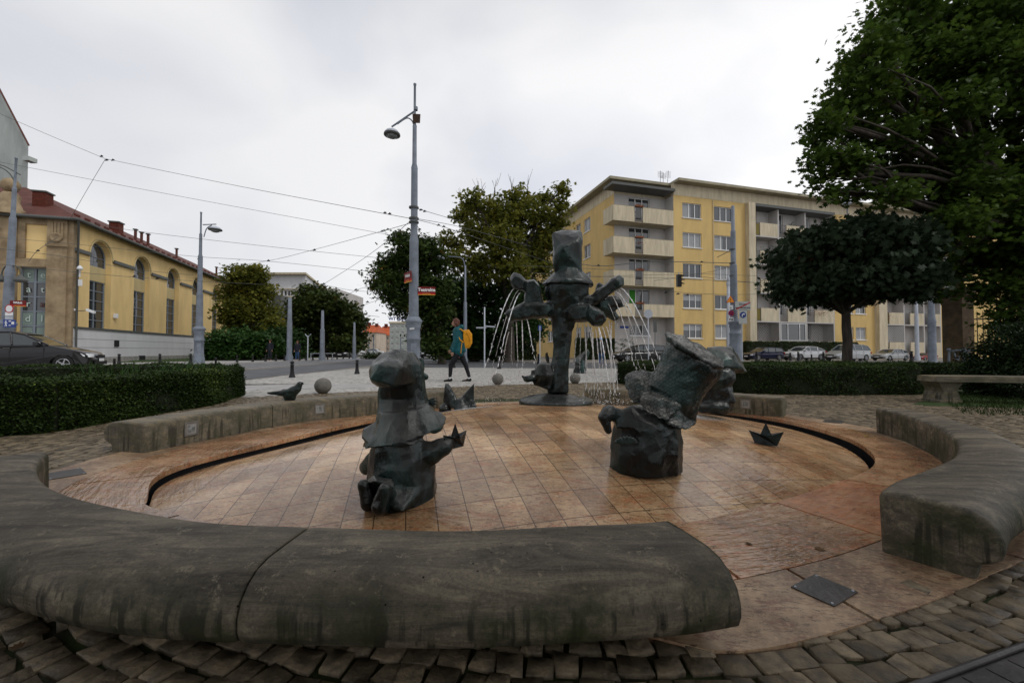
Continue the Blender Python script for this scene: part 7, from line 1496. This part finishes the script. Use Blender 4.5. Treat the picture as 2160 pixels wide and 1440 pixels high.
# ------------------------------------------------------------------ cars
def paint(name, c, metal=.3): m = mat(name, c, .28, metal=metal); m.node_tree.nodes['Principled BSDF'].inputs['Coat Weight'].default_value = .6; return m
M['pblack'] = paint('black car paint', (.012, .012, .014)); M['pblue'] = paint('dark blue car paint', (.010, .012, .035)); M['pwhite'] = paint('white car paint', (.55, .56, .58), .05); M['psilver'] = paint('silver car paint', (.35, .36, .36), .5); M['pred'] = paint('red car paint', (.25, .01, .01))
M['lamp'] = mat('head lamp', (.75, .78, .8), .1); M['tail'] = mat('tail lamp', (.35, .01, .01), .2)
def car(label, loc, rz, pm, kind='estate', L_=4.5, W_=1.8, H_=1.47, name='parked_car', group='cars on the streets', cat='car'):
    t = thing(name, label, cat, (0, 0, 0), group); hl = L_/2; wr = .325; xf, xr = hl-.88, -hl+.80; hw = W_/2
    roof = {'estate': [(.95, 1.0), (.28, 1.36), (-.1, 1.45), (-1.2, 1.44), (-1.95, 1.36), (-2.18, .98)], 'hatch': [(1.0, .98), (.3, 1.36), (-.15, 1.44), (-1.0, 1.40), (-1.65, 1.22), (-2.05, .98)], 'suv': [(.9, 1.05), (.30, 1.52), (-.1, 1.60), (-1.3, 1.58), (-1.95, 1.45), (-2.15, 1.05)]}[kind]
    sx_ = L_/4.5; roof = [(x*sx_, z*H_/1.46 if kind != 'suv' else z*H_/1.6) for x, z in roof]; bz = roof[0][1]
    def arch(cx): return [(cx-(wr+.07)*math.cos(a)*1.0, .30+(wr+.08)*math.sin(a)) for a in [math.pi*k/8 for k in range(9)]]
    low = [(-hl+.02, .32), (-hl+.06, .24)]+arch(xr)+[(xr+wr+.1, .20), (xf-wr-.1, .20)]+arch(xf)+[(hl-.12, .22), (hl-.02, .34)]
    upp = [(hl, .50), (hl-.03, .64), (hl-.14, .74), (hl-.55, .84), (roof[0][0]+.02, bz-.02), (0, bz-.01), (roof[-1][0], roof[-1][1]), (-hl+.08, .90), (-hl+.01, .70), (-hl, .5)]
    prof = low+upp; n = len(prof); vs = []
    sl = [(-1.0, .05), (-.985, .02), (-.93, .0), (-.5, .0), (.5, .0), (.93, .0), (.985, .02), (1.0, .05)]
    for yy, ins in sl:
        for (x, z) in prof:
            e_ = max(0, (abs(x)-(hl-.75))/.75); x2 = x*(1-.07*e_*abs(yy)**3); zz = z+(ins*(.5 if z > .55 else 0))*(-1); w_ = hw*yy*(1-.05*e_*e_)
            if z > bz-.15: w_ *= .965
            vs.append((x2, w_, zz-(ins*.6 if z > .8 else 0)))
    fs = [(i*n+k, i*n+(k+1) % n, (i+1)*n+(k+1) % n, (i+1)*n+k) for i in range(len(sl)-1) for k in range(n)]
    mb = MB(); mb.add(vs, fs, True); mb.add(vs[:n], [tuple(range(n))]); mb.add(vs[-n:], [tuple(reversed(range(n)))])
    me = mb.mesh(); bm = bmesh.new(); bm.from_mesh(me); bmesh.ops.remove_doubles(bm, verts=bm.verts, dist=.0005); bmesh.ops.recalc_face_normals(bm, faces=bm.faces); bm.to_mesh(me); bm.free(); body = link('body', me, M[pm], t)
    # glasshouse and roof
    def yw(z, k=1.0): return (hw*.93-(z-bz)*.38)*k
    m = len(roof); vs = []
    for sg in (-1, 1):
        for (x, z) in roof: vs.append((x, sg*yw(z), z-.012))
    mb = MB(); mb.add(vs, [tuple(range(m)), tuple(reversed(range(m, 2*m)))]+[(k, m+k, m+(k+1) % m, (k+1) % m) for k in range(m)]); mb.build('window_glass', M['carglass'], t)
    rt = [roof[i] for i in range(1, m-1)]; vs = []
    for yy in (-1, -.8, .8, 1):
        for (x, z) in rt: vs.append((x, yy*yw(z)*1.005, z+(.018 if abs(yy) < .9 else -.02)))
    k_ = len(rt); mb = MB(); mb.add(vs, [(a*k_+i, a*k_+i+1, (a+1)*k_+i+1, (a+1)*k_+i) for a in range(3) for i in range(k_-1)], True); 
    mb.build('roof', M[pm], t)
    for sg in (-1, 1):
      mb = MB()
      def pil(x0, z0, x1, z1, w_=.035): mb.tube([(x0, sg*(yw(z0)+.004), z0), (x1, sg*(yw(z1)+.004), z1)], w_, 5)
      for a, b in zip(roof[:-1], roof[1:]): pil(a[0], a[1]-.01, b[0], b[1]-.02, .03)
      pil(-.02*sx_, bz, -.12*sx_, roof[2][1]-.03, .035); pil(-1.02*sx_, bz, -1.12*sx_, roof[3][1]-.03, .035 if kind != 'hatch' else .06)
      mb.build('window_frame', M[pm], t)
    for sg in (-1, 1):
        for x in (xf, xr):
            mb = MB(); Ry = Matrix.Rotation(R(90)*sg*-1, 3, 'X'); mb.lathe([(.19, -.10), (wr-.02, -.10), (wr, -.07), (wr, .07), (wr-.02, .10), (.22, .105), (.20, .08)], (x, sg*(hw-.11), wr), 24, True, Ry); wh = mb.build('wheel', M['rubber'], t)
            mb = MB(); mb.tube([(x+.195*math.cos(q_*.2618), sg*(hw-.012), wr+.195*math.sin(q_*.2618)) for q_ in range(25)], .014, 5, False); mb.obox(Vector((x, sg*(hw-.012), wr)), (.04, 0, 0), (0, .012, 0), (0, 0, .04))
            for k in range(5):
                a = k*2*math.pi/5; mb.obox(Vector((x+.12*math.cos(a), sg*(hw-.015), wr+.12*math.sin(a))), (.09*math.cos(a), 0, .09*math.sin(a)), (0, .010, 0), (-.020*math.sin(a), 0, .020*math.cos(a)))
            mb.build('rim', M['chrome'], wh)
        mb = MB(); c = Vector((hl-.17, sg*(hw-.22), .66)); mb.hull([c+Vector((.12, -sg*.12, .02)), c+Vector((.10, -sg*.12, -.09)), c+Vector((-.22, sg*.20, .07)), c+Vector((-.12, sg*.205, -.05)), c+Vector((.02, sg*.14, .05)), c+Vector((.05, sg*.13, -.09))]); mb.build('headlight', M['lamp'], t)
        mb = MB(); c = Vector((-hl+.06, sg*(hw-.16), .82)); mb.obox(c, (.06, 0, 0), (0, .13, 0), (0, 0, .09)); mb.build('tail_light', M['tail'], t)
        mb = MB(); c = Vector((roof[0][0]-.28, sg*(hw+.06), bz+.04)); mb.hull([c+Vector((a*.07, b_*.10, d*.06)) for a in (-1, 1) for b_ in (-1, 1) for d in (-1, 1)]+[c+Vector((.12, 0, 0))]); mb.build('wing_mirror', M[pm], t)
        for x in (-.25*sx_, -1.25*sx_):
            mb = MB(); mb.obox(Vector((x+.12, sg*(hw*.985+.012), bz-.12)), (.09, 0, 0), (0, .012, 0), (0, 0, .015)); mb.build('door_handle', M[pm] if pm != 'pblack' else M['gutter'], t)
    # door seams, grille, bumper openings, sills
    mb = MB()
    for sg in (-1, 1):
        for x in (roof[0][0]-.1, -.06*sx_, -1.08*sx_): mb.obox(Vector((x, sg*(hw+.0005), .60)), (.006, 0, 0), (0, .003, 0), (0, 0, .33))
        mb.obox(Vector((0, sg*(hw*.985), .235)), (L_*.27, 0, 0), (0, .03, 0), (0, 0, .035))
    mb.obox(Vector((hl-.01, 0, .36)), (.02, 0, 0), (0, .62, 0), (0, 0, .07)); mb.obox(Vector((hl-.0, 0, .60)), (.012, 0, 0), (0, .38, 0), (0, 0, .05)); mb.build('trim', M['rubber'], t)
    mb = MB(); mb.obox(Vector((hl+.012, 0, .47)), (.006, 0, 0), (0, .25, 0), (0, 0, .055)); mb.obox(Vector((-hl-.005, 0, .62)), (.006, 0, 0), (0, .25, 0), (0, 0, .055)); mb.build('number_plate', M['white'], t)
    t.location = loc; t.rotation_euler = (0, 0, rz); return t
cc = car('black estate car driving past behind the left hedge, cut by the left edge', (-20.1, 17.4, -.004), R(28), 'pblack', 'estate', 4.6, 1.8, 1.50, 'moving_car'); cc.scale = (1.03, 1.03, 1.12)
def parked(px0, px1, Y, kind, pm, label, rz, Hs=1.46, Ls=4.5):
    k = (px0-1080)/F, (px1-1080)/F; th = rz; # distance chosen by length seen
    xc = (k[0]+k[1])/2*Y; wdt = (k[1]-k[0])*Y; t = car(label, (xc, Y, -.012), th, pm, kind, Ls, 1.78, Hs); s_ = min(1.05, wdt/(Ls*abs(math.cos(th))+1.78*abs(math.sin(th)))*1.06); t.scale = (s_, s_, s_); return t
parked(1293, 1402, 36, 'estate', 'pblack', 'black estate car parked by the corner behind the right water jets, silver roof rails', R(180+8), 1.46)
parked(1566, 1650, 41.5, 'estate', 'pblue', 'dark blue estate car parked right of the thick tram pole', R(180+14), 1.46)
parked(1649, 1737, 42.5, 'hatch', 'pwhite', 'white hatchback parked between the dark blue estate and the silver car', R(180+14), 1.43, 4.3)
parked(1738, 1833, 38.5, 'suv', 'psilver', 'silver people carrier parked behind the round maple trunk', R(180+16), 1.66, 4.5)
parked(1838, 1915, 40.5, 'hatch', 'psilver', 'silver hatchback mostly hidden by the far dark hedge', R(180+16), 1.44)
parked(1925, 1975, 41, 'hatch', 'pred', 'dark red car glimpsed behind the thick pole at right', R(180+16), 1.44)
c = at(733, 757, 60); vn = car('small white van waiting by the trees at the street corner, front toward us', (c.x, 62, 0), R(-95), 'pwhite', 'suv', 4.6, 1.9, 2.1, 'parked_van', 'cars on the streets', 'van')
c = at(722, 752, 56); car('dark car just before the white van at the street corner', (at(731, 752, 54).x, 54, 0), R(-92), 'pblack', 'hatch', 4.2, 1.75, 1.4)
c = at(790, 748, 95); car('white car crossing at the far end of the street', (c.x, 95, 0), R(5), 'pwhite', 'hatch', 4.3, 1.75, 1.45, 'moving_car')
for (x, Y, pm, lab) in ((893, 52, 'pblack', 'black car right of the main lamp pedestal'), (905, 50, 'pblack', 'second black car beside the first, right of the main lamp pedestal')):
    c = at(x, 750, Y); car(lab, (c.x, Y, 0), R(-80), pm, 'hatch', 4.2, 1.75, 1.45)
# ------------------------------------------------------------------ people
M['skin'] = mat('skin', (.42, .24, .17), .55); M['hair'] = mat('brown hair', (.10, .04, .025), .5, var=.3, vscale=30); M['teal'] = mat('teal jacket', (.008, .085, .10), .55, var=.2, vscale=12, bump=.3, bscale=18); M['trous'] = mat('black trousers', (.012, .012, .015), .7, bump=.3, bscale=20); M['ybag'] = mat('yellow backpack', (.62, .27, .012), .55, var=.15, vscale=10); M['wsole'] = mat('white sock', (.6, .6, .6), .7)
M['dcoat'] = mat('dark coat', (.02, .022, .03), .8); M['jeans'] = mat('blue jeans', (.04, .08, .17), .8); M['bluehat'] = mat('bright blue cap', (.02, .22, .65), .7); M['khaki'] = mat('dark grey jacket', (.045, .045, .04), .8)
def hand(mb, w_, d, side, s=1.0):
    """palm and five fingers hanging from wrist w_ along d; side = where the thumb leaves"""
    w_, d, side = Vector(w_), Vector(d).normalized(), Vector(side).normalized(); n = d.cross(side).normalized()
    mb.capsule(w_, w_+d*.05*s, .024*s, .030*s, 8); pe = w_+d*.075*s
    for k, ln in enumerate((.062, .072, .068, .052)):
        b = pe+side*(.027-.018*k)*s; m = b+d*ln*.5*s+n*.010*s; e = m+d*ln*.42*s+n*.022*s; mb.capsule(b-d*.02*s, m, .0095*s, .0088*s, 6); mb.capsule(m, e, .0088*s, .0075*s, 6)
    b = w_+d*.03*s+side*.026*s; mb.capsule(b, b+(d*.6+side*.8)*.035*s, .012*s, .010*s, 6); mb.capsule(b+(d*.6+side*.8)*.035*s, b+d*.055*s+side*.035*s, .010*s, .008*s, 6)
b0 = G(963, 804.5); P = PX(b0.y); S = P.Y/F
pr_ = thing('person', 'person with shoulder length brown hair walking left in a teal jacket and black trousers', 'person', (b0.x, b0.y, 0))
hd = P(960.8, 680.5, 0)
mb = MB()   # body: head with face, neck, trunk, arms, legs, one surface
mb.sphere(hd, .098, 16, (.92, .80, 1.12)); mb.capsule(hd+Vector((-.055, 0, -.055)), hd+Vector((-.01, 0, -.06)), .045, .05); 
mb.capsule(hd+Vector((-.094, 0, .005)), hd+Vector((-.112, 0, -.022)), .010, .014, 6); mb.capsule(hd+Vector((-.088, -.01, -.052)), hd+Vector((-.088, .01, -.052)), .011, .011, 6)
for sg in (-1, 1): mb.sphere(hd+Vector((.005, sg*.083, -.015)), .022, 8, (1, .5, 1.4)); mb.sphere(hd+Vector((-.082, sg*.03, .012)), .013, 8)
sh_ = P(966, 694); hp = P(968.5, 741); mb.capsule(hd+Vector((.02, 0, -.06)), sh_+Vector((0, 0, .01)), .052, .062)
mb.capsule(sh_+Vector((0, -.11, -.02)), sh_+Vector((0, .11, -.02)), .075, .075); mb.capsule(sh_+Vector((0, -.04, -.08)), hp+Vector((0, -.04, .05)), .12, .105); mb.capsule(sh_+Vector((0, .04, -.08)), hp+Vector((0, .04, .05)), .12, .105); mb.capsule(hp+Vector((0, -.07, -.02)), hp+Vector((0, .07, -.02)), .11, .11)
def leg(sg, knee, ankle, toe):
    mb.capsule(hp+Vector((0, sg*.085, -.06)), knee, .092, .06); mb.capsule(knee, ankle, .057, .034); mb.capsule(ankle+Vector((.015, 0, -.03)), toe, .034, .026)
kn1, an1, to1 = P(951, 770, -.09), P(949.5, 797, -.09), P(938, 803, -.09); kn2, an2, to2 = P(982, 769, .09), P(989.5, 797, .09), P(976.5, 803.5, .09)
leg(-1, kn1, an1, to1); leg(1, kn2, an2, to2)
el1, wr1 = P(964, 718, -.20), P(955, 741, -.18); el2, wr2 = P(961, 717, .20), P(951.5, 736, .19)
for (sg, el, wrr) in ((-1, el1, wr1), (1, el2, wr2)): mb.capsule(sh_+Vector((0, sg*.16, -.03)), el, .05, .042); mb.capsule(el, wrr, .040, .027); hand(mb, wrr, (P(953.5, 752)-P(955, 741)) if sg < 0 else Vector((-.05, 0, -.12)), Vector((-1, 0, -.1)))
mb.melt('body', M['skin'], pr_, voxel=.0085, smooth=2)
mb = MB(); mb.capsule(sh_+Vector((0, -.13, -.03)), sh_+Vector((0, .13, -.03)), .095, .095); mb.capsule(sh_+Vector((0, -.05, -.08)), hp+Vector((.0, -.05, .0)), .155, .165); mb.capsule(sh_+Vector((0, .05, -.08)), hp+Vector((.0, .05, .0)), .155, .165); mb.hull([P(953, 745, -.16), P(953, 745, .16), P(983, 742, -.16), P(983, 742, .16), P(955, 720, -.16), P(979, 720, -.16), P(955, 720, .16), P(979, 720, .16)])
for (sg, el, wrr) in ((-1, el1, wr1), (1, el2, wr2)): mb.capsule(sh_+Vector((0, sg*.17, -.04)), el, .072, .062); mb.capsule(el, wrr, .06, .043)
mb.capsule(P(974, 690, -.05), P(974, 690, .05), .08, .08); mb.capsule(P(965, 692, -.06), P(972, 689, -.03), .05, .07); mb.melt('jacket', M['teal'], pr_, voxel=.013, smooth=3, noise=.02, nscale=.09)
mb = MB()
for (sg, k_, a_) in ((-1, kn1, an1), (1, kn2, an2)): mb.capsule(hp+Vector((0, sg*.08, -.03)), k_, .112, .072); mb.capsule(k_, a_+Vector((0, 0, .05)), .07, .05)
mb.melt('trousers', M['trous'], pr_, voxel=.012, smooth=3, noise=.014, nscale=.08)
for (a_, to) in ((an1, to1), (an2, to2)):
    mb = MB(); mb.capsule(a_+Vector((0, 0, .03)), a_+Vector((.0, 0, -.02)), .043, .045); mb.build('sock', M['wsole'], pr_)
    mb = MB(); hl_ = a_+Vector((.03, 0, -.055)); mb.capsule(hl_, to, .046, .034); mb.capsule(a_+Vector((.01, 0, -.03)), to+Vector((.08, 0, .01)), .045, .036); mb.melt('shoe', M['rubber'], pr_, voxel=.009, smooth=2)
mb = MB(); mb.sphere(hd+Vector((.03, 0, .025)), .108, 14, (.95, .92, 1.0)); mb.capsule(hd+Vector((.05, -.06, -.03)), hd+Vector((.055, -.06, -.09)), .055, .05); mb.capsule(hd+Vector((.05, .06, -.03)), hd+Vector((.055, .06, -.09)), .055, .05); mb.capsule(hd+Vector((.075, 0, -.02)), hd+Vector((.08, 0, -.09)), .06, .05); mb.capsule(hd+Vector((-.03, -.055, .06)), hd+Vector((-.0, -.085, -.03)), .03, .03); mb.capsule(hd+Vector((-.03, .055, .06)), hd+Vector((-.0, .085, -.03)), .03, .03); mb.capsule(hd+Vector((-.05, 0, .085)), hd+Vector((.02, 0, .1)), .03, .05)
mb.melt('hair', M['hair'], pr_, voxel=.009, smooth=2, noise=.014, nscale=.04)
bpk = thing('backpack', 'yellow orange backpack on the back of the walking person', 'backpack', tuple(P(985, 715))); mb = MB(); mb.hull([P(977, 696, a) for a in (-.12, .12)]+[P(989, 695, a) for a in (-.09, .09)]+[P(996, 705, a) for a in (-.11, .11)]+[P(996, 724, a) for a in (-.13, .13)]+[P(990, 734, a) for a in (-.12, .12)]+[P(980, 735, a) for a in (-.14, .14)]+[P(977, 715, a) for a in (-.15, .15)]); mb.melt('bag', M['ybag'], bpk, voxel=.013, smooth=5, noise=.015, nscale=.07)
mb = MB(); mb.tube(spline([P(979, 700, -.15), P(970, 694, -.17), P(966, 703, -.18), P(970, 716, -.19), P(978, 722, -.16)], 4), .02, 6); mb.build('strap', M['ybag'], bpk); mb = MB(); mb.tube(spline([P(975, 718, -.19), P(973, 735, -.2), P(972, 745, -.2)], 4), .012, 5); mb.tube(spline([P(985, 700, -.135), P(991, 716, -.14), P(990, 732, -.13)], 4), .01, 5); mb.build('strap_end', M['ybag'], bpk)
def bystander(label, px, pyb, h_, top, bottom, face=-1, cap=None):
    b = G(px, pyb, .1 if px < 800 else 0); t = thing('person', label, 'person', tuple(b)); k = h_/1.75
    def q(x, y, z): return Vector((b.x+x*k, b.y+y*k, b.z+z*k))
    mb = MB(); mb.sphere(q(0, 0, 1.62), .10*k, 10, (.85, .9, 1.15)); mb.capsule(q(0, -.09, 1.6), q(0, -.11, 1.58), .012*k, .014*k, 6); mb.capsule(q(0, 0, 1.55), q(0, 0, 1.42), .05*k, .06*k); mb.capsule(q(-.14, 0, 1.4), q(.14, 0, 1.4), .075*k, .075*k); mb.capsule(q(0, 0, 1.3), q(0, 0, .95), .13*k, .13*k)
    for sg in (-1, 1):
        mb.capsule(q(sg*.09, 0, .92), q(sg*.10, -.03*sg, .5), .09*k, .06*k); mb.capsule(q(sg*.10, -.03*sg, .5), q(sg*.10, .05*sg, .08), .055*k, .04*k); mb.capsule(q(sg*.10, .05*sg, .05), q(sg*.10, -.14, .03), .04*k, .03*k); mb.capsule(q(sg*.2, 0, 1.4), q(sg*.25, .02, 1.12), .05*k, .04*k); mb.capsule(q(sg*.25, .02, 1.12), q(sg*.23, -.08, .88), .04*k, .03*k); hand(mb, q(sg*.23, -.08, .87), (0, -.1, -1), (-sg, 0, 0), k)
    mb.melt('body', M['skin'], t, voxel=.014, smooth=2)
    mb = MB(); mb.capsule(q(-.15, 0, 1.4), q(.15, 0, 1.4), .09*k, .09*k); mb.capsule(q(0, 0, 1.32), q(0, 0, .9), .18*k, .19*k)
    for sg in (-1, 1): mb.capsule(q(sg*.21, 0, 1.4), q(sg*.26, .02, 1.12), .07*k, .06*k); mb.capsule(q(sg*.26, .02, 1.12), q(sg*.235, -.07, .92), .058*k, .045*k)
    mb.melt('jacket', top, t, voxel=.02, smooth=2); mb = MB()
    for sg in (-1, 1): mb.capsule(q(sg*.08, 0, .93), q(sg*.10, -.03*sg, .5), .11*k, .08*k); mb.capsule(q(sg*.10, -.03*sg, .5), q(sg*.10, .05*sg, .1), .078*k, .06*k)
    mb.melt('trousers', bottom, t, voxel=.02, smooth=2); mb = MB(); mb.sphere(q(0, .015, 1.66), .112*k, 10, (.95, 1, 1)); mb.build('cap' if cap else 'hair', cap or M['hair'], t); return t
bystander('passer-by in a blue cap, dark jacket and jeans seen behind the water jets', 1268, 770, 1.75, M['khaki'], M['jeans'], 1, M['bluehat'])
bystander('passer-by in a dark coat standing before the green bush across the road', 569, 760, 1.75, M['dcoat'], M['dcoat'])
bystander('passer-by in a dark top and jeans beside the leftmost thick pole', 627, 759.5, 1.7, M['dcoat'], M['jeans'])
# low metal barriers on the far pavement
for (px, lab) in ((667, 'low metal hoop barrier left of the middle pole'), (690, 'low metal hoop barrier right of the middle pole')):
    b = G(px, 758, .1); mb = MB(); mb.tube(spline([b+Vector((-.5, 0, 0)), b+Vector((-.5, 0, .45)), b+Vector((-.45, 0, .55)), b+Vector((.45, 0, .55)), b+Vector((.5, 0, .45)), b+Vector((.5, 0, 0))], 3), .03, 6); tag(mb.build('hoop_barrier', M['grey2'], None, tuple(b)), lab, 'barrier')
b = G(787, 757); bl = [((b.x, b.y, .25), 1.3, .6, .4), ((b.x+1.5, b.y, .25), 1.0, .6, .35)]
me = leaves(blob_points(bl, 2200, .2, 10, .3), .16, .4, 'oval'); tag(link('low_shrub', me, LM['hedge'], None, (b.x, b.y, 0)), 'low green shrub on the traffic island near the thinnest pole', 'shrub')
